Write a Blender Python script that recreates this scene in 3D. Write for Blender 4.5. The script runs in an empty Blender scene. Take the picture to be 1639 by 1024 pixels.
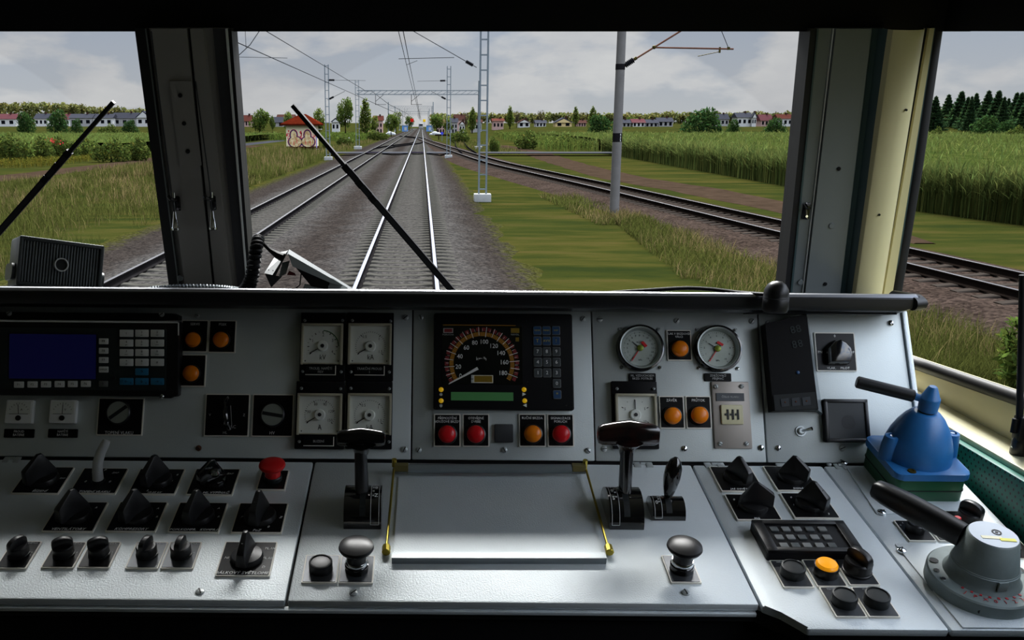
import bpy, bmesh, math, random
import numpy as np
from mathutils import Vector, Matrix, noise

S = bpy.context.scene
COL = S.collection
PI = math.pi
rng = random.Random(7)

# ---------------------------------------------------------------- camera
F_PX, PX, PY = 1500.0, 675.0, 512.0            # focal length and principal point for a 1639 x 1024 frame
PITCH = math.atan(313 / F_PX)
EYE = Vector((0, 0, 2.9))
cd = bpy.data.cameras.new('driver_camera')
cam = bpy.data.objects.new('driver_camera', cd)
COL.objects.link(cam)
cam.location = EYE
cam.rotation_euler = (PI / 2 - PITCH, 0, 0)
cd.sensor_fit = 'HORIZONTAL'
cd.sensor_width = 36.0
cd.lens = 36.0 * F_PX / 1639
cd.shift_x = (819.5 - PX) / 1639
cd.clip_start = 0.05
cd.clip_end = 4000
S.camera = cam

# ---------------------------------------------------------------- sky, sun, exposure
S.view_settings.view_transform = 'Standard'
S.view_settings.look = 'None'
S.view_settings.gamma = 1
S.view_settings.use_curve_mapping = False
S.view_settings.exposure = 0.0
EXT = .205            # overall albedo level of the things outside
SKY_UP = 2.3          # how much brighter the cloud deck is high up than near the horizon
SKY_RIGHT = 7.2      # added sky glow at right, above the view, to light the panels
SUN_E = 24.0
SUN_EL, SUN_AZ = 49, 4

def L(r, g, b):
    f = lambda v: ((v / 255) / 12.92) if v <= 10 else (((v / 255) + .055) / 1.055) ** 2.4
    return (f(r), f(g), f(b), 1)

class NT:
    """small node-tree writer"""
    def __init__(s, tree):
        s.t = tree
        s.t.nodes.clear()
    def n(s, kind, props=None, **inp):
        nd = s.t.nodes.new(kind)
        for k, v in (props or {}).items():
            setattr(nd, k, v)
        for k, v in inp.items():
            k = k.replace('_', ' ')
            sock = nd.inputs[int(k[1:])] if k[0] == 'i' and k[1:].isdigit() else nd.inputs[k]
            if isinstance(v, bpy.types.NodeSocket):
                s.t.links.new(v, sock)
            else:
                sock.default_value = v
        return nd
    def math(s, op, a, b=0.0, clamp=False):
        return s.n('ShaderNodeMath', {'operation': op, 'use_clamp': clamp}, i0=a, i1=b).outputs[0]
    def mix(s, f, a, b, mode='MIX'):
        nd = s.n('ShaderNodeMix', {'data_type': 'RGBA', 'blend_type': mode})
        for i, v in ((0, f), (6, a), (7, b)):
            if isinstance(v, bpy.types.NodeSocket):
                s.t.links.new(v, nd.inputs[i])
            else:
                nd.inputs[i].default_value = v
        return nd.outputs[2]
    def ramp(s, f, stops):
        nd = s.n('ShaderNodeValToRGB', None, Fac=f)
        e = nd.color_ramp.elements
        while len(e) < len(stops):
            e.new(0.5)
        for el, (p, c) in zip(e, stops):
            el.position = p
            el.color = c if len(c) == 4 else (*c, 1)
        return nd.outputs[0]

w = bpy.data.worlds.new('overcast_sky')
S.world = w
w.use_nodes = True
t = NT(w.node_tree)
tc = t.n('ShaderNodeTexCoord')
sep = t.n('ShaderNodeSeparateXYZ', None, Vector=tc.outputs['Generated'])
zz = t.math('MAXIMUM', sep.outputs[2], 0.0)
den = t.math('ADD', zz, 0.10)
comb = t.n('ShaderNodeCombineXYZ', None, X=sep.outputs[0], Y=sep.outputs[1], Z=t.math('MULTIPLY', sep.outputs[2], 2.4))
n1 = t.n('ShaderNodeTexNoise', None, Vector=comb.outputs[0], Scale=7.5, Detail=8.0, Roughness=0.50, Distortion=0.15)
n2 = t.n('ShaderNodeTexNoise', None, Vector=comb.outputs[0], Scale=13.0, Detail=6.0, Roughness=0.55)
cl = t.ramp(n1.outputs[0], [(0.44, (0, 0, 0)), (0.53, (1, 1, 1))])
shade = t.ramp(n2.outputs[0], [(0.3, (.84, .85, .88)), (0.7, (1.05, 1.05, 1.04))])
blue = t.ramp(zz, [(0.0, (.58, .60, .62)), (0.10, (.45, .51, .61)), (0.5, (.37, .47, .65))])
white = t.mix(1.0, (.74, .738, .74, 1), shade, 'MULTIPLY')
fac = t.math('MULTIPLY', cl, 0.85)
skyc = t.mix(fac, blue, white)
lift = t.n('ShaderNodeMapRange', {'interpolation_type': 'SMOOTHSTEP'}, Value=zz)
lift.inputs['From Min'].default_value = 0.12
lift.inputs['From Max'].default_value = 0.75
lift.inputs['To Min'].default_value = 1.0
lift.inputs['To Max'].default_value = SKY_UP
# added glow to the right and behind, out of view, lighting the panels
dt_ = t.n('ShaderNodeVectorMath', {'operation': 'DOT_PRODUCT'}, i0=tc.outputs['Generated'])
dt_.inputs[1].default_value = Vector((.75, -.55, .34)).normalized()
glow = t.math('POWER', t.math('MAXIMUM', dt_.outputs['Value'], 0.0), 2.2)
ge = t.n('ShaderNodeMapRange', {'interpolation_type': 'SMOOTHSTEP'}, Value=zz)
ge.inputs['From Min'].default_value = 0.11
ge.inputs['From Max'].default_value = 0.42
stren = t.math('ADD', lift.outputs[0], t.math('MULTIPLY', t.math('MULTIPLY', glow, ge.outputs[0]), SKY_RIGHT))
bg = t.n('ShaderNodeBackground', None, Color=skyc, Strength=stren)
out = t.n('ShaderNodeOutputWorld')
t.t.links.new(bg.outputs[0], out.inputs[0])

sd = bpy.data.lights.new('sun_behind_thin_cloud', 'SUN')
sd.energy = SUN_E
sd.angle = math.radians(38)
sd.color = (1, .985, .96)
sun = bpy.data.objects.new('sun_behind_thin_cloud', sd)
COL.objects.link(sun)
_a, _e = math.radians(SUN_AZ), math.radians(SUN_EL)
sun.rotation_euler = Vector((math.sin(_a) * math.cos(_e), math.cos(_a) * math.cos(_e), math.sin(_e))).to_track_quat('Z', 'Y').to_euler()
sun.location = (0, 30, 60)

# ---------------------------------------------------------------- measuring helpers (camera fixed, so a measured direction gives a point on a real plane)
def ray(x, y):
    a, b = (x - PX) / F_PX, -(y - PY) / F_PX
    return Vector((a, b * math.sin(PITCH) + math.cos(PITCH), b * math.cos(PITCH) - math.sin(PITCH)))
def gp(x, y, z=0.0):
    d = ray(x, y)
    return EYE + d * ((z - EYE.z) / d.z)
def atY(x, y, Y):
    d = ray(x, y)
    return EYE + d * (Y / d.y)
def atX(x, y, X):
    d = ray(x, y)
    return EYE + d * (X / d.x)
ROLL = Matrix.Rotation(math.radians(.5), 3, 'Y')       # the cab leans half a degree on its springs

class Frame:
    """a plane of the cab: u to the right, v up the surface, n out of it towards the driver"""
    def __init__(s, o, a):
        s.o = o
        s.u = ROLL @ Vector((1, 0, 0))
        s.v = ROLL @ Vector((0, math.sin(a), math.cos(a)))
        s.n = s.u.cross(s.v)
        s.R = Matrix((s.u, s.v, s.n)).transposed()
    def w(s, x, y, h=0.0):
        d = ray(x, y)
        return EYE + d * (((s.o + s.n * h - EYE).dot(s.n)) / d.dot(s.n))
    def uv(s, x, y, h=0.0):
        p = s.w(x, y, h) - s.o
        return Vector((p.dot(s.u), p.dot(s.v)))
    def pt(s, u, v, h=0.0):
        return s.o + s.u * u + s.v * v + s.n * h
    def M(s, u, v, h=0.0, rot=0.0):
        m = (s.R @ Matrix.Rotation(rot, 3, 'Z')).to_4x4()
        m.translation = s.pt(u, v, h)
        return m
    def rect(s, *c):
        """three pixel corners bl, br and tl or tr -> centre u,v, width, height"""
        q = [s.uv(*k) for k in c]
        wd = (q[1] - q[0]).x
        cx = (q[0].x + q[1].x) / 2
        y0 = (q[0].y + q[1].y) / 2
        hh = q[2].y - y0
        return cx, y0 + hh / 2, wd, hh
    def box(s, x0, y0, x1, y1):
        a, b, c, d = s.uv(x0, y0), s.uv(x1, y1), s.uv(x0, y1), s.uv(x1, y0)
        return (a.x + b.x + c.x + d.x) / 4, (a.y + b.y + c.y + d.y) / 4, (b.x + d.x - a.x - c.x) / 2, (a.y + d.y - b.y - c.y) / 2

O_HINGE = atY(675, 735, 1.5)
PAN = Frame(O_HINGE, math.radians(23))
DESK = Frame(O_HINGE, math.radians(78.6))
WS = Frame(atY(675, 466, 1.92), math.radians(-10))

# ---------------------------------------------------------------- materials
MATS = {}
def mat(name, col, rough=.5, metal=0.0, spec=.5, bump=None, var=None, emit=0.0, coat=0.0, attr=None, trans=0.0, sss=0.0):
    """bump=(scale, strength, distance); var=(scale, second colour, contrast); attr: name of a per-leaf tint attribute"""
    m = bpy.data.materials.new(name)
    m.use_nodes = True
    t = NT(m.node_tree)
    o = t.n('ShaderNodeOutputMaterial')
    p = t.n('ShaderNodeBsdfPrincipled', None, Roughness=rough, Metallic=metal)
    leaf = attr is not None
    p.inputs['Specular IOR Level'].default_value = spec
    p.inputs['Coat Weight'].default_value = coat
    p.inputs['Coat Roughness'].default_value = .12
    col = col if len(col) == 4 else (*col, 1)
    p.inputs['Base Color'].default_value = col
    tc = t.n('ShaderNodeTexCoord')
    csock = None
    if var:
        k = var[2] if len(var) > 2 else .15
        nz = t.n('ShaderNodeTexNoise', None, Vector=tc.outputs['Object'], Scale=var[0], Detail=5.0, Roughness=.6)
        f = t.ramp(nz.outputs[0], [(.5 - k, (0, 0, 0)), (.5 + k, (1, 1, 1))])
        csock = t.mix(f, col, var[1] if len(var[1]) == 4 else (*var[1], 1))
    if attr:
        at = t.n('ShaderNodeAttribute', {'attribute_name': attr})
        csock = t.mix(1.0, csock if csock else col, at.outputs[0], 'MULTIPLY')
    if csock:
        t.t.links.new(csock, p.inputs['Base Color'])
    if bump:
        nb = t.n('ShaderNodeTexNoise', None, Vector=tc.outputs['Object'], Scale=bump[0], Detail=3.0, Roughness=.55)
        bp = t.n('ShaderNodeBump', None, Height=nb.outputs[0], Strength=bump[1], Distance=bump[2] if len(bump) > 2 else .002)
        t.t.links.new(bp.outputs[0], p.inputs['Normal'])
    if emit:
        p.inputs['Emission Color'].default_value = col
        p.inputs['Emission Strength'].default_value = emit
    if sss:
        p.inputs['Subsurface Weight'].default_value = sss
        p.inputs['Subsurface Radius'].default_value = (.004, .002, .001)
    if leaf:
        tl = t.n('ShaderNodeBsdfTranslucent')
        t.t.links.new(csock, tl.inputs[0])
        mx = t.n('ShaderNodeMixShader', None, i0=.55, i1=p.outputs[0], i2=tl.outputs[0])
        t.t.links.new(mx.outputs[0], o.inputs[0])
    else:
        t.t.links.new(p.outputs[0], o.inputs[0])
    MATS[name] = m
    return m

M = MATS
mat('hammer_silver', L(220, 227, 230), .50, .45, .5, bump=(420, .5, .0012), var=(9, L(212, 219, 222), .2))
mat('hammer_panel', L(202, 209, 208), .46, .3, .5, bump=(460, .2, .001), var=(7, L(194, 201, 201), .2))
mat('bare_edge', L(205, 208, 210), .3, .9)
mat('seam_dark', (.004, .004, .005), .8)
mat('black_plate', (.006, .006, .0065), .32, 0, .18)
mat('plate_rim', L(235, 231, 220), .45)
mat('grey_plate', L(70, 73, 77), .35, .5)
mat('black_plastic', (.008, .008, .009), .36, 0, .45)
mat('black_gloss', (.005, .005, .0055), .1, 0, .6, coat=.5)
mat('worn_bakelite', (.008, .006, .006), .16, 0, .6, var=(70, (.022, .007, .006), .05), coat=.4)
mat('black_satin', (.008, .008, .009), .45, 0, .15)
mat('black_rubber', (.006, .006, .007), .55, 0, .4)
mat('dark_case', L(30, 34, 35), .45, .1, .4)
mat('case_face', L(38, 46, 47), .5, .1, .4)
mat('speaker_rib', L(120, 128, 132), .4)
mat('speaker_case', L(74, 80, 82), .4)
mat('blue_screen', L(24, 26, 84), .25, 0, .5, emit=.10)
mat('key_white', L(232, 234, 233), .5)
mat('key_grey', L(105, 108, 108), .5)
mat('key_blue', L(38, 120, 165), .5)
mat('key_navy', L(22, 66, 108), .5)
mat('key_slate', L(62, 68, 70), .5)
mat('ink_black', (.01, .01, .011), .6)
mat('ink_white', L(240, 242, 240), .6)
mat('ink_grey', L(185, 187, 187), .6)
mat('ink_yellow', L(205, 185, 60), .6)
mat('ink_green', L(40, 95, 50), .6)
mat('lamp_orange', L(235, 128, 8), .32, 0, .4, sss=.2)
mat('lamp_orange_lit', L(255, 165, 20), .3, 0, .4, emit=.35)
mat('lamp_red', L(205, 18, 28), .3, 0, .4, sss=.15)
mat('mushroom_red', L(215, 28, 30), .42, 0, .4)
mat('dial_face', L(226, 229, 222), .6, var=(30, L(214, 217, 209), .2))
mat('dial_frame', L(178, 172, 150), .5)
mat('manometer_face', L(186, 194, 188), .5, var=(30, L(165, 175, 165), .2))
mat('ring_silver', L(165, 172, 170), .35, .5)
mat('olive_brass', L(120, 135, 40), .4, .4)
mat('needle_red', L(215, 20, 25), .4)
mat('needle_white', L(240, 236, 236), .4)
mat('glass_black', (.004, .005, .005), .12, 0, .5)
mat('scale_red', L(105, 26, 28), .5, emit=.05)
mat('scale_amber', L(160, 110, 24), .5, emit=.03)
mat('lcd_green', L(66, 118, 70), .35, emit=.12)
mat('lcd_olive', L(112, 90, 20), .35, emit=.06)
mat('led_yellow', L(235, 185, 20), .3, emit=.25)
mat('chrome', L(215, 218, 220), .12, 1.0)
mat('screw_steel', L(176, 182, 182), .35, .35)
mat('brass', L(190, 170, 70), .28, .85)
mat('dull_bar', L(128, 136, 140), .35, .35)
mat('brass_dull', L(120, 112, 70), .35, .5)
mat('ivory', L(205, 198, 160), .5)
mat('taupe_plate', L(150, 143, 136), .45, .5)
mat('disc_grey', L(140, 146, 138), .5, .2)
mat('charcoal_square', L(44, 46, 48), .6)
mat('valve_blue', L(38, 108, 170), .38, 0, .5, bump=(60, .1, .001), var=(40, L(34, 98, 156), .2))
mat('valve_green', L(18, 84, 50), .4, 0, .5, bump=(60, .12, .001))
mat('controller_grey', L(134, 146, 146), .5, .15, .4, bump=(150, .2, .001), var=(25, L(118, 128, 126), .2))
mat('controller_top', L(172, 180, 190), .45, .2)
mat('tag_yellow', L(214, 210, 90), .5)
mat('tag_cream', L(220, 215, 185), .5)
mat('red_mark', L(190, 40, 50), .5)
mat('wall_green', L(22, 128, 110), .45, 0, .4)
mat('cream_paint', L(208, 200, 156), .38, 0, .5, var=(3, L(203, 194, 150), .2))
mat('cream_sill', L(226, 222, 190), .4, 0, .5, var=(14, L(214, 208, 170), .12))
mat('frame_grey', L(112, 118, 118), .42, .15, .5, bump=(240, .12, .001))
mat('frame_grey_dark', L(150, 147, 143), .45, .1, .5, bump=(240, .15, .001))
mat('frame_dark', L(62, 62, 66), .5, .1)
mat('trim_light', L(226, 230, 228), .4)
mat('lever_alu', L(205, 208, 208), .3, .2)
mat('frame_petrol', L(58, 78, 80), .4, .25)
mat('cab_black', (.004, .004, .005), .8, 0, .2)
mat('cab_wall', L(185, 182, 160), .7)
mat('cab_ceiling', L(232, 230, 220), .7)
mat('lip_black', (.010, .010, .0115), .38, 0, .5)
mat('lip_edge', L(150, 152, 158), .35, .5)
mat('shelf_dark', L(40, 42, 44), .5, .2)
mat('phone_grey', L(150, 158, 160), .35)
mat('phone_white', L(118, 122, 124), .4)
mat('phone_top', L(84, 88, 90), .4)
mat('wire_red', L(120, 30, 28), .5)
# outside: colours scaled down by EXT to balance the strong sun
_L0 = L
def L(r, g, b):
    c = _L0(r, g, b)
    return (c[0] * EXT, c[1] * EXT, c[2] * EXT, 1)
OUTSIDE_FROM = set(MATS) | {'rail_head', 'rail_head_dull'}
mat('rail_side', L(66, 64, 66), .6, .0, .1, var=(2.0, L(52, 49, 49), .2))
mat('rail_dark', L(50, 49, 52), .6, 0, .1)
mat('rail_rust', L(66, 56, 50), .65, 0, .1, var=(2.0, L(52, 45, 42), .2))
mat('rail_head', _L0(84, 88, 102), .55, .0, .1)
mat('rail_head_dull', _L0(48, 48, 53), .6, .0, .05)
mat('sleeper', L(128, 126, 119), .9, 0, .1, var=(3, L(104, 102, 96), .2))
mat('sleeper_old', L(100, 92, 86), .9, 0, .1, var=(3, L(92, 84, 78), .2))
mat('galvanised', _L0(112, 121, 127), .6, .0, .1, var=(3, _L0(102, 111, 117), .2))
mat('concrete_pole', _L0(108, 106, 104), .9, 0, .05, var=(2.5, _L0(98, 96, 95), .2))
mat('white_concrete', _L0(158, 159, 158), .9, 0, .05, var=(3, _L0(146, 147, 146), .2))
mat('pole_band', L(64, 62, 66), .7)
mat('rust_pipe', _L0(105, 72, 58), .6, .0, .1, var=(6, _L0(90, 62, 50), .2))
mat('insulator', (.012, .012, .014), .35)
mat('fitting_olive', L(140, 128, 72), .5, .3)
mat('wire_dark', (.012, .012, .014), .5)
mat('wire_pale', L(150, 152, 155), .6)
mat('roof_red', L(150, 58, 34), .9, 0, .05, var=(2, L(118, 44, 28), .2))
mat('hut_wall', _L0(205, 196, 168), .85, 0, .05, var=(1.2, _L0(192, 183, 156), .2))
mat('hut_base', L(112, 44, 36), .85)
mat('graffiti_blue', _L0(50, 46, 84), .8)
mat('graffiti_cream', _L0(205, 190, 150), .8, 0, .05, var=(2.5, _L0(165, 130, 90), .08))
mat('graffiti_red', _L0(190, 46, 62), .8)
mat('door_violet', _L0(128, 118, 165), .7)
mat('asphalt', L(92, 94, 103), .95, 0, .05, var=(1, L(92, 94, 100), .2))
mat('crossing_panel', L(122, 124, 132), .95, 0, .05)
mat('crossing_rubber', L(58, 53, 70), .95, 0, .05)
mat('dirt', L(104, 86, 72), .95, 0, .05, var=(1.4, L(80, 66, 54), .2), bump=(9, .6, .05))
mat('sign_red', _L0(190, 30, 24), .5)
mat('sign_yellow', _L0(228, 185, 30), .5)
mat('sign_blue', _L0(60, 70, 215), .5)
mat('tarp_white', _L0(165, 167, 170), .7)
mat('shelter_blue', _L0(90, 130, 180), .5)
mat('bark', L(74, 60, 46), .9)
mat('dark_window', L(42, 46, 54), .3)
mat('house_white', _L0(178, 178, 176), .85)
mat('house_grey', _L0(140, 139, 138), .85)
mat('house_cream', _L0(185, 165, 120), .85)
mat('house_pink', _L0(165, 138, 132), .85)
mat('roof_slate', L(104, 106, 118), .9, 0, .05)
mat('roof_pink', L(152, 98, 104), .9, 0, .05)
mat('roof_rust', L(138, 84, 74), .9, 0, .05)
mat('roof_brown', L(120, 84, 76), .8)
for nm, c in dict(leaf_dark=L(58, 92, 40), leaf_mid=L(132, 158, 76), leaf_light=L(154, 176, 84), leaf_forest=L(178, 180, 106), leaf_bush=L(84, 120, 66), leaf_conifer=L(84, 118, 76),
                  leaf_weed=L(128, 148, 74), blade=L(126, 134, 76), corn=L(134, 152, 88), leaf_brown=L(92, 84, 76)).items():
    mat(nm, c, .9, 0, .04, attr='tint')

for m_ in MATS.values():
    if m_.name in OUTSIDE_FROM: continue
    for nd in m_.node_tree.nodes:
        if nd.type == 'BSDF_PRINCIPLED': nd.inputs['Specular IOR Level'].default_value = 0.0
# ---------------------------------------------------------------- mesh building
class MB:
    def __init__(s):
        s.bm = bmesh.new()
    def _in(s, vs, fs, m=None):
        bv = [s.bm.verts.new(m @ Vector(v) if m else v) for v in vs]
        for f in fs:
            try:
                s.bm.faces.new([bv[i] for i in f])
            except ValueError:
                pass
        return bv
    def box(s, c, d, bev=0.0, m=None, seg=2):
        b = bmesh.new()
        bmesh.ops.create_cube(b, size=1)
        bmesh.ops.scale(b, vec=Vector(d), verts=b.verts)
        if bev:
            bmesh.ops.bevel(b, geom=b.edges[:], offset=min(bev, min(d) * .48), segments=seg, profile=.5, affect='EDGES')
        bmesh.ops.translate(b, vec=Vector(c), verts=b.verts)
        s.join(b, m)
        return s
    def join(s, b, m=None):
        b.verts.index_update()
        vs = [v.co.copy() for v in b.verts]
        fs = [[v.index for v in f.verts] for f in b.faces]
        b.free()
        s._in(vs, fs, m)
    def lathe(s, prof, m=None, seg=24, caps=True):
        vs, fs, rings = [], [], []
        for r, z in prof:
            if r < 1e-7:
                rings.append([len(vs)]); vs.append((0, 0, z))
            else:
                rings.append(list(range(len(vs), len(vs) + seg)))
                vs += [(r * math.cos(2 * PI * k / seg), r * math.sin(2 * PI * k / seg), z) for k in range(seg)]
        for a, b in zip(rings, rings[1:]):
            for k in range(seg):
                k2 = (k + 1) % seg
                if len(a) == 1 and len(b) == 1: continue
                if len(a) == 1: fs.append((a[0], b[k2], b[k])[::-1] if False else (a[0], b[k], b[k2]))
                elif len(b) == 1: fs.append((a[k], a[k2], b[0]))
                else: fs.append((a[k], a[k2], b[k2], b[k]))
        if caps:
            if len(rings[0]) > 1: fs.append(tuple(reversed(rings[0])))
            if len(rings[-1]) > 1: fs.append(tuple(rings[-1]))
        s._in(vs, fs, m)
        return s
    def cyl(s, c, r, h, axis='z', seg=24, bev=0.0, r2=None, m=None):
        r2 = r if r2 is None else r2
        if bev:
            p = [(r - bev, 0), (r, bev), (r2, h - bev), (r2 - bev, h)]
        else:
            p = [(r, 0), (r2, h)]
        q = Matrix.Translation(c)
        if axis == 'x': q = q @ Matrix.Rotation(PI / 2, 4, 'Y')
        if axis == 'y': q = q @ Matrix.Rotation(-PI / 2, 4, 'X')
        return s.lathe(p, (m @ q) if m else q, seg)
    def rod(s, a, b, r, r2=None, seg=12, bev=0.0):
        a, b = Vector(a), Vector(b)
        d = b - a
        q = Matrix.Translation(a) @ d.to_track_quat('Z', 'Y').to_matrix().to_4x4()
        return s.cyl((0, 0, 0), r, d.length, seg=seg, r2=r2, bev=bev, m=q)
    def bar(s, a, b, wd, th, up=(0, 0, 1)):
        """rectangular bar between two points"""
        a, b = Vector(a), Vector(b)
        d = (b - a)
        x = d.normalized()
        y = Vector(up).cross(x)
        if y.length < 1e-5: y = Vector((1, 0, 0)).cross(x)
        y.normalize()
        z = x.cross(y)
        m = Matrix((x, y, z)).transposed().to_4x4()
        m.translation = (a + b) / 2
        return s.box((0, 0, 0), (d.length, wd, th), m=m)
    def prism(s, poly, z0, z1, m=None, bev=0.0, top=1.0):
        """top: scale of the far end about the polygon's centre"""
        n = len(poly)
        cx, cy = sum(p[0] for p in poly) / n, sum(p[1] for p in poly) / n
        b = bmesh.new()
        lo = [b.verts.new((x, y, z0)) for x, y in poly]
        hi = [b.verts.new((cx + (x - cx) * top, cy + (y - cy) * top, z1)) for x, y in poly]
        b.faces.new(lo[::-1]); b.faces.new(hi)
        for k in range(n):
            b.faces.new((lo[k], lo[(k + 1) % n], hi[(k + 1) % n], hi[k]))
        if bev:
            bmesh.ops.bevel(b, geom=b.edges[:], offset=bev, segments=2, profile=.5, affect='EDGES')
        s.join(b, m)
        return s
    def hexa(s, lo, hi):
        """solid between two quads given as world points"""
        vs = [tuple(v) for v in lo] + [tuple(v) for v in hi]
        s._in(vs, [(3, 2, 1, 0), (4, 5, 6, 7), (0, 1, 5, 4), (1, 2, 6, 5), (2, 3, 7, 6), (3, 0, 4, 7)])
        return s
    def tube(s, pts, r, seg=10, radii=None, m=None, caps=True, up=(0, 0, 1)):
        pts = [Vector(p) for p in pts]
        vs, fs = [], []
        n = len(pts)
        prev = None
        for i, p in enumerate(pts):
            d = (pts[min(i + 1, n - 1)] - pts[max(i - 1, 0)]).normalized()
            if prev is None:
                x = Vector(up).cross(d)
                if x.length < 1e-4: x = Vector((1, 0, 0)).cross(d)
            else:
                x = prev - d * prev.dot(d)
            x.normalize()
            prev = x
            y = d.cross(x)
            rr = radii[i] if radii else r
            for k in range(seg):
                a = 2 * PI * k / seg
                vs.append(p + (x * math.cos(a) + y * math.sin(a)) * rr)
        for i in range(n - 1):
            for k in range(seg):
                k2 = (k + 1) % seg
                fs.append((i * seg + k, i * seg + k2, (i + 1) * seg + k2, (i + 1) * seg + k))
        if caps:
            fs.append(tuple(range(seg))[::-1])
            fs.append(tuple((n - 1) * seg + k for k in range(seg)))
        s._in(vs, fs, m)
        return s
    def sph(s, c, r, sc=(1, 1, 1), m=None, sub=3):
        b = bmesh.new()
        bmesh.ops.create_icosphere(b, subdivisions=sub, radius=r)
        for v in b.verts:
            v.co = Vector((v.co.x * sc[0] + c[0], v.co.y * sc[1] + c[1], v.co.z * sc[2] + c[2]))
        s.join(b, m)
        return s
    def strip(s, pts, prof, close=False):
        """sweep an open profile [(across, z)] along ground points"""
        vs, fs = [], []
        pts = [Vector(p) for p in pts]
        n, k = len(pts), len(prof)
        for i, p in enumerate(pts):
            d = pts[min(i + 1, n - 1)] - pts[max(i - 1, 0)]
            d.z = 0
            d.normalize()
            x = Vector((d.y, -d.x, 0))
            vs += [p + x * a + Vector((0, 0, z)) for a, z in prof]
        kk = k if close else k - 1
        for i in range(n - 1):
            for j in range(kk):
                j2 = (j + 1) % k
                fs.append((i * k + j, i * k + j2, (i + 1) * k + j2, (i + 1) * k + j))
        s._in(vs, fs)
        return s
    def mesh(s, name, mt, sharp=.6):
        bmesh.ops.recalc_face_normals(s.bm, faces=s.bm.faces[:])
        for f in s.bm.faces: f.smooth = True
        for e in s.bm.edges:
            if len(e.link_faces) == 2 and e.calc_face_angle(0) > sharp: e.smooth = False
        me = bpy.data.meshes.new(name)
        s.bm.to_mesh(me)
        s.bm.free()
        me.materials.append(M[mt] if isinstance(mt, str) else mt)
        return me
    def build(s, name, mt, parent=None, m=None, sharp=.6):
        return link(name, s.mesh(name, mt, sharp), parent, m)

def link(name, me, parent=None, m=None):
    o = bpy.data.objects.new(name, me)
    COL.objects.link(o)
    if parent is not None: o.parent = parent
    if m is not None:
        if parent is not None: o.matrix_local = m
        else: o.matrix_world = m
    return o
def tag(o, label=None, cat=None, group=None, kind=None):
    if label: o['label'] = label
    if cat: o['category'] = cat
    if group: o['group'] = group
    if kind: o['kind'] = kind
    return o
def thing(name, label, cat, m=None, group=None):
    o = bpy.data.objects.new(name, None)
    o.empty_display_size = .05
    COL.objects.link(o)
    if m is not None:
        o.matrix_world = m if isinstance(m, Matrix) else Matrix.Translation(m)
    return tag(o, label, cat, group)
def structure(o):
    o['kind'] = 'structure'
    return o
def copy_tree(o, parent=None):
    c = o.copy()
    COL.objects.link(c)
    if parent is not None: c.parent = parent
    for ch in [k for k in o.children]:
        copy_tree(ch, c)
    return c

def text_mesh(name, lines, size, mt, sx=1.0, shear=0.0, align='CENTER', ex=.00012, sp=1.05):
    cu = bpy.data.curves.new(name, 'FONT')
    cu.body = lines if isinstance(lines, str) else '\n'.join(lines)
    cu.size = size
    cu.align_x = align
    cu.align_y = 'CENTER'
    cu.shear = shear
    cu.extrude = ex
    cu.resolution_u = 2
    cu.space_character = sp
    o = bpy.data.objects.new(name, cu)
    COL.objects.link(o)
    me = bpy.data.meshes.new_from_object(o)
    bpy.data.objects.remove(o)
    bpy.data.curves.remove(cu)
    for v in me.vertices: v.co.x *= sx
    me.materials.clear()
    me.materials.append(M[mt])
    me.name = name
    return me
def text(parent, lines, size, mt, x=0, y=0, z=0, rot=0, name='lettering', **k):
    me = text_mesh(name, lines, size, mt, **k)
    return link(name, me, parent, Matrix.Translation((x, y, z)) @ Matrix.Rotation(rot, 4, 'Z'))
def text_into(mb, lines, size, x, y, z, rot=0, **k):
    me = text_mesh('t', lines, size, 'ink_black', **k)
    q = Matrix.Translation((x, y, z)) @ Matrix.Rotation(rot, 4, 'Z')
    mb._in([q @ v.co for v in me.vertices], [tuple(p.vertices) for p in me.polygons])
    bpy.data.meshes.remove(me)

def rrect(w, h, r=.002, n=4):
    pts = []
    for cx, cy, a0 in ((w / 2 - r, h / 2 - r, 0), (-w / 2 + r, h / 2 - r, 90), (-w / 2 + r, -h / 2 + r, 180), (w / 2 - r, -h / 2 + r, 270)):
        for k in range(n + 1):
            a = math.radians(a0 + 90 * k / n)
            pts.append((cx + r * math.cos(a), cy + r * math.sin(a)))
    return pts
def off(poly, x, y):
    return [(a + x, b + y) for a, b in poly]
# ================================================================ OUTSIDE
def sstep(a, b, v):
    k = min(1, max(0, (v - a) / (b - a)))
    return k * k * (3 - 2 * k)
def gz(x, y):
    """ground height (rail tops are at zero)"""
    side = sstep(12, 45, abs(x + 1))
    r = 2.5 * sstep(235, 330, y) + 2.0 * sstep(330, 900, y)
    return -.36 + r * side

def nodemat(name):
    m = bpy.data.materials.new(name)
    m.use_nodes = True
    MATS[name] = m
    t = NT(m.node_tree)
    o = t.n('ShaderNodeOutputMaterial')
    p = t.n('ShaderNodeBsdfPrincipled', None, Roughness=.95)
    p.inputs['Specular IOR Level'].default_value = .0
    t.t.links.new(p.outputs[0], o.inputs[0])
    tc = t.n('ShaderNodeTexCoord')
    return t, p, tc.outputs['Object']

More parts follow.
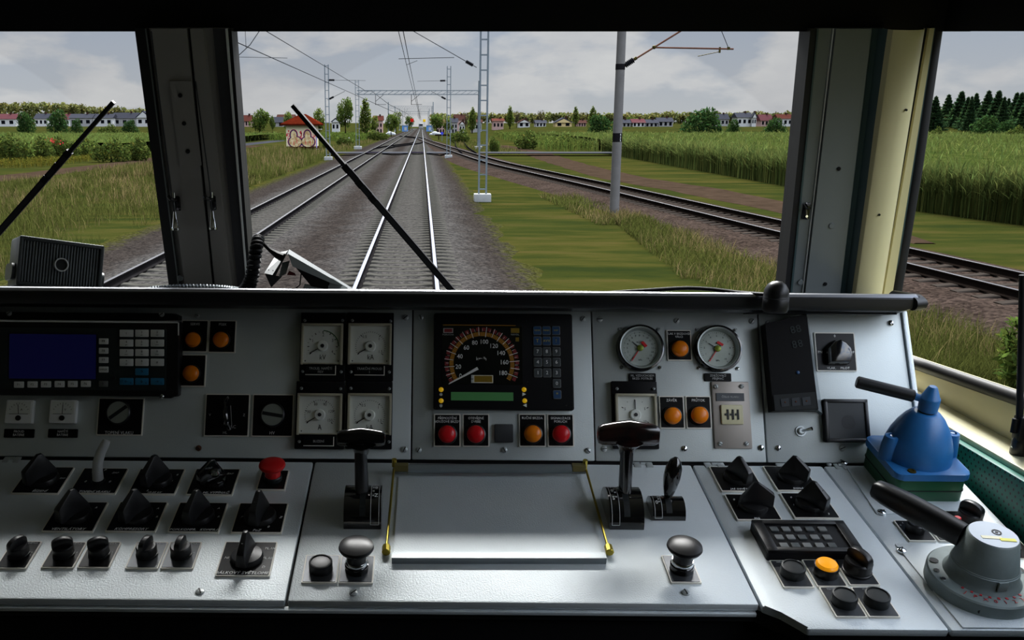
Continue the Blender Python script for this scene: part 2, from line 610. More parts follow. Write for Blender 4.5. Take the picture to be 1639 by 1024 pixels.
# mown grass: broad streaks of green, olive and straw
t, p, ob = nodemat('meadow')
mp = t.n('ShaderNodeMapping', None, Vector=ob, Scale=(.22, .75, 1))
a = t.n('ShaderNodeTexNoise', None, Vector=mp.outputs[0], Scale=1.1, Detail=6.0, Roughness=.62)
b = t.n('ShaderNodeTexNoise', None, Vector=ob, Scale=.09, Detail=4.0)
g = t.ramp(a.outputs[0], [(.34, L(56, 68, 34)), (.46, L(74, 80, 36)), (.56, L(94, 92, 44)), (.68, L(110, 98, 56))])
c = t.mix(t.ramp(b.outputs[0], [(.35, (0, 0, 0)), (.65, (1, 1, 1))]), g, t.mix(.5, g, L(70, 82, 40)))
t.t.links.new(c, p.inputs['Base Color'])
bn = t.n('ShaderNodeTexNoise', None, Vector=ob, Scale=14.0, Detail=4.0)
bp = t.n('ShaderNodeBump', None, Height=bn.outputs[0], Strength=.5, Distance=.05)
t.t.links.new(bp.outputs[0], p.inputs['Normal'])

def stone_mat(name, near, far, tracks):
    t, p, ob = nodemat(name)
    vo = t.n('ShaderNodeTexVoronoi', None, Vector=ob, Scale=17.0)
    hv = t.n('ShaderNodeSeparateColor', None, Color=vo.outputs['Color'])
    br = t.ramp(hv.outputs[0], [(0, (.34, .34, .35)), (.5, (.66, .66, .66)), (1, (1.12, 1.1, 1.08))])
    big = t.n('ShaderNodeTexNoise', None, Vector=ob, Scale=.9, Detail=4.0)
    if tracks:
        x = t.n('ShaderNodeSeparateXYZ', None, Vector=ob).outputs[0]
        xw = t.math('ADD', x, t.math('MULTIPLY', t.math('SUBTRACT', big.outputs[0], .5), 1.3))
        f = None
        for tx in tracks:
            d = t.math('ABSOLUTE', t.math('SUBTRACT', xw, tx))
            q = t.n('ShaderNodeMapRange', {'interpolation_type': 'SMOOTHSTEP'}, Value=d)
            q.inputs['From Min'].default_value = 1.15
            q.inputs['From Max'].default_value = 2.3
            q.inputs['To Min'].default_value = 1.0
            q.inputs['To Max'].default_value = 0.0
            f = q.outputs[0] if f is None else t.math('MAXIMUM', f, q.outputs[0])
        base = t.mix(f, far, near)
        # grass creeping over the outer edges
        fn = t.n('ShaderNodeTexNoise', None, Vector=ob, Scale=3.5, Detail=6.0, Roughness=.75)
        d = t.math('ABSOLUTE', t.math('ADD', x, 3.1))
        e = t.n('ShaderNodeMapRange', None, Value=t.math('ADD', d, t.math('MULTIPLY', t.math('SUBTRACT', fn.outputs[0], .5), 2.6)))
        e.inputs['From Min'].default_value = 5.0
        e.inputs['From Max'].default_value = 5.7
        base = t.mix(e.outputs[0], base, L(104, 106, 54))
    else:
        base = t.mix(t.ramp(big.outputs[0], [(.35, (0, 0, 0)), (.65, (1, 1, 1))]), far, near)
    t.t.links.new(t.mix(1.0, base, br, 'MULTIPLY'), p.inputs['Base Color'])
    bp = t.n('ShaderNodeBump', None, Height=vo.outputs['Distance'], Strength=.6, Distance=.03)
    bp.invert = True
    t.t.links.new(bp.outputs[0], p.inputs['Normal'])
stone_mat('ballast', L(124, 121, 119), L(94, 87, 83), (-.47, -5.22))
stone_mat('ballast_brown', L(118, 102, 94), L(98, 84, 76), ())

def grid_mesh(name, xs, ys, f, mt):
    X, Y = len(xs), len(ys)
    vs = [(x, y, f(x, y)) for y in ys for x in xs]
    fs = [(j * X + i, j * X + i + 1, (j + 1) * X + i + 1, (j + 1) * X + i) for j in range(Y - 1) for i in range(X - 1)]
    me = bpy.data.meshes.new(name)
    me.from_pydata(vs, [], fs)
    me.polygons.foreach_set('use_smooth', [True] * len(fs))
    me.materials.append(M[mt])
    return me
xs = [-900, -600, -400, -280, -200, -150, -110, -80, -60, -45, -36, -30, -25, -20, -16, -13, -11, -9, -5, 0, 5, 9, 11, 13, 16, 20, 25, 30, 36, 45, 60, 80, 110, 150, 200, 280, 400, 600, 900]
ys = [-20, 0, 20, 40, 60, 80, 100, 130, 160, 190, 220, 240, 260, 280, 300, 320, 340, 370, 420, 500, 600, 700, 900, 1300]
structure(link('ground', grid_mesh('ground', xs, ys, gz, 'meadow')))

mb = MB()
yb_ = [-14 + .7 * k for k in range(210)] + [135 + 6 * k for k in range(20)] + [260, 300, 420, 760]
pr_ = [(-9.3, -.40), (-8.7, -.335), (-7.0, -.30), (-6.5, -.205), (-3.9, -.205), (-3.2, -.255), (-2.5, -.255), (-1.8, -.205), (.9, -.205), (1.5, -.27), (2.1, -.33), (2.9, -.40)]
vs_, fs_ = [], []
for y in yb_:
    for i, (x, z) in enumerate(pr_):
        e_ = 1.0 if i in (0, 1, 10, 11) else (.35 if i in (2, 9) else 0.0)
        vs_.append((x + e_ * (.5 * noise.noise(Vector((y * .16, i, 0))) + .12 * noise.noise(Vector((y * .9, i, 5)))), y, z + e_ * .05 * noise.noise(Vector((y * .5, i, 9)))))
for j in range(len(yb_) - 1):
    for i in range(len(pr_) - 1):
        fs_.append((j * 12 + i, j * 12 + i + 1, (j + 1) * 12 + i + 1, (j + 1) * 12 + i))
mb._in(vs_, fs_)
structure(mb.build('ballast_bed', 'ballast'))

def catmull(pts, step=1.5):
    P = [Vector(p) for p in pts]
    P = [2 * P[0] - P[1]] + P + [2 * P[-1] - P[-2]]
    outp = []
    for i in range(1, len(P) - 2):
        a, b, c, d = P[i - 1:i + 3]
        k = max(2, int((c - b).length / step))
        for j in range(k):
            s = j / k
            outp.append(.5 * ((2 * b) + (c - a) * s + (2 * a - 5 * b + 4 * c - d) * s * s + (3 * b - a - 3 * c + d) * s ** 3))
    outp.append(P[-2])
    return outp
BR = catmull([(12.9, 2, 0), (12.4, 7, 0), (11.95, 11.5, 0), (11.45, 16.5, 0), (11.0, 22, 0), (10.22, 31, 0), (8.95, 45.5, 0), (7.5, 59, 0), (5.75, 77, 0), (3.9, 112, 0), (1.6, 160, 0), (-.3, 212, 0)])
mb = MB()
mb.strip(BR[:-20], [(-3.3, -.42), (-2.5, -.33), (-1.75, -.21), (1.75, -.21), (2.4, -.33), (3.1, -.42)])
structure(mb.build('ballast_branch', 'ballast_brown'))

RAILP = [(-.07, -.172), (-.07, -.160), (-.012, -.135), (-.011, -.048), (-.036, -.035), (-.037, -.004)]
RAILT = [(-.037, -.004), (-.030, 0), (.030, 0), (.037, -.004)]
def rail(parent, pts, o, side='rail_side', head='rail_head'):
    """one running rail offset sideways by o from the track centre: foot, web and head, with a bright running surface"""
    mb = MB()
    prof = [(o + a, z) for a, z in RAILP] + [(o - a, z) for a, z in RAILP[::-1]]
    mb.strip(pts, prof)
    r = mb.build('rail', side, parent)
    mb = MB()
    mb.strip(pts, [(o + a, z) for a, z in RAILT])
    mb.build('running_surface', head, r)
    return r
SLP = [(-1.25, -.20), (-.95, -.172), (-.60, -.172), (-.42, -.196), (0, -.205), (.42, -.196), (.60, -.172), (.95, -.172), (1.25, -.20)]
def sleeper_bm(mb, m):
    vs, fs = [], []
    for sy, dz in ((-.125, -.02), (-.10, 0), (.10, 0), (.125, -.02)):
        vs += [(x, sy, z + dz + .004) for x, z in SLP]
    n = len(SLP)
    for j in range(3):
        for i in range(n - 1):
            fs.append((j * n + i, j * n + i + 1, (j + 1) * n + i + 1, (j + 1) * n + i))
    for j in (0, 3):
        b0 = len(vs)
        vs += [(x, vs[j * n + i][1] * 1.15, -.36) for i, (x, z) in enumerate(SLP)]
        for i in range(n - 1):
            fs.append((j * n + i, j * n + i + 1, b0 + i + 1, b0 + i))
    mb._in(vs, fs, m)
def track(label, pts, start, mt_s='sleeper', head='rail_head', side='rail_side', group=None):
    tr = thing('railway_track', label, 'railway track', (pts[0].x, pts[0].y, 0))
    inv = tr.matrix_world.inverted()
    loc = [inv @ p for p in pts]
    for o in (-.7535, .7535): rail(tr, loc, o, side, head)
    acc, k, far = 0.0, 0, MB()
    proto = None
    for a, b in zip(loc, loc[1:]):
        seg = (b - a).length
        while acc < seg:
            p = a + (b - a) * (acc / seg)
            d = (b - a).normalized()
            m = Matrix.Translation(p) @ Matrix.Rotation(math.atan2(-d.x, d.y), 4, 'Z')
            if (inv.inverted() @ p).y > start:
                if k < 100:
                    if proto is None:
                        mb = MB()
                        sleeper_bm(mb, None)
                        proto = mb.mesh('sleeper', mt_s)
                    link('sleeper', proto, tr, m)
                else:
                    sleeper_bm(far, m)
                k += 1
            acc += .605
        acc -= seg
    tag(far.build('sleepers', mt_s, tr), kind='stuff')
    return tr
track('main railway track straight ahead under the windscreen with bright rails', [Vector((-.47, y, 0)) for y in (-12, 20, 60, 120, 200, 300, 420, 640)], 14)
track('second railway track running parallel left of the main track', [Vector((-5.22, y, 0)) for y in (-12, 20, 60, 120, 200, 300, 420, 640)], 14, 'sleeper', 'rail_head_dull')
track('branch railway track curving away right past the round concrete pole', BR, 9, 'sleeper_old', 'rail_head_dull', 'rail_rust')
# turnouts and crossovers: rails only, between the tracks
def crossover(label, a, b, c=None):
    pts = catmull([a, (a[0] + (b[0] - a[0]) * .16, a[1] + (b[1] - a[1]) * .25, 0), (a[0] + (b[0] - a[0]) * .84, a[1] + (b[1] - a[1]) * .75, 0), b], 4)
    c = thing('crossover_track', label, 'crossover track', pts[0])
    inv = c.matrix_world.inverted()
    for o in (-.7535, .7535): rail(c, [inv @ p for p in pts], o, 'rail_dark', 'rail_dark')
crossover('nearer dark crossover rails joining the two tracks', (-.47, 165, .004), (-5.22, 118, .004))
crossover('farther dark crossover rails between the two tracks near the portals', (-5.22, 255, .004), (-.47, 205, .004))
crossover('short siding rails ending behind the round blue sign', (5.0, 100, .004), (7.6, 215, .004))

# level crossing
road = thing('level_crossing', 'flat grey level crossing panels laid across all the tracks', 'level crossing', (-3, 101.5, 0))
for x0, x1 in ((-4.45, -6.0), (.22, -1.16)):
    MB().box(((x0 + x1) / 2 + 3, 0, -.03), (abs(x1 - x0) - .12, 3.4, .05), .01).build('rubber_panel', 'crossing_rubber', road)
for x0, x1 in ((-9.8, -6.25), (-4.2, -1.45), (.5, 2.9), (6.2, 21)):
    MB().box(((x0 + x1) / 2 + 3, 0, -.06), (abs(x1 - x0), 3.6, .10), .03).build('road_slab', 'crossing_panel', road)
mb = MB()
mb.strip([(-9.5, 101.5, 0), (-20, 104, 0), (-28, 118, 0), (-29.2, 150, 0), (-29, 200, 0), (-26, 232, 0)], [(-1.7, -.36), (-1.6, -.31), (1.6, -.31), (1.7, -.36)])
structure(mb.build('asphalt_road', 'asphalt'))
mb = MB()
for pts, wd in (([(12, 150), (13.2, 116), (12.6, 92), (12.3, 74), (12.6, 58), (13.9, 48), (14.4, 39), (14.4, 32), (14.0, 26)], (1.6, 1.6, 1.5, 1.4, 1.5, 1.5, 1.2, .9, .3)),
                ([(-26.4, 20), (-26.2, 45), (-25.8, 60), (-25.2, 85), (-25.6, 112), (-26.4, 150)], (1.7,) * 6)):
    P = catmull([(a, b, w_) for (a, b), w_ in zip(pts, wd)], 2)
    vs, fs = [], []
    for i, q in enumerate(P):
        d = P[min(i + 1, len(P) - 1)] - P[max(i - 1, 0)]
        d.z = 0
        d.normalize()
        nrm = Vector((d.y, -d.x, 0))
        for k, zz_ in ((-1, -.355), (-.8, -.335), (.8, -.335), (1, -.355)):
            wob = q.z * (1 + .18 * noise.noise(Vector((q.x * .4 + k, q.y * .3, 0))))
            vs.append((q.x + nrm.x * wob * k, q.y + nrm.y * wob * k, zz_))
    for i in range(len(P) - 1):
        for k in range(3):
            fs.append((i * 4 + k, i * 4 + k + 1, (i + 1) * 4 + k + 1, (i + 1) * 4 + k))
    mb._in(vs, fs)
structure(mb.build('dirt_path', 'dirt'))

# ---------------------------------------------------------------- plants
R_ = np.random.default_rng(11)
def flat_mesh(name, V, faces_per, nper, tints, mt):
    """V: (N, nper, 3); the same faces for every leaf; tint per leaf"""
    N = len(V)
    me = bpy.data.meshes.new(name)
    vs = V.reshape(-1, 3)
    loops, starts, tot, c = [], [], [], 0
    for f in faces_per:
        loops.append(np.array(f)[None, :] + (np.arange(N) * nper)[:, None])
    order = np.concatenate([l.reshape(N, -1) for l in loops], axis=1).reshape(-1)
    szs = np.tile([len(f) for f in faces_per], N)
    st = np.concatenate(([0], np.cumsum(szs)[:-1]))
    me.vertices.add(len(vs))
    me.vertices.foreach_set('co', vs.astype(np.float32).ravel())
    me.loops.add(len(order))
    me.loops.foreach_set('vertex_index', order.astype(np.int32))
    me.polygons.add(len(szs))
    me.polygons.foreach_set('loop_start', st.astype(np.int32))
    me.polygons.foreach_set('loop_total', szs.astype(np.int32))
    at = me.attributes.new('tint', 'FLOAT_COLOR', 'POINT')
    tc_ = np.ones((N, nper, 4), np.float32)
    tc_[:, :, :3] = np.asarray(tints, np.float32)[:, None, :]
    at.data.foreach_set('color', tc_.ravel())
    me.update(calc_edges=True)
    me.materials.append(M[mt])
    return me
def leaves(name, P, size, mt, spread=.3, warm=.12, aspect=1.6, mod=None, pal=None):
    N = len(P)
    n = R_.normal(size=(N, 3))
    n /= np.linalg.norm(n, axis=1)[:, None]
    h = R_.normal(size=(N, 3))
    a = np.cross(n, h)
    a /= np.linalg.norm(a, axis=1)[:, None]
    b = np.cross(n, a)
    s = size * R_.uniform(.6, 1.4, (N, 1))
    a, b = a * s * aspect * .5, b * s * .5
    V = np.stack([P - a, P - b * .9, P + a, P + b * .9], axis=1)
    g = 1 + R_.normal(0, spread, (N, 1)).clip(-.6, .8)
    T = np.concatenate([g * (1 + R_.normal(0, warm, (N, 1))), g, g * (1 + R_.normal(0, warm, (N, 1)))], axis=1)
    if pal is not None:
        T = T * pal
    return flat_mesh(name, V, [(0, 1, 2, 3)], 4, T.clip(.1, 3), mt)
def blades(name, P, h, wd, lean, mt, tints, z0=None):
    N = len(P)
    az = R_.uniform(0, 2 * PI, N)
    la = R_.uniform(0, 2 * PI, N)
    d = np.stack([np.cos(az), np.sin(az), np.zeros(N)], 1) * (wd * R_.uniform(.7, 1.3, N))[:, None]
    ln = np.stack([np.cos(la), np.sin(la), np.zeros(N)], 1) * (lean * R_.uniform(.2, 1.2, N))[:, None]
    up = np.zeros((N, 3))
    up[:, 2] = h
    V = np.stack([P - d * .5, P + d * .5, P + d * .45 + ln * .3 + up * .55, P - d * .45 + ln * .3 + up * .55, P + ln + up], axis=1)
    return flat_mesh(name, V, [(0, 1, 2, 3), (3, 2, 4)], 5, tints, mt)
def blob_pts(blobs, n):
    """points through the outer shell of several ellipsoids"""
    vol = np.array([b[3] * b[5] for b in blobs])
    k = R_.choice(len(blobs), n, p=vol / vol.sum())
    d = R_.normal(size=(n, 3))
    d /= np.linalg.norm(d, axis=1)[:, None]
    d *= R_.uniform(.62, 1.03, (n, 1))
    B = np.array(blobs)
    return B[k, :3] + d * B[k, 3:6]

def crown_round(seed, w=.36):
    r = random.Random(seed)
    bl = [(0, 0, .58, w * .8, w * .8, .36)]
    for _ in range(9):
        a, q = r.uniform(0, 2 * PI), r.uniform(.35, .8) * w
        bl.append((q * math.cos(a), q * math.sin(a), r.uniform(.34, .86), w * r.uniform(.3, .5), w * r.uniform(.3, .5), r.uniform(.1, .17)))
    return bl
def trunk_mesh(h, r=.022):
    mb = MB()
    mb.tube([(0, 0, -.02), (.006, 0, h * .4), (-.004, .004, h)], r, 8, radii=[r * 1.3, r, r * .5])
    for k in range(4):
        a = k * 1.7
        mb.tube([(0, 0, h * .5), (.10 * math.cos(a), .10 * math.sin(a), h * .95)], r * .4, 6, radii=[r * .5, r * .15])
    return mb.mesh('trunk', 'bark')
TREES = {}
def tree_kind(k, foliage, trunk): TREES[k] = (foliage, trunk)
tree_kind('round', leaves('foliage', blob_pts(crown_round(3, .40), 1500), .045, 'leaf_mid'), trunk_mesh(.6))
tree_kind('round_b', leaves('foliage', blob_pts(crown_round(8, .36), 1300), .045, 'leaf_light'), trunk_mesh(.6))
tree_kind('poplar', leaves('foliage', blob_pts([(0, 0, .5, .15, .15, .42), (.03, .02, .36, .19, .19, .26), (-.03, 0, .62, .12, .12, .26), (0, 0, .82, .07, .07, .17)], 1100), .04, 'leaf_light'), trunk_mesh(.6))
tree_kind('bare', leaves('foliage', blob_pts(crown_round(5, .36), 500), .03, 'leaf_brown'), trunk_mesh(.75))
tree_kind('bush', leaves('foliage', blob_pts([(0, 0, .40, .55, .5, .45), (.32, 0, .28, .36, .35, .32), (-.35, .05, .26, .36, .35, .30), (.1, .1, .68, .3, .3, .3), (-.15, 0, .6, .28, .3, .3)], 1700), .05, 'leaf_bush', aspect=2.2), trunk_mesh(.4, .03))
tree_kind('bush_light', leaves('foliage', blob_pts([(0, 0, .36, .6, .5, .4), (.4, 0, .3, .36, .35, .32), (-.4, .05, .34, .36, .35, .34), (.15, .1, .6, .3, .3, .3)], 1300), .06, 'leaf_weed', aspect=2.0), trunk_mesh(.4, .03))
cp = []
for k in range(2600):
    z = .04 + .96 * R_.random() ** 1.45
    rr = (.31 * (1 - z) + .012) * (.55 + .45 * ((z * 11) % 1)) * R_.uniform(.55, 1.12)
    a = R_.uniform(0, 2 * PI)
    cp.append((rr * math.cos(a), rr * math.sin(a), z))
tree_kind('conifer', leaves('foliage', np.array(cp), .034, 'leaf_conifer', aspect=2.2), trunk_mesh(.7, .018))

def tree(kind, px, ptop, wpx, D, label, name='tree', cat='tree', group=None, wk=.75):
    b = atY(px, 199, D)
    zb = gz(b.x, D)
    zt = atY(px, ptop, D).z
    h = zt - zb
    wd = wpx * D / F_PX / math.cos(PITCH)
    nat = {'round': .86, 'round_b': .8, 'poplar': .40, 'bare': .8, 'bush': 1.35, 'bush_light': 1.45, 'conifer': .55}[kind]
    m = Matrix.Translation((b.x, D, zb - .02)) @ Matrix.Rotation(px * 1.7, 4, 'Z') @ Matrix.Diagonal((wd / nat, wd / nat, h, 1))
    o = thing(name, label, cat, m, group)
    link('foliage', TREES[kind][0], o)
    link('trunk', TREES[kind][1], o)
    return o
for a in [
    ('round', 416, 171, 34, 215, 'mid-green tree standing alone in the gap between window pillar and graffiti hut'),
    ('round', 553, 152, 32, 232, 'tallest full round tree behind the lattice portal leg left of the tracks'),
    ('poplar', 585, 155, 23, 236, 'tall pointed tree just right of the full round tree'),
    ('round_b', 511, 169, 25, 225, 'bushy tree rising just right of the red hut roof'),
    ('round_b', 461, 175, 20, 250, 'small loose tree peeping over the left end of the red hut roof'),
    ('round', 436, 183, 10, 262, 'tiny dark tree between the lone tree and grey barn roof'),
    ('round', 626, 180, 24, 262, 'dark green tree left of the tracks by the second portal leg'),
    ('round_b', 634, 176, 20, 330, 'paler tree behind the second portal left of the tracks'),
    ('round', 655, 184, 16, 470, 'distant tree over the station left of the red signal'),
    ('round', 699, 180, 26, 330, 'dark tree behind the second portal right of the tracks'),
    ('round_b', 716, 186, 18, 300, 'small tree behind the ladder mast right of the tracks'),
    ('poplar', 756, 169, 15, 330, 'pointed light green tree behind the thin portal leg'),
    ('bare', 745, 176, 12, 350, 'brownish sparse tree left of the pointed tree by the portal leg'),
    ('poplar', 816, 168, 13, 340, 'pointed green tree first to the right of the tall near ladder mast'),
    ('bare', 827, 175, 14, 360, 'brownish sparse tree touching the pointed tree right of the near mast'),
    ('bare', 865, 174, 15, 360, 'brownish sparse tree standing over the small white house'),
    ('poplar', 921, 169, 12, 340, 'pointed tree right of the cream house, the shorter of that pair'),
    ('poplar', 948, 168, 14, 330, 'pointed tree close left of the round concrete pole'),
    ('round_b', 600, 182, 16, 270, 'low light tree left of the red roofed farm'),
    ('round', 1010, 186, 26, 420, 'low tree behind grey houses right of the round pole'),
]:
    tree(*a, group='trees beyond the fields')
for a in [
    ('bush', 1123, 170, 76, 215, 'big spreading dark green bush at far edge of the right field'),
    ('bush', 962, 181, 56, 240, 'dark bush hiding behind the round concrete pole'),
    ('bush', 1242, 186, 42, 220, 'dark bush in front of the red roofed house by right pillar'),
    ('bush', 1174, 189, 30, 235, 'small dark bush left of the long white house'),
    ('bush', 42, 177, 40, 250, 'leftmost big dark bush in front of red roofed house'),
    ('bush', 92, 173, 44, 245, 'tallest dark bush among the left houses'),
    ('bush', 122, 188, 22, 240, 'low dark bush in front of the pink roofed house'),
    ('bush', 207, 190, 30, 240, 'dark bush in front of the white gabled house by left pillar'),
    ('bush_light', 174, 195, 34, 238, 'low pale bush in front of the terraced houses'),
    ('bush', 1577, 182, 58, 190, 'dark broadleaf bush below the conifers seen through side window'),
    ('bush', 1611, 190, 34, 200, 'smaller broadleaf bush right of the one below the conifers'),
    ('bush_light', 1500, 199, 22, 180, 'pale low shrub at the left foot of the conifers'),
    ('bush_light', 1630, 197, 34, 180, 'yellowish low shrub at the right foot of the conifers'),
    ('bush_light', 842, 205, 52, 128, 'leafy weed bush beside the dirt path past the crossing'),
    ('bush_light', 792, 214, 26, 110, 'leafy weed bush just beyond the road right of near mast'),
    ('bush_light', 735, 203, 40, 170, 'weed bush behind the ladder mast base right of the branch track'),
    ('bush_light', 906, 211, 52, 132, 'broad weed bush left of the corn field corner'),
    ('bush_light', 552, 214, 40, 150, 'weed bush behind the lattice portal leg on the left'),
    ('bush_light', 604, 206, 40, 200, 'weed bush beyond the crossing left of the tracks'),
    ('bush_light', 522, 224, 26, 118, 'weed bush just right of the graffiti hut'),
]:
    tree(*a, name='shrub', cat='shrub', group='bushes in the fields')
for i, (x, y, wd) in enumerate([(20, 207, 74), (62, 212, 60), (98, 211, 52), (134, 212, 60), (174, 216, 60), (214, 215, 56), (-24, 204, 66), (36, 222, 70)]):
    tree('bush_light', x, y, wd, 84 + 3 * (i % 4), ['leafy weed shrub at left hedge beside the dirt path, %s' % s for s in
         ('topmost at far left', 'left of the red flowers', 'carrying small red flowers', 'crossed by the left wiper', 'right of the wiper', 'nearest the window pillar', 'cut by the picture edge', 'lowest and nearest the path')][i], name='shrub', cat='shrub', group='hedge shrubs by the dirt path')
fl = blob_pts([(atY(82, 226, 88).x, 88.3, 1.35, 1.3, .6, .35), (atY(66, 232, 88).x, 88, .95, .6, .5, .25)], 60)
o = link('red_flowers', leaves('red_flowers', fl, .13, 'graffiti_red', .2), None)
for a in [t_ for t_ in ()]: pass
tag(o, 'scatter of small red flowers on the hedge shrubs', 'flowers', kind='stuff')
for i, (x, tp, wd) in enumerate([(1494, 155, 18), (1514, 152, 17), (1534, 147, 20), (1545, 156, 14), (1551, 155, 12), (1558, 150, 15), (1577, 146, 20), (1593, 146, 20), (1603, 156, 14), (1610, 158, 12), (1622, 149, 17), (1630, 149, 16), (1641, 154, 18), (1478, 158, 18)]):
    nth = ('first', 'second', 'third', 'fourth', 'fifth', 'sixth', 'seventh', 'eighth', 'ninth', 'tenth', 'eleventh', 'twelfth', 'last')
    tree('conifer', x, tp, wd * 2.2, 280 + 14 * ((i * 3) % 4), ('dark conifer in the side window row, %s counted from the cream pillar' % nth[i]) if i < 13 else 'dark conifer hidden at the pillar end of the side window row', name='conifer', cat='tree', group='row of dark conifers')

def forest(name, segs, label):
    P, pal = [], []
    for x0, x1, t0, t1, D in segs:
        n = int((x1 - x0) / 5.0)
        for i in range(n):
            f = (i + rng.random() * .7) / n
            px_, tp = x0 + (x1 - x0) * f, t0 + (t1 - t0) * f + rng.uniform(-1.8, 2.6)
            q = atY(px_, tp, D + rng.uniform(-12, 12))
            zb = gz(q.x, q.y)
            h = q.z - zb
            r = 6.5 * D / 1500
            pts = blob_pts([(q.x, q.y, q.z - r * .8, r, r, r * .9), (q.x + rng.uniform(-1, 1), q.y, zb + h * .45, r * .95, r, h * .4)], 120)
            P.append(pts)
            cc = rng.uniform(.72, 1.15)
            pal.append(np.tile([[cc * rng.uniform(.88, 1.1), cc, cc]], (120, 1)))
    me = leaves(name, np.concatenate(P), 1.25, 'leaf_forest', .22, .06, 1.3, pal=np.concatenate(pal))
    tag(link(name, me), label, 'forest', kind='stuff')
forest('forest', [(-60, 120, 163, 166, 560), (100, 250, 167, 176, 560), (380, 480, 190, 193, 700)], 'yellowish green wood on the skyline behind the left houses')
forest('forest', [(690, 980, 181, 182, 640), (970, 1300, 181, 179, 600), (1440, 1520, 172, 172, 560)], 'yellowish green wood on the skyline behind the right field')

# fields
def field(name, label, poly, ztop, dens, mt, step=3.0, hw=.026, near=None, seed=0, col=(1, 1, 1)):
    """poly: list of (y, x0, x1); a rough leafy canopy with blades standing up through it"""
    ysn = [p_[0] for p_ in poly]
    x0 = lambda y: float(np.interp(y, ysn, [p_[1] for p_ in poly]))
    x1 = lambda y: float(np.interp(y, ysn, [p_[2] for p_ in poly]))
    P = []
    y = ysn[0]
    while y < ysn[-1]:
        dy = step * (1 + (y - ysn[0]) / 60)
        a, b = x0(y), x1(y)
        den = dens * (30 / max(30, y)) ** 1.35
        n = int((b - a) * dy * den)
        if n > 0:
            xx = R_.uniform(a, b, n)
            yy = R_.uniform(y, y + dy, n)
            P.append(np.stack([xx, yy, np.full(n, -.36)], 1))
        y += dy
    P = np.concatenate(P)
    if near:
        P = np.concatenate([P, near(R_)])
    n = len(P)
    cl_ = np.array([noise.noise(Vector((q[0] * .12, q[1] * .12, seed))) for q in P])
    Z = np.array([gz(q[0], q[1]) for q in P])
    P[:, 2] = Z
    far = np.maximum(1, P[:, 1] / 45)
    h = (ztop + .36) * R_.uniform(.80, 1.12, n) + cl_ * .25
    g = (1 + R_.normal(0, .2, n) + cl_ * .35).clip(.3, 2)[:, None]
    warm = R_.uniform(.85, 1.2, (n, 1))
    T = np.concatenate([g * warm, g, g * .9], 1) * np.array(col)
    me1 = blades(name, P, h, hw * far, .12 * far ** .5, mt, T)
    # leaves arching off the stalks
    k = 3
    Q = np.repeat(P, k, 0)
    Q[:, 2] += R_.uniform(.35, .85, n * k) * np.repeat(h, k)
    T2 = np.repeat(T, k, 0) * R_.uniform(.75, 1.3, (n * k, 1))
    me2 = blades(name + '_leaf', Q, .34 * np.repeat(h, k) * R_.uniform(.3, 1, n * k), np.repeat(hw * 1.1 * far, k), .42 * np.repeat(far ** .4, k), mt, T2)
    a, b = link('t1', me1), link('t2', me2)
    bm = bmesh.new()
    bm.from_mesh(me1)
    bm.from_mesh(me2)
    me = bpy.data.meshes.new(name)
    bm.to_mesh(me)
    bm.free()
    me.materials.append(M[mt])
    bpy.data.objects.remove(a)
    bpy.data.objects.remove(b)
    bpy.data.meshes.remove(me1)
    bpy.data.meshes.remove(me2)
    return tag(link(name, me), label, 'crop field', kind='stuff')
def canopy(name, mt, polys, zt):
    """the closed top of the crop, a little below the tips"""
    mb_vs, fs = [], []
    for poly in polys:
        ysn = [p_[0] for p_ in poly]
        yv = [ysn[0]]
        while yv[-1] < ysn[-1]: yv.append(yv[-1] + max(1.5, yv[-1] / 22))
        K = 40
        base = len(mb_vs)
        for y in yv:
            a, b = np.interp(y, ysn, [p_[1] for p_ in poly]), np.interp(y, ysn, [p_[2] for p_ in poly])
            for i in range(K + 1):
                f = (i / K) ** (2.0 if a > 0 else .5)
                x = a + (b - a) * f
                mb_vs.append((x, y, max(zt, gz(x, y) + .25) + .16 * noise.noise(Vector((x * .25, y * .25, 1)))))
        for j in range(len(yv) - 1):
            for i in range(K):
                fs.append((base + j * (K + 1) + i, base + j * (K + 1) + i + 1, base + (j + 1) * (K + 1) + i + 1, base + (j + 1) * (K + 1) + i))
    me = bpy.data.meshes.new(name)
    me.from_pydata(mb_vs, [], fs)
    me.polygons.foreach_set('use_smooth', [True] * len(fs))
    me.materials.append(M[mt])
    return me
for nm, c0, c1, c2 in (('crop_top', L(70, 90, 40), L(98, 116, 54), L(122, 134, 68)), ('crop_top_pale', L(84, 108, 50), L(110, 130, 62), L(130, 144, 76))):
    t, p, ob = nodemat(nm)
    a = t.n('ShaderNodeTexNoise', None, Vector=t.n('ShaderNodeMapping', None, Vector=ob, Scale=(.5, .35, .5)).outputs[0], Scale=1.4, Detail=7.0, Roughness=.7)
    t.t.links.new(t.ramp(a.outputs[0], [(.34, c0), (.5, c1), (.66, c2)]), p.inputs['Base Color'])
    bn = t.n('ShaderNodeTexNoise', None, Vector=ob, Scale=2.2, Detail=5.0, Roughness=.7)
    t.t.links.new(t.n('ShaderNodeBump', None, Height=bn.outputs[0], Strength=.9, Distance=.5).outputs[0], p.inputs['Normal'])
CORN = [(27, 20.6, 40), (31, 19.7, 60), (36, 18.9, 70), (51, 19.5, 90), (110, 20.8, 160), (206, 23, 270)]
def near_edge(r):
    n = 9000
    y = 27 + (110 - 27) * r.random(n) ** 1.7
    x = np.interp(y, [c[0] for c in CORN], [c[1] for c in CORN]) + r.exponential(.7, n)
    return np.stack([x, y, np.zeros(n)], 1)
f_ = field('corn_field', 'tall green crop field filling the right side beyond the branch track', CORN, 1.42, 7.5, 'corn', near=near_edge)
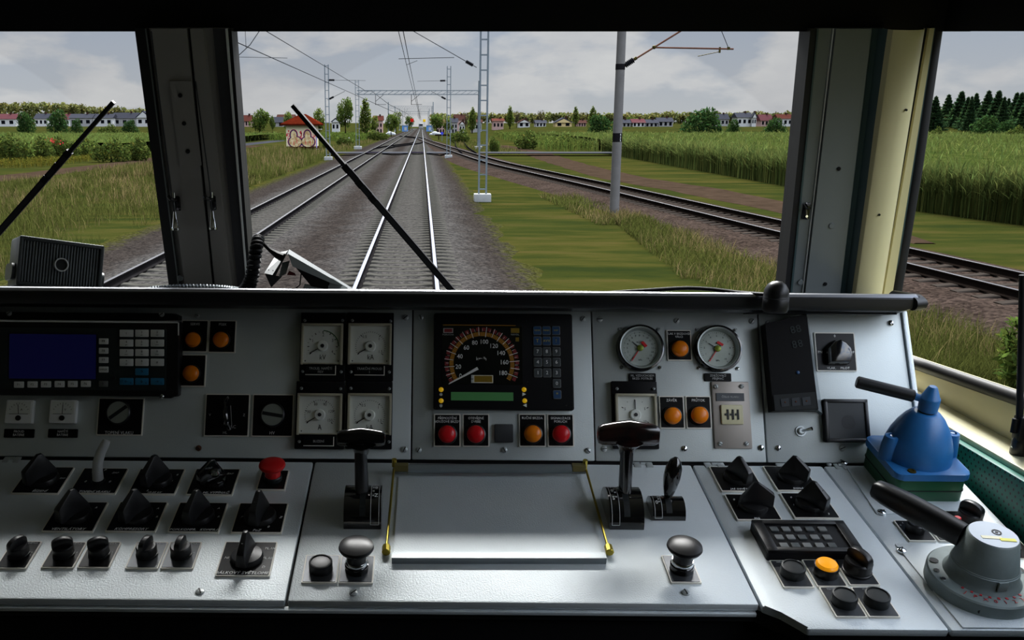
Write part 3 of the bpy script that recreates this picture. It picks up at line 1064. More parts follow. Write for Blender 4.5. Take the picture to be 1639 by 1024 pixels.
link('field_canopy', canopy('field_canopy', 'crop_top', [[(y, a + 1.6, b) for y, a, b in CORN]], 1.12), f_)
W2 = [(116, 15.5, 22), (140, 16.5, 24), (200, 17.5, 26), (250, 19, 27)]
field('weed_field', 'weedy green strip beyond the crossing between dirt path and crop field', W2, 1.0, 16, 'corn', hw=.028, seed=4, col=(.85, .9, .7))
LF = [(92, -60, -38), (118, -90, -33), (160, -120, -33), (232, -190, -33)]
f_ = field('crop_field', 'pale green crop field behind the hedge on the left', LF, 1.15, 8.0, 'corn', seed=7, col=(1.0, 1.05, 1.0))
link('field_canopy', canopy('field_canopy', 'crop_top_pale', [LF], .85), f_)
LF2 = [(190, -31, -12), (250, -31, -12)]
field('weed_field', 'weedy green strip left of the tracks beyond the crossing', LF2, .9, 26, 'corn', hw=.03, seed=9, col=(.75, .85, .6))
LF3 = [(72, -60, -29.5), (88, -70, -29.5), (100, -60, -29)]
field('weed_field', 'yellowish tall weeds at the foot of the left hedge', LF3, .15, 22, 'blade', hw=.03, seed=9, col=(1.15, 1.0, .6))

# tall seeding grass on the verges
def tall_grass(name, label, regions, n, hmin, hmax):
    P = []
    for (y0, y1, a0, a1, b0, b1, n_) in regions:
        u = R_.random(n_) ** 1.5
        y = y0 + (y1 - y0) * u
        x = (a0 + (a1 - a0) * u) + ((b0 - a0) + ((b1 - a1) - (b0 - a0)) * u) * R_.random(n_)
        P.append(np.stack([x, y, np.full(n_, -.37)], 1))
    P = np.concatenate(P)
    den = np.array([noise.noise(Vector((q[0] * .35, q[1] * .16, 3))) for q in P])
    keep = R_.random(len(P)) < (.62 + den * .9)
    P, den = P[keep], den[keep]
    N = len(P)
    clump = np.array([noise.noise(Vector((q[0] * .55, q[1] * .22, 12))) for q in P])
    straw = R_.random(N) < np.clip(.14 + .8 * clump, .02, .55)
    h = R_.uniform(hmin, hmax, N) * (1 + .5 * den)
    h = np.where(straw, h * 1.3, h)
    g = (1 + R_.normal(0, .22, N)).clip(.35, 1.9)
    T = np.stack([g * .84, g * .84, g * .70], 1)
    T[straw] = np.stack([g * 1.95, g * 1.36, g * 2.0], 1)[straw]
    far = np.clip(P[:, 1] / 24, .6, 4)
    wd = np.where(straw, .011, .014) * far
    me = blades(name, P, h, wd, .22, 'blade', T)
    return tag(link(name, me), label, 'tall grass', kind='stuff')
tall_grass('tall_grass', 'tall seeding grass between the dirt path and the left track', [(18, 52, -21, -22.6, -9.0, -9.1, 52000), (52, 84, -22.6, -22.8, -9.1, -9.2, 17000)], 0, .16, .50)
tall_grass('tall_grass', 'taller seeding grass further off in front of the graffiti hut', [(58, 118, -19, -21, -9.2, -9.3, 22000)], 0, .30, .80)
tall_grass('tall_grass', 'tall seeding grass clump around the foot of the round concrete pole', [(11.5, 20, 6.2, 5.8, 8.9, 8.6, 13000), (20, 33, 5.6, 6.6, 8.4, 7.6, 11000), (31, 43, 5.8, 5.4, 7.9, 7.0, 5000), (6.5, 12, 6.2, 6.2, 9.4, 9.0, 9000)], 0, .12, .36)
tall_grass('tall_grass', 'yellow green weeds at the edge right of the tracks beyond the crossing', [(106, 190, 6.5, 4.5, 12, 11, 2600), (118, 190, -13, -12, -9.6, -9.4, 2000)], 0, .2, .5)
# leafy shrub right outside the side window
q = gp(1640, 640, -.36)
sh = thing('shrub', 'leafy willow-like shrub right outside the side window', 'shrub', (q.x, q.y, -.36))
pts = blob_pts([(0, 0, .62, .34, .36, .5), (.1, .1, .3, .34, .3, .3)], 900)
link('foliage', leaves('foliage', pts, .05, 'leaf_mid', .35, .1, 3.2), sh)
mb = MB()
for k in range(7):
    a = k * .9
    mb.tube([(0, 0, -.02), (.1 * math.cos(a), .1 * math.sin(a), .4), (.22 * math.cos(a), .2 * math.sin(a), .85)], .012, 6, radii=[.014, .01, .004])
mb.build('stem', 'bark', sh)

# ---------------------------------------------------------------- masts, portals, wires
def ladder(mb_posts, mb_rungs, x, y, zb, h, wd, step):
    for s in (-1, 1):
        mb_posts.append(((x + s * (wd / 2 - .035), y, zb + h / 2), (.07, .16, h)))
    k = zb + .35
    while k < zb + h:
        for dy in (-.075, .075):
            mb_rungs.append(((x, y + dy, k), (wd - .1, .012, .05)))
        k += step
def mast(x, y, h, wd, step, label, brackets=(), zb=-.30, blk=(.72, .6, .42), group='lattice line masts'):
    o = thing('line_mast', label, 'line mast', (x, y, zb))
    ps, rs = [], []
    ladder(ps, rs, 0, 0, .12, h, wd, step)
    for c, d in ps: MB().box(c, d).build('post', 'galvanised', o)
    mb = MB()
    for c, d in rs: mb.box(c, d)
    mb.build('rungs', 'galvanised', o)
    MB().box((0, 0, .06), blk, .02).build('footing', 'white_concrete', o)
    for a, b, r, ins in brackets:
        mb = MB()
        mb.rod(a, b, r, seg=8)
        arm = mb.build('bracket_arm', 'wire_pale', o)
        if ins:
            d = (Vector(b) - Vector(a)).normalized()
            c0 = Vector(a) + d * ins[0]
            mb = MB()
            prof = []
            for k in range(7):
                z = ins[1] * k / 7
                prof += [(ins[2] * .62, z), (ins[2], z + ins[1] / 28), (ins[2], z + ins[1] / 10), (ins[2] * .62, z + ins[1] / 7.2)]
            mb.lathe(prof, Matrix.Translation(c0) @ d.to_track_quat('Z', 'Y').to_matrix().to_4x4(), 10)
            mb.build('insulator', 'insulator', arm)
    return o
def loc(px, py, Y, x, y, z):
    q = atY(px, py, Y)
    return (q.x - x, q.y - y, q.z - z)
x, y, z = 2.62, 40.7, -.30
mast(x, y, 9.4, .385, .62, 'nearest tall ladder mast with white footing right of main track',
     [(loc(763, 108, y, x, y, z), loc(662, 50, y, x, y, z), .016, (.18, .34, .075)), (loc(727, 92, y, x, y, z), loc(638, 94, y, x, y, z), .014, None), (loc(668, 97, y, x, y, z), loc(650, 104, y, x, y, z), .01, None)])
x, y = 2.62, 93.0
mast(x, y, 8.55, .40, .72, 'shorter ladder mast at the crossing right of main track',
     [(loc(716, 129, y, x, y, z), loc(668, 130, y, x, y, z), .016, (.2, .5, .09)), (loc(716, 160, y, x, y, z), loc(690, 146, y, x, y, z), .02, (.2, .45, .1))])
x, y = -8.65, 88.0
mast(x, y, 8.4, .40, .72, 'ladder mast on the left beside the graffiti hut',
     [(loc(523, 128, y, x, y, z), loc(585, 129, y, x, y, z), .016, (.2, .5, .09)), (loc(524, 160, y, x, y, z), loc(552, 146, y, x, y, z), .02, (.2, .45, .1))])

def portal(D, legs, beam_y, top_y, label, thick=.5, lattice=True):
    xa, xb = legs
    zt = atY(PX, top_y, D).z
    zbm = atY(PX, beam_y, D).z
    o = thing('catenary_portal', label, 'catenary portal', (xa, D, -.32))
    span = xb - xa
    ps, rs = [], []
    if lattice:
        ladder(ps, rs, 0, 0, .1, zt + .3, .5, .75)
        mb = MB()
        for c, d in rs: mb.box(c, d)
        mb.build('rungs', 'galvanised', o)
        for c, d in ps: MB().box(c, d).build('post', 'galvanised', o)
    else:
        MB().cyl((0, 0, 0), .2, zt + .3, r2=.14, seg=10).build('post', 'galvanised', o)
    MB().cyl((span, 0, 0), .19 if lattice else .2, zt + .3, r2=.13, seg=10).build('post', 'galvanised', o)
    for xx in (0, span): MB().box((xx, 0, .1), (1.0, .9, .5), .03).build('footing', 'white_concrete', o)
    mb = MB()
    zb = zbm + .32
    for s in (-1, 1):
        for yy in (-.2, .2):
            mb.box((span / 2, yy, zb + s * thick / 2), (span, .07, .09))
    k, n = 0, int(span / .8)
    for k in range(n):
        x0, x1 = span * k / n, span * (k + 1) / n
        for yy in (-.2, .2):
            mb.bar((x0, yy, zb - thick / 2), (x1, yy, zb + thick / 2), .04, .05, (0, 1, 0))
    mb.build('lattice_beam', 'galvanised', o)
    for tx in (-5.22, -.47):
        h = thing('x', None, None)
        COL.objects.unlink(h)
        bpy.data.objects.remove(h)
        mb = MB()
        lx = tx - xa
        mb.rod((lx - .9, 0, zb - thick / 2), (lx - .9, 0, 5.75), .035, seg=6)
        mb.rod((lx - .9, 0, 5.8), (lx + .5, 0, 5.8), .03, seg=6)
        mb.rod((lx - .9, 0, 6.2), (lx + .2, 0, zb - thick / 2), .03, seg=6)
        mb.build('hanger_frame', 'wire_dark', o)
    return o
portal(127.5, (-8.55, 7.6), 148, 129, 'nearest lattice catenary portal spanning all the tracks')
portal(345, (-12.0, 4.1), 171.5, 163, 'second catenary portal beyond the crossing', .7, False)
portal(430, (-12.0, 4.6), 177, 170, 'third catenary portal in the row', .7, False)
portal(520, (-12.0, 4.1), 180, 174, 'fourth catenary portal in the row', .8, False)
portal(610, (-12.0, 4.1), 183, 178, 'farthest catenary portal before the station', .8, False)

def wire(name, label, pts, r, cat='overhead wire', mt='wire_dark'):
    pts = [Vector(p) for p in pts]
    o = thing(name, label, cat, pts[0]) if False else None
    mb = MB()
    n = len(pts)
    mb.tube([p - pts[0] for p in pts], r, 6, radii=[r * max(1, min(3.2, p.y / 60)) for p in pts])
    w_ = mb.build(name, mt, None, Matrix.Translation(pts[0]))
    return tag(w_, label, cat, 'overhead wires')
YS = [16, 24, 40, 60, 90, 127, 180, 250, 345, 430, 520, 610]
wire('contact_wire', 'straight contact wire over the main track, right one of the centre pair', [(-.52, y, 5.5 - .05 * math.sin(y / 30)) for y in YS], .012)
wire('messenger_wire', 'carrying wire over the main track, left one of the centre pair', [(-.76, y, 5.85 + .1 * math.cos(y / 26)) for y in YS], .012)
wire('contact_wire', 'lower of the two dark wires sweeping in at upper left', [(-5.2, y, 5.16) for y in YS], .013)
wire('messenger_wire', 'upper of the two dark wires sweeping in at upper left', [(-5.25, y, 5.98) for y in YS[:4]] + [(-5.3, 88, 6.0), (-6.2, 105, 6.45), (-6.6, 127, 7.2), (-6.2, 180, 6.6), (-5.3, 250, 6.4), (-5.2, 345, 6.6), (-5.2, 430, 6.4), (-5.2, 520, 6.5), (-5.2, 610, 6.5)], .013)
wire('cross_wire', 'pale slanting wire at the top beside the left pillar', [(-7.9, 32, 4.45), atY(374, 96, 32), atY(400, 72, 32), (-5.25, 32, 5.99), (-4.3, 32, 6.4)], .014, mt='wire_pale')
wire('registration_wire', 'thin pale level wire at the top beside the left pillar', [(-7.9, 32, 5.0), atY(374, 91, 32), atY(460, 93, 32)], .009, mt='wire_pale')
q = atY(392, 50, 32)
wire('dropper_wire', 'short hanging wire at the top beside the left pillar', [(q.x, q.y, q.z + .5), atY(394, 78, 32)], .008)

pb = Vector((7.13, 34.8, -.36))
po = thing('concrete_pole', 'round grey concrete line pole with a dark number band beside the branch track', 'line pole', pb)
MB().lathe([(.175, -.1), (.172, 1.2), (.155, 7.6)], None, 24).build('pole', 'concrete_pole', po)
zb1, zb2 = atY(983, 227, 34.8).z + .36, atY(983, 213, 34.8).z + .36
bd = MB().lathe([(.173, zb1), (.172, zb2)], None, 24, caps=False)
bd = bd.build('number_band', 'pole_band', po)
me = text_mesh('number', '6\n2\n5', .105, 'ink_white')
link('number', me, bd, Matrix.Translation((.085, -.153, (zb1 + zb2) / 2)) @ Matrix.Rotation(.5, 4, 'Z') @ Matrix.Rotation(PI / 2, 4, 'X'))
z3 = atY(986, 107, 34.8).z + .36
MB().lathe([(.17, z3 - .10), (.17, z3 + .10)], None, 24).build('clamp_band', 'pole_band', po)
lp = lambda px_, py_: Vector(loc(px_, py_, 34.8, pb.x, pb.y, pb.z))
br = thing('cantilever_bracket', 'rusty brown pipe bracket with black insulator reaching right from the round pole', 'catenary bracket', pb)
MB().rod(lp(990, 111), lp(1110, 37), .032, seg=10).build('strut_pipe', 'rust_pipe', br)
MB().rod(lp(1048, 76), lp(1174, 78.5), .03, seg=10).build('level_pipe', 'rust_pipe', br)
MB().rod(lp(1150, 83), lp(1117, 90), .014, seg=8).build('steady_arm', 'fitting_olive', br)
MB().rod(lp(1153, 45), lp(1166, 77), .012, seg=8).build('hanger_wire', 'wire_dark', br)
d = (lp(1015, 95) - lp(1001, 104)).normalized()
prof = []
for k in range(6):
    z_ = .36 * k / 6
    prof += [(.07, z_), (.105, z_ + .012), (.105, z_ + .03), (.07, z_ + .045)]
MB().lathe(prof, Matrix.Translation(lp(1000.5, 104.5)) @ d.to_track_quat('Z', 'Y').to_matrix().to_4x4(), 14).build('insulator', 'insulator', br)
mb = MB()
mb.cyl((0, 0, 0), .06, .1, m=Matrix.Translation(lp(997.5, 106)) @ d.to_track_quat('Z', 'Y').to_matrix().to_4x4())
mb.cyl((0, 0, 0), .06, .1, m=Matrix.Translation(lp(1015, 95)) @ d.to_track_quat('Z', 'Y').to_matrix().to_4x4())
mb.sph(lp(1047, 75.5), .07)
mb.box(lp(1152, 80), (.06, .05, .2))
mb.box(lp(1166, 77.5), (.09, .06, .1))
mb.build('fittings', 'fitting_olive', br)

# ---------------------------------------------------------------- hut
hb = atY(481, 199, 118)
hut = thing('trackside_hut', 'cream trackside hut with graffiti and red hipped roof', 'hut', (hb.x, 118, -.36))
hw = 46 * 118 / 1500
MB().box((0, 1.6, 1.75), (hw, 3.2, 3.5)).build('walls', 'hut_wall', hut)
MB().box((0, 1.6, .28), (hw + .06, 3.26, .62)).build('plinth', 'hut_base', hut)
mb = MB()
e, zt = .62, 3.32
vs = [(-hw / 2 - e, -.62, zt), (hw / 2 + e, -.62, zt), (hw / 2 + e, 3.8, zt), (-hw / 2 - e, 3.8, zt), (-.2, 1.6, zt + 1.2), (.5, 1.6, zt + 1.2)]
vs2 = [(a, b, c - .16) for a, b, c in vs[:4]]
mb._in(vs + vs2, [(0, 1, 5, 4), (1, 2, 5), (2, 3, 4, 5), (3, 0, 4), (6, 7, 1, 0), (7, 8, 2, 1), (8, 9, 3, 2), (9, 6, 0, 3), (9, 8, 7, 6)])
mb.build('roof', 'roof_red', hut)
MB().box((0, 1.59, zt - .16), (hw + 2 * e - .02, 4.38, .1)).build('eaves', 'roof_brown', hut)
MB().box((hw / 2 + .02, .9, 1.45), (.05, .95, 2.1)).build('door', 'door_violet', hut)
MB().box((hw / 2 + .35, .9, .12), (.75, 1.4, .26)).build('door_step', 'white_concrete', hut)
MB().box((hw / 2 + .3, .9, 2.66), (.75, 1.2, .07)).build('door_canopy', 'white_concrete', hut)
def disc(mb, cx, cz, rx, rz, y):
    pts = [(cx + rx * math.cos(a * PI / 12), cz + rz * math.sin(a * PI / 12)) for a in range(24)]
    mb.prism([(a, -b) for a, b in pts], y, y + .012, Matrix.Rotation(-PI / 2, 4, 'X') @ Matrix.Scale(1, 4) if False else Matrix(((1, 0, 0, 0), (0, 0, -1, 0), (0, -1, 0, 0), (0, 0, 0, 1))))
for lay, mt_, add in ((0, 'graffiti_red', .17), (1, 'graffiti_blue', .125), (2, 'graffiti_cream', 0)):
    for cx in (-.70, .88):
        mb = MB()
        disc(mb, cx, 1.15, .78 + add, .62 + add * .8, .002 + lay * .014)
        disc(mb, cx - (.18 if cx < 0 else .06), 1.98, .36 + add, .52 + add, .003 + lay * .014)
        mb.build('graffiti', mt_, hut)
mb = MB()
for k in range(34):
    cx = rng.choice((-1.6, 0.05, 1.6)) + rng.uniform(-.16, .16)
    disc(mb, cx, rng.uniform(1.5, 2.5), .045, .11, .003)
for cx in (-.9, -.5, .6, 1.15): disc(mb, cx, 1.1 + .1 * math.sin(cx * 9), .035, .3, .045)
mb.build('graffiti_dabs', 'graffiti_red', hut)

# ---------------------------------------------------------------- small trackside things
def sign(name, px_, py_, r, D, mt_, label, post=True, square=False):
    q = atY(px_, py_, D)
    zb = gz(q.x, D) if abs(q.x) > 3 else -.25
    o = thing(name, label, 'signal' if 'signal' in name else 'sign', (q.x, D, zb))
    zc = q.z - zb
    MB().cyl((0, .06, 0), .06, zc, seg=8).build('post', 'galvanised', o)
    if square: MB().box((0, 0, zc), (2 * r, .08, 2 * r), .02).build('board', mt_, o)
    else: MB().cyl((0, .04, zc), r, .06, axis='y', seg=20).build('board', mt_, o)
sign('signal_board', 659.5, 192.5, .70, 420, 'sign_red', 'small red signal board far ahead left of the main track', square=True)
sign('signal_board', 679, 193, .55, 400, 'sign_yellow', 'small yellow signal board far ahead right of the main track', square=True)
sign('round_sign', 707.5, 213.5, .28, 190, 'sign_blue', 'small round blue sign in the weeds by the siding')
for px_, lb in ((624, 'white stone heap beside the tracks left of the second portal'), (696, 'white stone heap beside the tracks right of the second portal')):
    q = atY(px_, 217, 300)
    mb = MB()
    mb.sph((0, 0, .3), 1, (1.1, .9, .8), sub=2)
    mb.sph((1.1, .2, .2), 1, (.8, .8, .6), sub=2)
    mb.sph((-.9, .1, .1), 1, (.9, .8, .5), sub=2)
    o = mb.build('stone_heap', 'tarp_white', None, Matrix.Translation((q.x, 300, -.34)))
    tag(o, lb, 'stone heap', 'white heaps at the second portal')
for px_, D, lb in ((648, 440, 'small blue and white shelter left of the tracks far ahead'), (687, 440, 'small blue and white shelter right of the tracks far ahead')):
    q = atY(px_, 200, D)
    o = thing('platform_shelter', lb, 'shelter', (q.x, D, -.3), 'station shelters')
    MB().box((0, 1, 1.35), (2.7, 2, 2.7)).build('panel', 'shelter_blue', o)
    MB().box((0, .9, 2.9), (3.1, 2.4, .25)).build('roof', 'tarp_white', o)
    MB().box((.3, -.02, 1.2), (1.1, .06, 1.5)).build('poster', 'tarp_white', o)
q = atY(672.5, 196, 560)
o = thing('distant_train', 'tiny pale train front standing far ahead on the track', 'train', (-.47, 560, .02))
MB().box((0, 2, 1.9), (2.7, 5, 3.3), .5).build('body', 'house_grey', o)
MB().box((0, -.52, 2.5), (1.9, .05, .8), .02).build('front_window', 'dark_window', o)
for cx in (-.9, .9): MB().cyl((cx, -.55, 1.1), .16, .08, axis='y', seg=12).build('headlight', 'tarp_white', o)
for cx in (-.75, .75): MB().box((cx, 2, .16), (.14, 4, .5)).build('wheel_set', 'rail_side', o)
o = thing('marker_post', 'low white marker stones beside the left field road', 'marker', (atY(558, 213, 190).x, 190, -.36))
MB().box((0, 0, .35), (.5, .4, .7), .05).build('stone', 'white_concrete', o)
o = thing('timber_fence', 'low dark timber barrier behind the round blue sign', 'fence', (atY(700, 215, 205).x, 205, -.36))
MB().box((2.3, 0, 1.0), (5.6, .14, .35)).build('rail_board', 'bark', o)
for cx in (.3, 4.3): MB().box((cx, .02, .5), (.22, .2, 1.0)).build('post', 'dirt', o)

# ---------------------------------------------------------------- houses
def house(x0, x1, rt, ev, D, wall, roof, label, gable=False, wins=3, group='village houses'):
    a, b = atY(x0, 199, D), atY(x1, 199, D)
    cx, wd = (a.x + b.x) / 2, b.x - a.x
    zb = gz(cx, D) - .1
    ze, zr = atY(x0, ev, D).z - zb, atY(x0, rt, D).z - zb
    dp = wd if gable else min(9, max(6, wd * .6))
    o = thing('house', label, 'house', (cx, D, zb), group)
    MB().box((0, dp / 2, ze / 2), (wd, dp, ze)).build('walls', wall, o)
    mb = MB()
    e = .4
    if gable:
        P = [(-wd / 2 - e, ze - .25), (wd / 2 + e, ze - .25), (0, zr)]
        mb._in([(x, -e, z) for x, z in P] + [(x, dp + e, z) for x, z in P], [(0, 1, 4, 3), (1, 2, 5, 4), (2, 0, 3, 5), (0, 2, 1), (3, 4, 5)])
        r = mb.build('roof', roof, o)
        MB()._in and None
        g = MB()
        P2 = [(-wd / 2 + .1, ze - .3), (wd / 2 - .1, ze - .3), (0, zr - .45)]
        g._in([(x, -e - .06, z) for x, z in P2] + [(x, -e + .2, z) for x, z in P2], [(0, 1, 4, 3), (1, 2, 5, 4), (2, 0, 3, 5), (0, 2, 1), (3, 4, 5)])
        g.build('gable', wall, o)
    else:
        P = [(-e, ze - .2), (dp + e, ze - .2), (dp / 2, zr)]
        mb._in([(-wd / 2 - e, y, z) for y, z in P] + [(wd / 2 + e, y, z) for y, z in P], [(0, 1, 4, 3), (1, 2, 5, 4), (2, 0, 3, 5), (0, 2, 1), (3, 4, 5)])
        mb.build('roof', roof, o)
    for k in range(wins):
        xx = -wd / 2 + wd * (k + .5) / wins
        for zz_ in ((ze * .62, ze * .2) if ze > 4 else (ze * .55,)):
            MB().box((xx, -.03, zz_), (min(1.3, wd / wins * .5), .08, 1.2)).build('window', 'dark_window', o)
    MB().box((wd * .2, dp * .5, zr - .1), (.6, .6, 1.2)).build('chimney', 'roof_brown', o)
    return o
H = 'house_white house_grey house_cream house_pink'.split()
for a in [
    (-14, 25, 182, 189.5, 340, H[0], 'roof_pink', 'long low house with red roof at far left edge'),
    (56, 76, 181.5, 189, 352, H[0], 'roof_slate', 'small white house with slate roof between the two left bushes'),
    (98, 111, 182, 190, 372, H[0], 'roof_pink', 'narrow pink roofed house behind the tallest left bush'),
    (112, 147, 182, 188, 345, H[1], 'roof_slate', 'grey house first in the left terrace, near the pink roof'),
    (149, 180, 182, 188, 346, H[0], 'roof_slate', 'pale house in mid terrace, crossed by the left wiper tip'),
    (181, 219, 180, 188.5, 350, H[1], 'roof_slate', 'wide slate roofed house right of the wiper tip'),
    (388, 401, 184, 193, 330, H[3], 'roof_rust', 'rust roofed gabled house hard against the left pillar'),
    (433, 466, 187, 195, 330, H[1], 'roof_slate', 'long grey roofed barn just left of the hut'),
    (444, 470, 183, 188, 362, H[3], 'roof_brown', 'brownish roofed building behind the grey barn'),
    (598, 612, 185, 192, 350, H[3], 'roof_rust', 'rust roofed farm left of the second portal'),
    (699, 712, 191, 196, 380, H[3], 'roof_pink', 'small pinkish house right of the second portal'),
    (718, 732, 189, 195, 370, H[1], 'roof_slate', 'grey house partly behind the shorter ladder mast'),
    (728, 744, 183, 191, 400, H[3], 'roof_brown', 'large brown roofed building behind the white gable'),
    (755, 771, 191, 195, 345, H[1], 'roof_brown', 'dark roofed house behind the near ladder mast'),
    (789, 806, 189.5, 193, 350, H[3], 'roof_rust', 'pink walled house with red roof right of the near mast'),
    (858, 874, 192, 196, 345, H[0], 'roof_slate', 'small white house below the brown sparse tree'),
    (926, 938, 192, 196, 350, H[3], 'roof_brown', 'tiny house between the two pointed trees'),
    (990, 1009, 191, 196, 330, H[1], 'roof_slate', 'grey house first right of the round pole'),
    (1013, 1032, 190, 195.5, 332, H[0], 'roof_pink', 'white house with pink roof right of the round pole'),
    (1033, 1053, 191, 196, 334, H[1], 'roof_slate', 'grey house between pink roofed and tall slate house'),
    (1054, 1077, 188, 194, 336, H[1], 'roof_slate', 'tall slate roofed house nearest the big dark bush'),
    (1148, 1166, 182, 190, 380, H[1], 'roof_slate', 'grey roofed house behind the right shoulder of the big bush'),
    (1180, 1203, 180, 187, 330, H[0], 'roof_slate', 'long white house with slate roof near the right pillar'),
    (1218, 1236, 183, 192, 350, H[3], 'roof_pink', 'pinkish roofed house left of the red roofed house'),
    (1246, 1268, 182.5, 189, 345, H[0], 'roof_rust', 'red roofed house beside the right pillar'),
    (1500, 1508, 191, 194, 360, H[0], 'roof_slate', 'tiny pale house low behind the first side window conifers'),
    (1519, 1528, 190, 193.5, 360, H[0], 'house_white', 'tiny all white house under the third side window conifer'),
]:
    house(*a)
for a in [
    (219, 241, 177, 187, 330, H[0], 'roof_slate', 'white gabled house tight left of the left pillar'),
    (531, 543, 188.5, 194, 300, H[0], 'roof_slate', 'bright white gabled house right of the ladder mast by the hut'),
    (575, 590, 187, 193, 300, H[2], 'roof_slate', 'yellow house with grey gable beside the lattice portal leg'),
    (735, 744, 193, 198, 345, H[0], 'roof_brown', 'tiny white pointed gable right of the shorter ladder mast'),
    (830, 848, 190, 195, 345, H[0], 'roof_brown', 'pale gabled house right of the brown tree'),
    (889, 915, 188, 195, 330, H[2], 'roof_slate', 'cream gabled house with slate roof left of the pointed pair'),
    (1203, 1210, 180, 187, 329, H[0], 'roof_slate', 'narrow white gable end joined to the long white house'),
]:
    house(*a, gable=True, wins=2)
# ================================================================ CAB SHELL
L = _L0
def winglass(name, arc_c, arc_r):
    """thin tinted pane; the sector swept by the wiper is a little cleaner than the rest"""
    m = bpy.data.materials.new(name)
    m.use_nodes = True
    t = NT(m.node_tree)
    o = t.n('ShaderNodeOutputMaterial')
    tc = t.n('ShaderNodeTexCoord')
    col = (.78, .79, .79, 1)
    if arc_r:
        d = t.n('ShaderNodeVectorMath', {'operation': 'DISTANCE'}, i0=tc.outputs['Object'])
        d.inputs[1].default_value = arc_c
        f = t.n('ShaderNodeMapRange', None, Value=d.outputs['Value'])
        f.inputs['From Min'].default_value = arc_r - .003
        f.inputs['From Max'].default_value = arc_r + .003
        col = t.mix(f.outputs[0], (.80, .81, .81, 1), (.735, .742, .745, 1))
    tr = t.n('ShaderNodeBsdfTransparent', None, Color=col)
    gl = t.n('ShaderNodeBsdfGlossy', None, Color=(1, 1, 1, 1), Roughness=.02)
    mx = t.n('ShaderNodeMixShader', None, i0=.0, i1=tr.outputs[0], i2=gl.outputs[0])
    t.t.links.new(mx.outputs[0], o.inputs[0])
    MATS[name] = m
    return name

def ws(x, y, h=0.0): return WS.w(x, y, h)
def lin(x50, x460, y): return x50 + (x460 - x50) * (y - 50) / 410
def ws_strip(mb, tl, bl, tr, br, h0, h1, y0=44, y1=478, dx=0):
    """upright strip of the windscreen frame between two slanted edges"""
    c = [(lin(tl, bl, y1), y1), (lin(tr, br, y1), y1), (lin(tr, br, y0), y0), (lin(tl, bl, y0), y0)]
    uv = [WS.uv(*k) for k in c]
    return mb.hexa([WS.pt(p.x, p.y, h0) for p in uv], [WS.pt(p.x, p.y, h1) for p in uv])

# header over the windscreen
a, b = WS.uv(-400, 50), WS.uv(1640, 50)
def hz(u): return a.y + (b.y - a.y) * (u - a.x) / (b.x - a.x)
mb = MB()
U0, U1 = -1.62, 1.02
mb.hexa([WS.pt(U0, hz(U0), -.06), WS.pt(U1, hz(U1), -.06), WS.pt(U1, hz(U1), .006), WS.pt(U0, hz(U0), .006)], [WS.pt(U0, .95, -.06), WS.pt(U1, .95, -.06), WS.pt(U1, .95, .006), WS.pt(U0, .95, .006)])
structure(mb.build('trim_1', 'cab_black'))
for n_, pts, arc in (('window_1', [(-420, 478), (lin(240, 288, 478), 478), (240, 44), (-420, 44)], ((-180, 570), 545)), ('window_2', [(lin(366, 398, 478), 478), (lin(1296, 1256, 478), 478), (1296, 44), (366, 44)], ((835, 590), 556))):
    q = [WS.uv(*k) for k in pts]
    c = WS.uv(*arc[0])
    e = WS.uv(arc[0][0], arc[0][1] - arc[1])
    mat_n = winglass(n_ + '_glass', (c.x, c.y, 0), (e - c).length)
    mb = MB()
    mb._in([(p.x, p.y, 0) for p in q], [(0, 1, 2, 3)])
    m_ = WS.M(0, 0, -.012)
    structure(mb.build(n_, mat_n, None, m_))

a0_ = WS.uv(-418, 478)
mb = MB()
mb.hexa([WS.pt(-1.72, -.03, -.05), WS.pt(a0_.x, -.03, -.05), WS.pt(a0_.x, .55, -.05), WS.pt(-1.72, .55, -.05)], [WS.pt(-1.72, -.03, .02), WS.pt(a0_.x, -.03, .02), WS.pt(a0_.x, .55, .02), WS.pt(-1.72, .55, .02)])
structure(mb.build('trim_10', 'frame_grey_dark'))
# left pillar
LPil = structure(ws_strip(MB(), 236, 284, 368, 398, -.05, .016).build('trim_2', 'frame_grey_dark'))
def sub(parent, mb, name, mt):
    o = mb.build(name, mt)
    o.parent = parent
    return o
sub(LPil, ws_strip(MB(), 222, 276, 243, 290, -.03, .024), 'gasket', 'black_rubber')
sub(LPil, ws_strip(MB(), 239, 291, 241, 293, .016, .027), 'edge_strip', 'frame_grey')
sub(LPil, ws_strip(MB(), 250, 304, 306, 346, .016, .034), 'cover_plate', 'frame_grey_dark')
sub(LPil, ws_strip(MB(), 306, 346, 311, 350, .016, .020), 'groove', 'seam_dark')
sub(LPil, ws_strip(MB(), 311, 350, 331, 375, .016, .032), 'cover_plate', 'frame_grey_dark')
sub(LPil, ws_strip(MB(), 345, 384, 366, 398, .016, .022), 'inner_plate', 'frame_dark')
sub(LPil, ws_strip(MB(), 366, 399, 369.5, 401.5, .016, .030), 'bright_edge', 'trim_light')  # light paint stands in for the highlight on this pillar edge
sub(LPil, ws_strip(MB(), 369, 401, 375, 406, -.03, .026), 'gasket', 'black_rubber')
mb = MB()
c = [(279, 126), (313, 126), (329, 258), (295, 258)]
uv = [WS.uv(*k) for k in c]
sub(LPil, mb.hexa([WS.pt(p.x, p.y, .034) for p in uv[::-1]], [WS.pt(p.x, p.y, .0375) for p in uv[::-1]]), 'access_plate', 'frame_grey_dark')
for x, y in ((296, 148), (302, 192), (308, 236)):
    p = WS.uv(x, y)
    sub(LPil, MB().cyl((0, 0, 0), .0042, .004, m=WS.M(p.x, p.y, .0356), seg=16, bev=.001), 'screw', 'black_satin')
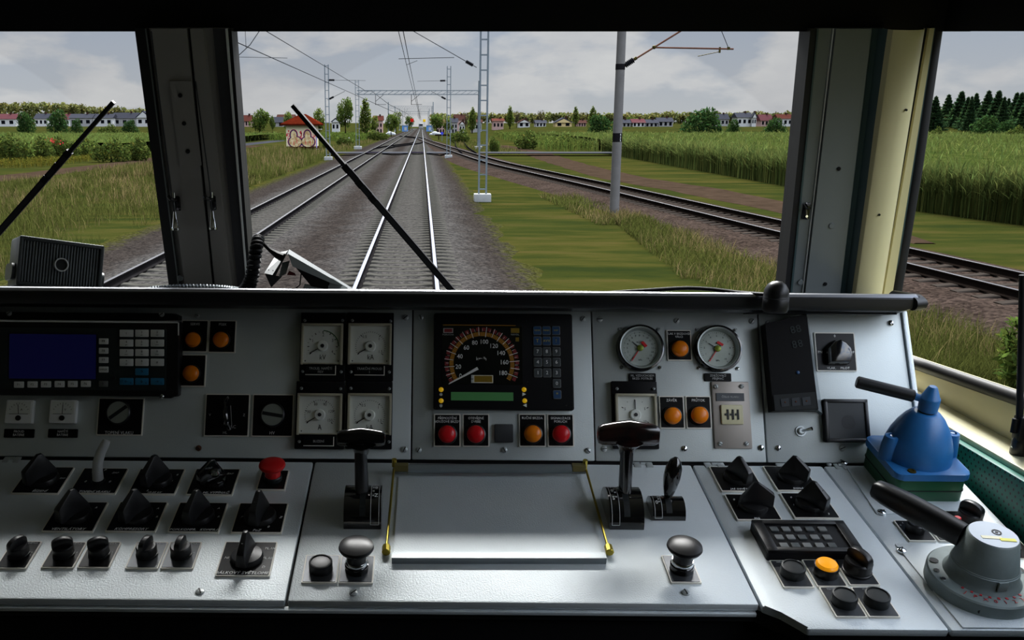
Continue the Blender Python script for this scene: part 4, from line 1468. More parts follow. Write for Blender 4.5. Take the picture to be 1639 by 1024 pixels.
for x, y in ((295, 436),):
    p = WS.uv(x, y)
    sub(LPil, MB().cyl((0, 0, 0), .006, .005, m=WS.M(p.x, p.y, .034), seg=16, bev=.001), 'screw', 'frame_grey')

# right pillar and corner post
RPil = structure(ws_strip(MB(), 1300, 1262, 1410, 1350, -.05, .012).build('trim_3', 'frame_grey'))
sub(RPil, ws_strip(MB(), 1289, 1249, 1301, 1260, -.03, .024), 'gasket', 'black_rubber')
sub(RPil, ws_strip(MB(), 1299, 1258, 1301.5, 1261, .012, .026), 'bright_edge', 'frame_petrol')
sub(RPil, ws_strip(MB(), 1302, 1261, 1324, 1277, .012, .020), 'flange', 'frame_grey')
sub(RPil, ws_strip(MB(), 1323, 1276, 1328, 1281, .012, .015), 'groove', 'seam_dark')
sub(RPil, ws_strip(MB(), 1325, 1278, 1326.5, 1279.3, .012, .023), 'bright_edge', 'trim_light')
sub(RPil, ws_strip(MB(), 1328, 1281, 1384, 1336, .012, .028), 'cover_plate', 'frame_grey')
def ws_curve(mb, edges, hs, y0=44, y1=478):
    """curved upright: edges [(x50, x460)], hs heights"""
    vs, fs = [], []
    for (t_, b_), h in zip(edges, hs):
        for y in (y1, y0):
            p = WS.uv(lin(t_, b_, y), y)
            vs.append(WS.pt(p.x, p.y, h))
    for i in range(len(edges) - 1):
        fs.append((2 * i, 2 * i + 2, 2 * i + 3, 2 * i + 1))
    mb._in(vs, fs)
    return mb
sub(RPil, ws_curve(MB(), [(1384, 1336), (1388, 1339), (1396, 1345), (1406, 1350), (1407, 1351)], [.028, .020, .024, .040, .012]), 'cove', 'frame_petrol')
post = structure(ws_curve(MB(), [(1405, 1350), (1408, 1352), (1411, 1354), (1430, 1370), (1446, 1384), (1460, 1396), (1470, 1404), (1477, 1408)], [.038, .052, .054, .060, .056, .044, .022, .0], ).build('trim_4', 'cream_paint'))
sub(post, ws_curve(MB(), [(1474, 1405), (1479, 1409)], [.008, .010]), 'seam', 'seam_dark')
sub(post, ws_curve(MB(), [(1478, 1408), (1480, 1410), (1487, 1423), (1490, 1426)], [.004, .016, .018, .0]), 'edge_band', 'cream_paint')
sub(post, ws_strip(MB(), 1487, 1424, 1491, 1428, -.02, .012), 'groove', 'frame_petrol')
for x, y in ((1386, 331), (1427, 168)):
    p = WS.uv(x, y)
    sub(post, MB().cyl((0, 0, 0), .0022, .004, m=WS.M(p.x, p.y, .0565), seg=12), 'rivet', 'black_satin')
for x, y, m_ in ((1333, 265, 'black_satin'), (1312, 447, 'black_satin'), (1322, 355, 'frame_grey')):
    p = WS.uv(x, y)
    sub(RPil, MB().cyl((0, 0, 0), .004 if m_ != 'frame_grey' else .006, .004, m=WS.M(p.x, p.y, .0265), seg=16, bev=.001), 'screw', m_)
p = WS.uv(1275, 446)
sub(RPil, MB().cyl((0, 0, 0), .006, .006, m=WS.M(p.x, p.y, .018), seg=16, bev=.001), 'screw', 'frame_grey')

# side wall on the right with its window
XW = .985
def side(pts, x0, x1):
    q = [atX(x, y, XW) for x, y in pts]
    return [Vector((x0, p.y, p.z)) for p in q], [Vector((x1, p.y, p.z)) for p in q]
yA, yB = 1.93, .25
rub = [atX(1455, 577, XW), atX(1547, 606, XW), atX(1639, 640, XW)]
sl = (rub[2].z - rub[0].z) / (rub[2].y - rub[0].y)
def rz(y, d=0): return rub[0].z + sl * (y - rub[0].y) + d
mb = MB()
mb.tube([(XW - .002, y, rz(y)) for y in (1.93, 1.7, 1.4, 1.1, .8, .5, .25)], .0125, 14)
structure(mb.build('trim_5', 'black_rubber'))
zs = 2.384
mb = MB()
mb.hexa([(XW - .002, yA, zs - .05), (XW - .002, yB, zs - .05), (XW + .04, yB, zs - .05), (XW + .04, yA, zs - .05)], [(XW - .002, yA, rz(yA)), (XW - .002, yB, rz(yB)), (XW + .04, yB, rz(yB)), (XW + .04, yA, rz(yA))])
structure(mb.build('trim_6', 'cream_paint'))
mb = MB()
mb.box(((.918 + XW) / 2, (yA + yB) / 2, zs - .006), (XW - .918, yA - yB, .014), .005)
structure(mb.build('trim_7', 'cream_sill'))
# header over the side window, slightly falling towards the back
t0, t1 = atX(1500, 50, XW), atX(1700, 50, XW)
st = (t1.z - t0.z) / (t1.y - t0.y)
def tz(y): return max(t0.z + st * (y - t0.y), 2.96)
mb = MB()
Y_ = [1.93, 1.6, 1.3, 1.0, .25]
for ya, yb in zip(Y_, Y_[1:]):
    mb.hexa([(XW - .01, ya, tz(ya)), (XW - .01, yb, tz(yb)), (XW + .05, yb, tz(yb)), (XW + .05, ya, tz(ya))], [(XW - .01, ya, 3.45), (XW - .01, yb, 3.45), (XW + .05, yb, 3.45), (XW + .05, ya, 3.45)])
structure(mb.build('trim_8', 'cab_black'))
# black gasket along the front edge of the side window
pts = [(1497, 44), (1466, 263), (1430, 480)]
q = [atX(x, y, XW - .004) for x, y in pts]
mb = MB()
mb.tube([(XW - .004, p.y - .004, p.z) for p in q], .0115, 12)
structure(mb.build('trim_9', 'black_rubber'))
mb = MB()
mb._in([(XW + .012, 1.95, rz(1.95) - .01), (XW + .012, .25, rz(.25) - .01), (XW + .012, .25, 3.1), (XW + .012, 1.95, 3.1)], [(0, 1, 2, 3)])
structure(mb.build('window_3', winglass('window_3_glass', None, None)))

# perforated green lining below the sill
t, p, ob = nodemat('perforated_green')
p.inputs['Roughness'].default_value = .45
p.inputs['Specular IOR Level'].default_value = .4
sp = t.n('ShaderNodeSeparateXYZ', None, Vector=ob)
PT = .0125
yy = t.math('DIVIDE', sp.outputs[1], PT)
zc = t.math('DIVIDE', sp.outputs[2], PT * .72)
row = t.math('FLOOR', zc)
yy = t.math('ADD', yy, t.math('MULTIPLY', t.math('MODULO', t.math('ABSOLUTE', row), 2.0), .5))
fy = t.math('MULTIPLY', t.math('SUBTRACT', t.math('FRACT', yy), .5), PT)
fz = t.math('MULTIPLY', t.math('SUBTRACT', t.math('FRACT', zc), .5), PT * .72)
dd = t.math('SQRT', t.math('ADD', t.math('MULTIPLY', fy, fy), t.math('MULTIPLY', fz, fz)))
hole = t.math('LESS_THAN', dd, .0021)
t.t.links.new(t.mix(hole, L(20, 112, 96), (.002, .003, .003, 1)), p.inputs['Base Color'])
XG = .905
mb = MB()
mb.box((XG + .01, 1.05, 2.08), (.02, 1.72, .59), .003)
structure(mb.build('wall_right', 'perforated_green'))
mb = MB()
mb.box((.955, 1.05, 1.55), (.06, 1.8, .50))
structure(mb.build('wall_right_lower', 'cab_wall'))

# the rest of the shell, behind and above the eye
mb = MB()
mb.box((-.3, .1, 3.47), (2.7, 3.4, .05))
structure(mb.build('ceiling', 'cab_ceiling'))
structure(MB().box((-.3, .1, 1.27), (2.7, 3.8, .05)).build('floor', 'cab_black'))
structure(MB().box((-.3, -1.6, 2.37), (2.7, .05, 2.2)).build('wall_back', 'cab_wall'))
structure(MB().box((-1.65, .2, 2.37), (.05, 3.6, 2.2)).build('wall_left', 'cab_wall'))
structure(MB().box((XW + .02, -.7, 2.37), (.05, 1.9, 2.2)).build('wall_right_back', 'cab_wall'))
structure(MB().box((-.3, 2.02, 1.86), (2.68, .06, 1.28)).build('wall_front', 'cab_black'))

# ---------------------------------------------------------------- coaming and shelf behind it
def cabM(px_, py_, Y):
    m = ROLL.to_4x4()
    m.translation = atY(px_, py_, Y)
    return m
CO = cabM(675, 470, 1.54)
u0, u1 = -1.3, atY(1472, 483, 1.54).x
prof = [(0, -.0225), (-.003, -.014), (-.003, -.002), (.002, .0035), (.010, .0042), (.05, -.003), (.115, -.016), (.115, -.026), (.07, -.042), (.012, -.029)]
def extr(mb, prof, x0, x1, ins0=0, ins1=0):
    """extrude a (depth, height) outline along x; ins1 draws the lower edge of the right end in"""
    n = len(prof)
    vs = [(x0, d, z) for d, z in prof] + [(x1 - (ins1 if z < -.022 else 0), d, z) for d, z in prof]
    fs = [(i, (i + 1) % n, n + (i + 1) % n, n + i) for i in range(n)] + [tuple(range(n))[::-1], tuple(range(n, 2 * n))]
    mb._in(vs, fs)
    return mb
co = tag(extr(MB(), prof, u0, u1, 0, .028).build('dashboard_coaming', 'lip_black', None, CO), 'long black padded lip along the top of the instrument panels', 'dashboard lip')
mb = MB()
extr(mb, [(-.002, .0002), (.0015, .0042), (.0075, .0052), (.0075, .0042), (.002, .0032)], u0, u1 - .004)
mb.build('rim', 'lip_edge', co)  # pale strip painted in as the highlight along the lip
mb = MB()
mb.tube([(u1 - .012, -.001, -.010), (u1 + .004, .004, -.010), (u1 + .012, .03, -.010), (u1 + .008, .10, -.016)], .0115, 12)
mb.build('end_roll', 'lip_black', co)
mb = MB()
extr(mb, [(.012, -.029), (.07, -.042), (.070, -.0445), (.010, -.0305)], .56, u1 - .030)
mb.build('underside', 'shelf_dark', co)
SH = cabM(675, 470, 1.54)
def sh(x, d, h=0.0): return Vector((x, d, -.030 - (d - .115) * .21 + h))
mb = MB()
SX = .835
mb._in([(-1.5, .10, -.028), (SX, .10, -.028), (SX + .12, .385, -.088), (-1.5, .385, -.088), (-1.5, .10, -.05), (SX, .10, -.05), (SX + .12, .385, -.11), (-1.5, .385, -.11)], [(0, 1, 2, 3), (7, 6, 5, 4), (0, 4, 5, 1), (3, 2, 6, 7)])
structure(mb.build('windscreen_shelf', 'shelf_dark', None, SH))
structure(mb.build('x', 'shelf_dark')) if False else None

# ---------------------------------------------------------------- wipers outside the glass
def wiper(label, tip, end, k0, k1):
    a, b = WS.w(*tip, -.035), WS.w(*end, -.035)
    o = thing('windscreen_wiper', label, 'wiper', a)
    m = Matrix.Translation(-a)
    d = (b - a)
    MB().bar(Vector(), d * 1.0, .008, .012, WS.n).build('blade', 'black_rubber', o)
    MB().bar(d * k0, d * 1.35, .013, .009, WS.n).build('arm', 'black_satin', o)
    mb = MB()
    for f in (.30, .38, .46):
        mb.bar(d * f + WS.n * .002, d * (f + .03) + WS.n * .002, .0135, .012, WS.n)
    mb.build('blade_clips', 'black_satin', o)
    return o
wiper('black wiper lying across the left window', (182, 163), (-40, 415), .30, 1)
wiper('black wiper lying diagonally across the centre windscreen', (468, 168), (728, 470), .30, 1)

# ---------------------------------------------------------------- blind cords and hooks
def pull_cord(label, top, mid, tog):
    a, b, c = WS.w(*top, .05), WS.w(*mid, .046), WS.w(*tog, .05)
    o = thing('blind_cord', label, 'blind cord', c, 'blind cords on the left pillar')
    MB().tube([a - c, (a + b) / 2 - c, b - c, Vector((0, 0, .02))], .0013, 8).build('cord', 'wire_pale', o)
    r = .0075
    mb = MB()
    mb.lathe([(0, .030), (.0028, .030), (.0042, .018), (.0068, 0.0), (.0085, -.002), (.0085, -.006), (.0055, -.008), (0, -.008)], None, 18)
    mb.build('toggle', 'chrome', o)
    mb = MB()
    mb.cyl((0, 0, .055), .003, .012, seg=12)
    mb.build('ferrule', 'chrome', o)
    return o
pull_cord('left blind cord with steel toggle on the left pillar', (242, 50), (272, 292), (281, 363))
pull_cord('right blind cord with steel toggle on the left pillar', (313, 130), (335, 292), (341, 362))
def hook(label, x, y, frame_h=.034, s=1.0):
    p = WS.uv(x, y)
    o = thing('cord_hook', label, 'hook', WS.M(p.x, p.y, frame_h))
    MB().box((0, 0, .003), (.013 * s, .030 * s, .006), .003).build('base', 'black_gloss', o)
    MB().tube([(0, .008, .004), (-.002, .010, .018), (-.008, .014, .022), (-.012, .02, .02)], .0036 * s, 10).build('horn', 'black_gloss', o)
    MB().cyl((.001, -.010, .006), .0026, .002, seg=12).build('screw', 'chrome', o)
    return o
hook('black cord hook beside the left blind cord', 291, 318)
hook('black cord hook beside the right blind cord', 347, 317)
hook('black cord hook on the right pillar edge', 1284, 333, .018, 1.15)

# ---------------------------------------------------------------- things lying on the shelf
def shelfpt(px_, py_, d, lift=0.0):
    """point at depth d behind the lip front, on the cab axes"""
    return atY(px_, py_, 1.54 + d)
# loudspeaker at the left
sc_ = atY(97, 424, 1.70)
k = 1.70 * 1.02 / 1500
sm = Matrix.Translation(sc_) @ Matrix.Rotation(math.radians(13.5), 4, 'Y') @ Matrix.Rotation(math.radians(32), 4, 'Z') @ Matrix.Rotation(math.radians(-18), 4, 'X')
spk = thing('loudspeaker', 'black box loudspeaker with ribbed grille behind the dashboard lip at far left', 'loudspeaker', sm)
W_, H_ = 128 * k, 76 * k
mb = MB()
mb.box((0, .04, 0), (W_, .075, H_ + .004), .006)
mb.build('case', 'speaker_case', spk)
mb = MB()
for c, d in (((0, -.001, H_ / 2 - .003), (W_, .012, .007)), ((0, -.001, -H_ / 2 + .003), (W_, .012, .007)), ((-W_ / 2 + .003, -.001, 0), (.007, .012, H_)), ((W_ / 2 - .003, -.001, 0), (.007, .012, H_))):
    mb.box(c, d, .002)
mb.build('front_frame', 'speaker_case', spk)
mb = MB()
nr = 26
for i in range(nr):
    x = -W_ / 2 + .010 + (W_ - .02) * i / (nr - 1)
    mb.box((x, .002, 0), (.0022, .008, H_ - .014))
mb.build('grille_ribs', 'speaker_rib', spk)
mb = MB()
mb.lathe([(.0105, -.001), (.0125, -.001), (.0125, .006), (.0105, .006), (.0105, -.001)], Matrix.Translation((0, -.003, 0)) @ Matrix.Rotation(PI / 2, 4, 'X'), 28, caps=False)
mb.build('badge_ring', 'trim_light', spk)
MB().cyl((0, .003, 0), .010, .004, axis='y', seg=24).build('badge', 'dark_case', spk) if False else MB().lathe([(0, .004), (.0098, .004), (.0098, 0)], Matrix.Translation((0, 0, 0)) @ Matrix.Rotation(PI / 2, 4, 'X'), 24).build('badge', 'dark_case', spk)
for sx in (-1, 1):
    mb = MB()
    mb.prism(rrect(.03, H_ * .72, .012), -.0022, .0022, Matrix.Translation((sx * (W_ / 2 + .005), .035, -H_ * .22)) @ Matrix.Rotation(PI / 2, 4, 'Y') @ Matrix.Rotation(PI / 2, 4, 'Z') @ Matrix.Rotation(PI / 2, 4, 'Z'))
    mb.build('side_bracket', 'speaker_case', spk)
mb = MB()
mb.bar((-W_ * .5, .045, -H_ / 2 - .012), (W_ * .5, .045, -H_ / 2 - .012), .03, .004)
mb.bar((-W_ * .2, .05, -H_ / 2 - .075), (-W_ * .2, .05, -H_ / 2 - .01), .02, .008)
mb.build('mounting_bracket', 'dark_case', spk)

# spiral hose on the shelf below the left pillar
pts = [atY(x, y, Y) for x, y, Y in ((222, 470, 1.70), (245, 464, 1.70), (275, 461.5, 1.70), (310, 460.5, 1.70), (345, 461.5, 1.70), (372, 464, 1.70), (392, 468, 1.69))]
P = catmull(pts, .02)
def helix(path, R, turns, r, per=10):
    outp = []
    n = turns * per
    L_ = len(path) - 1
    for i in range(n + 1):
        f = i / n * L_
        j = min(int(f), L_ - 1)
        p = path[j].lerp(path[j + 1], f - j)
        d = (path[j + 1] - path[j]).normalized()
        x = d.cross(Vector((0, 1, .2))).normalized()
        y = d.cross(x)
        a = 2 * PI * i / per
        outp.append(p + (x * math.cos(a) + y * math.sin(a)) * (R if not callable(R) else R(i / n)))
    return outp
o0 = pts[0]
mb = MB()
mb.tube([p - o0 for p in helix(P, .0052, 40, .0023)], .0024, 8)
mb.tube([p - o0 for p in P], .0035, 10)
tag(mb.build('spiral_hose', 'dull_bar', None, Matrix.Translation(o0)), 'grey spiral wound hose lying along the lip under the left pillar', 'hose')

# radio handset on its stand
HB = atY(500, 440, 1.72)
kk = 1.72 * 1.02 / 1500
def hp(x, y, d=0.0):
    """x, y in photo pixels, d metres towards the glass"""
    q = atY(x, y, 1.72 + d)
    return q - HB
ph = thing('radio_handset', 'grey radio telephone handset leaning on its stand left of the centre wiper', 'telephone', HB)
def plate4(px4, d0, d1, name, mt_, par=None, bev=0):
    """d0: depth of the front, one value or one per corner"""
    mb = MB()
    dd = d0 if isinstance(d0, tuple) else (d0,) * len(px4)
    mb.hexa([hp(x, y, d) for (x, y), d in zip(px4, dd)], [hp(x, y, d1) for x, y in px4])
    return mb.build(name, mt_, par or ph)
plate4([(462, 400), (570, 466), (560, 470), (540, 466), (458, 408)], -.02, .05, 'handset_back', 'phone_white') if False else None
plate4([(463, 399), (572, 466), (562, 472), (458, 406)], (.042, .042, -.022, -.022), .046, 'top_strip', 'phone_top')
plate4([(461, 406), (556, 460), (530, 453), (468, 426)], (-.024, -.024, -.028, -.028), .043, 'handset_body', 'phone_grey')
plate4([(459, 403), (462, 400), (441, 442), (436, 440)], -.026, .05, 'end_rim', 'black_gloss')
plate4([(444, 404), (461, 401), (441, 441), (423, 437)], (.045, .045, -.012, -.012), .05, 'earpiece_face', 'phone_white')
plate4([(424, 438), (443, 441), (452, 442), (434, 460), (424, 452)][:4], -.012, .04, 'earpiece_cup', 'black_gloss')
plate4([(452, 420), (464, 417), (458, 438), (446, 444)], (-.002, -.002, -.026, -.026), .035, 'grip', 'phone_grey')
plate4([(470, 424), (528, 446), (526, 470), (498, 458)], -.024, .04, 'cradle', 'black_satin')
plate4([(482, 468), (488, 454), (512, 458), (528, 470)], (-.034, -.020, -.020, -.034), -.016, 'stand_foot', 'phone_grey')
plate4([(527, 444), (534, 446), (566, 468), (524, 472)], (-.014, -.014, -.036, -.036), -.012, 'stand_side', 'phone_grey')
mb = MB()
mb.rod(hp(430, 432, -.012), hp(430, 432, -.016), .0011, seg=8)
mb.rod(hp(437, 433, -.012), hp(437, 433, -.016), .0011, seg=8)
mb.build('contact_holes', 'ink_black', ph)
MB().tube([hp(432, 463, -.01), hp(452, 465, -.01), hp(470, 464, -.01), hp(480, 456, -.01), hp(482, 438, -.01)], .0012, 8).build('wire_hook', 'wire_pale', ph)
plate4([(459, 440), (474, 441), (472, 437), (463, 433)], -.004, .02, 'red_label', 'wire_red')
cordp = [hp(x, y, d) for x, y, d in ((392, 466, -.02), (398, 458, -.02), (403, 444, -.02), (406, 425, -.02), (409, 405, -.02), (412, 388, -.01), (414, 382, 0))]
P = catmull(cordp, .012)
mb = MB()
mb.tube(helix(P, lambda f: .0105 - .003 * f, 15, .003, 12), .0042, 8)
mb.build('coiled_cord', 'black_satin', ph)
mb = MB()
mb.tube([hp(414, 382, 0), hp(422, 390, 0), hp(432, 400, -.004), hp(444, 408, -.006), hp(453, 412, -.008)], .004, 10, radii=[.004, .0035, .0038, .007, .0085])
mb.build('cord_sleeve', 'black_satin', ph)

# cable along the lip on the right, and the microphone
pts = [atY(x, y, Y) for x, y, Y in ((960, 470, 1.60), (1000, 467, 1.60), (1060, 463, 1.60), (1100, 461, 1.60), (1140, 463, 1.59), (1180, 468, 1.57), (1222, 471, 1.53), (1238, 472, 1.515))]
mb = MB()
mb.tube([p - pts[0] for p in catmull(pts, .02)], .0034, 10)
tag(mb.build('microphone_cable', 'black_satin', None, Matrix.Translation(pts[0])), 'black cable arching along the lip towards the microphone', 'cable')
c0 = atY(1242, 478, 1.505)
mic = thing('gooseneck_microphone', 'black round headed microphone on the lip near the right pillar', 'microphone', c0)
k = 1.505 * 1.02 / 1500
mb = MB()
mb.lathe([(0, 29 * k), (8 * k, 27.5 * k), (14 * k, 23 * k), (18.5 * k, 15 * k), (19.5 * k, 8 * k), (19.5 * k, 2 * k), (19.8 * k, 1.5 * k), (20.5 * k, -16 * k), (18 * k, -21 * k), (0, -23 * k)], None, 32)
mb.build('head', 'black_plastic', mic)
mb = MB()
mb.lathe([(19.9 * k, 1.5 * k), (20.1 * k, 2.2 * k), (19.9 * k, 3 * k)], None, 32, caps=False)
mb.build('ring', 'frame_dark', mic)
MB().rod((0, .01, -.01), (0, .04, -.012), .008).build('stalk', 'black_plastic', mic)

# window stay at the right edge
a = atY(1634, 755, 1.42)
st_ = thing('window_stay', 'black rod with clamp standing at the right edge before the side window sill', 'window stay', a)
w2 = lambda x, y: atY(x, y, 1.42) - a
MB().tube([w2(1637, 440), w2(1636, 500), w2(1633, 620), w2(1631, 690)], .0052, 12).build('rod', 'black_satin', st_)
MB().box(w2(1634, 685), (.016, .02, .040), .003).build('clamp', 'black_satin', st_)
MB().rod(w2(1626, 670), w2(1622, 692), .005).build('clamp_screw', 'black_satin', st_)
mb = MB()
mb.lathe([(0, .022), (.007, .022), (.012, .006), (.013, -.014), (.009, -.022), (0, -.023)], Matrix.Translation(w2(1632, 712)), 20)
mb.build('foot_bulb', 'black_plastic', st_)
MB().rod(w2(1619, 716), w2(1626, 714), .0022).build('pin', 'screw_steel', st_)

# ================================================================ INSTRUMENT PANELS AND DESK
def slotted_screw(parent, M_, r=.0052, mt_='screw_steel', ang=.6):
    mb = MB()
    mb.lathe([(0, .0032), (r * .6, .0030), (r * .95, .0018), (r, .0), (r, -.001)], M_, 18)
    s = mb.build('screw', mt_, parent)
    MB().box((0, 0, .0031), (r * 1.7, r * .26, .0006), m=M_ @ Matrix.Rotation(ang, 4, 'Z')).build('slot', 'seam_dark', s)
    return s
def slab(frame, poly, name, label, cat, mt_, screws=(), th=.012, bev=.0018, o_uv=None, loop=True):
    """flat sheet-metal cover, outline in frame coordinates"""
    cx = sum(p[0] for p in poly) / len(poly)
    cy = min(p[1] for p in poly)
    o = thing(name, label, cat, frame.M(cx, cy))
    MB().prism([(a - cx, b - cy) for a, b in poly], -th, 0, bev=bev).build('sheet', mt_, o)
    for (x, y, r, mt2) in screws:
        p = frame.uv(x, y)
        slotted_screw(o, Matrix.Translation((p.x - cx, p.y - cy, 0)), r, mt2, (x * 1.3) % 3)
    return o
g = .0012
def pu(x, y): return PAN.uv(x, y).x
vt, vb = .262, -.0005
e1, e2, e3 = -.0175, .2935, .5835
SC = .0052
slab(PAN, [(-1.25, vb), (e1 - g, vb), (e1 - g, vt), (-1.25, vt)], 'instrument_panel', 'left grey instrument panel with the keypad terminal and square meters', 'instrument panel', 'hammer_panel',
     [(316, 505, .004, 'screw_steel'), (318, 717, .005, 'rust_pipe'), (649, 508, .0056, 'screw_steel'), (647, 719, .0056, 'screw_steel')])
slab(PAN, [(e1 + g, vb), (e2 - g, vb), (e2 - g, vt), (e1 + g, vt)], 'instrument_panel', 'centre grey instrument panel carrying the speedometer', 'instrument panel', 'hammer_panel',
     [(673, 508, SC, 'screw_steel'), (933, 510, SC, 'screw_steel'), (670, 720, SC, 'screw_steel'), (807, 720, SC, 'screw_steel'), (941, 721, SC, 'screw_steel')])
slab(PAN, [(e2 + g, vb), (e3 - g, vb), (e3 - g, vt), (e2 + g, vt)], 'instrument_panel', 'grey instrument panel with the two round pressure gauges', 'instrument panel', 'hammer_panel',
     [(960, 511, SC, 'screw_steel'), (1083, 513.5, SC, 'screw_steel'), (1203, 514, SC, 'screw_steel'), (967, 718, SC, 'screw_steel'), (1095, 718, SC, 'chrome'), (1217.5, 716.5, SC, 'chrome')])
slab(PAN, [(e3 + g, vb), (.842, vb), (.832, vt), (e3 + g, vt)], 'instrument_panel', 'rightmost grey instrument panel with slanted outer edge', 'instrument panel', 'hammer_panel',
     [(1228, 517, .004, 'screw_steel'), (1425.5, 517, SC, 'chrome'), (1245, 717, .005, 'chrome'), (1348, 717, .0055, 'screw_steel')])
mb = MB()
mb.prism([(-1.28, -.03), (.838, -.03), (.828, .262), (-1.28, .262)], -.034, -.0125)
structure(mb.build('panel_backing', 'seam_dark', None, PAN.M(0, 0)))
mb = MB()
mb.prism([(.8435, -.002), (.852, -.002), (.842, .262), (.8335, .262)], -.02, .004, bev=.001)
o = mb.build('panel_edge_strip', 'hammer_silver', None, PAN.M(0, 0))
structure(o)

dt, df = -.010, -.3585
s1, s2, s3 = -.1805, .4535, .6735
mk = lambda *a: [tuple(p) for p in a]
slab(DESK, mk((-1.25, df), (s1 - .0016, df), (s1 - .0016, dt), (-1.25, dt)), 'desk_cover', 'left silver desk cover with rows of rotary switches', 'desk cover', 'hammer_silver', [(320, 947.5, .0062, 'screw_steel')], bev=.003)
slab(DESK, mk((s1 + .0016, df), (s2 - .0016, df), (s2 - .0016, dt), (s1 + .0016, dt)), 'desk_cover', 'wide silver centre desk cover with the paper rest', 'desk cover', 'hammer_silver', [(566, 949.5, .006, 'screw_steel'), (1097.5, 949, .006, 'screw_steel')], bev=.003)
slab(DESK, mk((s2 + .0016, df - .004), (s2 + .024, df - .012), (s2 + .046, -.405), (s3 + .009, -.405), (s3 - .0016, dt), (s2 + .0016, dt)), 'desk_cover', 'narrow silver desk cover with keypad and buttons right of centre', 'desk cover', 'hammer_silver', (), bev=.003)
slab(DESK, mk((s3 + .012, -.405), (.886, -.405), (.886, dt), (s3 + .0016, dt)), 'desk_cover', 'rightmost silver desk cover under the blue valve and controller', 'desk cover', 'hammer_silver', [(1327, 743.5, .004, 'screw_steel')], bev=.003)
mb = MB()
mb.prism([(-1.28, df + .006), (.45, df + .006), (.508, -.398), (.886, -.398), (.886, .02), (-1.28, .02)], -.034, -.0125)
structure(mb.build('desk_frame', 'seam_dark', None, DESK.M(0, 0)))
# front lip and dark apron of the desk
mb = MB()
mb.box((-.4, df + .003, -.0165), (1.70, .012, .006), .0015)
tag(mb.build('desk_front_rail', 'hammer_silver', None, DESK.M(0, 0)), 'thin grey rail along the front edge below the desk covers', 'desk rail')
mb = MB()
p0, p1 = DESK.pt(-1.28, df + .02, -.03), DESK.pt(.46, df + .02, -.03)
p2, p3 = DESK.pt(.506, -.398, -.012), DESK.pt(.886, -.398, -.012)
for a_, b_ in ((p0, p1), (p1, p2), (p2, p3)):
    mb._in([a_, b_, (b_.x, b_.y + .02, 1.3), (a_.x, a_.y + .02, 1.3)], [(0, 1, 2, 3)])
structure(mb.build('desk_apron', 'cab_black'))
# hinges behind the desk covers
for i, (x0, x1, lb) in enumerate(((1124, 1158, 'left steel hinge behind the narrow desk cover'), (1238, 1283, 'middle steel hinge behind the narrow desk cover'), (1330, 1350, 'small steel hinge left of the blue valve'), (1012, 1044, 'steel hinge behind the right drive lever'), (1, 30, 'steel hinge at the far left desk corner'))):
    a_, b_ = DESK.uv(x0, 740), DESK.uv(x1, 740)
    o = thing('hinge', lb, 'hinge', DESK.M((a_.x + b_.x) / 2, -.012, -.003), 'desk hinges')
    wd = b_.x - a_.x
    for k in (-1, 1): MB().box((k * wd * .3, 0, .003), (wd * .34, .016, .003), .001).build('leaf', 'screw_steel', o)
    MB().cyl((-wd * .12, .004, .003), .003, wd * .24, axis='x', seg=12).build('pin', 'screw_steel', o)

# ---------------------------------------------------------------- plates, lamps, buttons
def plate(name, label, cat, frame, rect_, lines=(), size=.006, ty=None, rim='plate_rim', face='black_plate', th=.003, rimw=.0018, group=None, ink='ink_white', shear=0.0, sx=.9):
    cx, cy, w_, h_ = rect_
    o = thing(name, label, cat, frame.M(cx, cy), group)
    pl = MB().prism(rrect(w_, h_, .0012, 2), 0, th).build('plate', rim, o)
    MB().prism(rrect(w_ - 2 * rimw, h_ - 2 * rimw, .001, 2), th - .0004, th + .0006).build('plate_face', face, pl)
    if lines:
        text(o, lines, size, ink, 0, (h_ / 2 - size * (.9 + .55 * (len(lines) - 1)) - .002) if ty is None else ty, th + .0008, shear=shear, sx=sx)
    return o, w_, h_, th + .0006
def round_lamp(o, x, y, z, r, mt_, ring='black_plastic', lit=False):
    l = MB().lathe([(r * .99, 0), (r, .004), (r * .98, .009), (r * .8, .0125), (r * .45, .0143), (0, .015)], Matrix.Translation((x, y, z)), 32)
    l = l.build('lamp_cap', mt_, o)
    MB().lathe([(r * 1.18, 0), (r * 1.16, .004), (r * 1.0, .005), (r * .98, 0)], Matrix.Translation((x, y, z)), 32).build('lamp_ring', ring, o)
    return l
def lampplate(label, box_, lamp_px, r_px, mt_, lines=(), size=.0062, group='orange indicator lamps'):
    rc = PAN.box(*box_)
    o, w_, h_, z = plate('indicator_lamp', label, 'indicator lamp', PAN, rc, lines, size, group=group)
    p = PAN.uv(*lamp_px, .012)
    round_lamp(o, p.x - rc[0], p.y - rc[1], z, r_px * 1.06e-3, mt_)
    return o
OL = 'lamp_orange'
lampplate('upper left orange lamp beside the keypad terminal', (290.5, 512.5, 333.5, 564), (308, 543), 12.6, OL, ['SERVIS'])
lampplate('orange lamp on the tilted plate second from the keypad terminal', (334.5, 513, 378, 565), (353, 543), 12.8, OL, ['PÍSEK'])
lampplate('lower orange lamp beside the keypad terminal with no lettering', (287.5, 567.5, 330, 619), (305, 597), 13, OL)
lampplate('leftmost red lamp under the speedometer, lettered for the emergency brake', (694.5, 662.5, 737, 715), (715.5, 694.5), 14, 'lamp_red', ['PŘEMOSTĚNÍ', 'NOUZOVÉ BRZDY'], .0058, 'red indicator lamps')
lampplate('second red lamp under the speedometer, lettered for open doors', (740.5, 662.5, 783, 715), (761.5, 694.5), 14, 'lamp_red', ['OTEVŘENÉ', 'DVEŘE'], .0058, 'red indicator lamps')
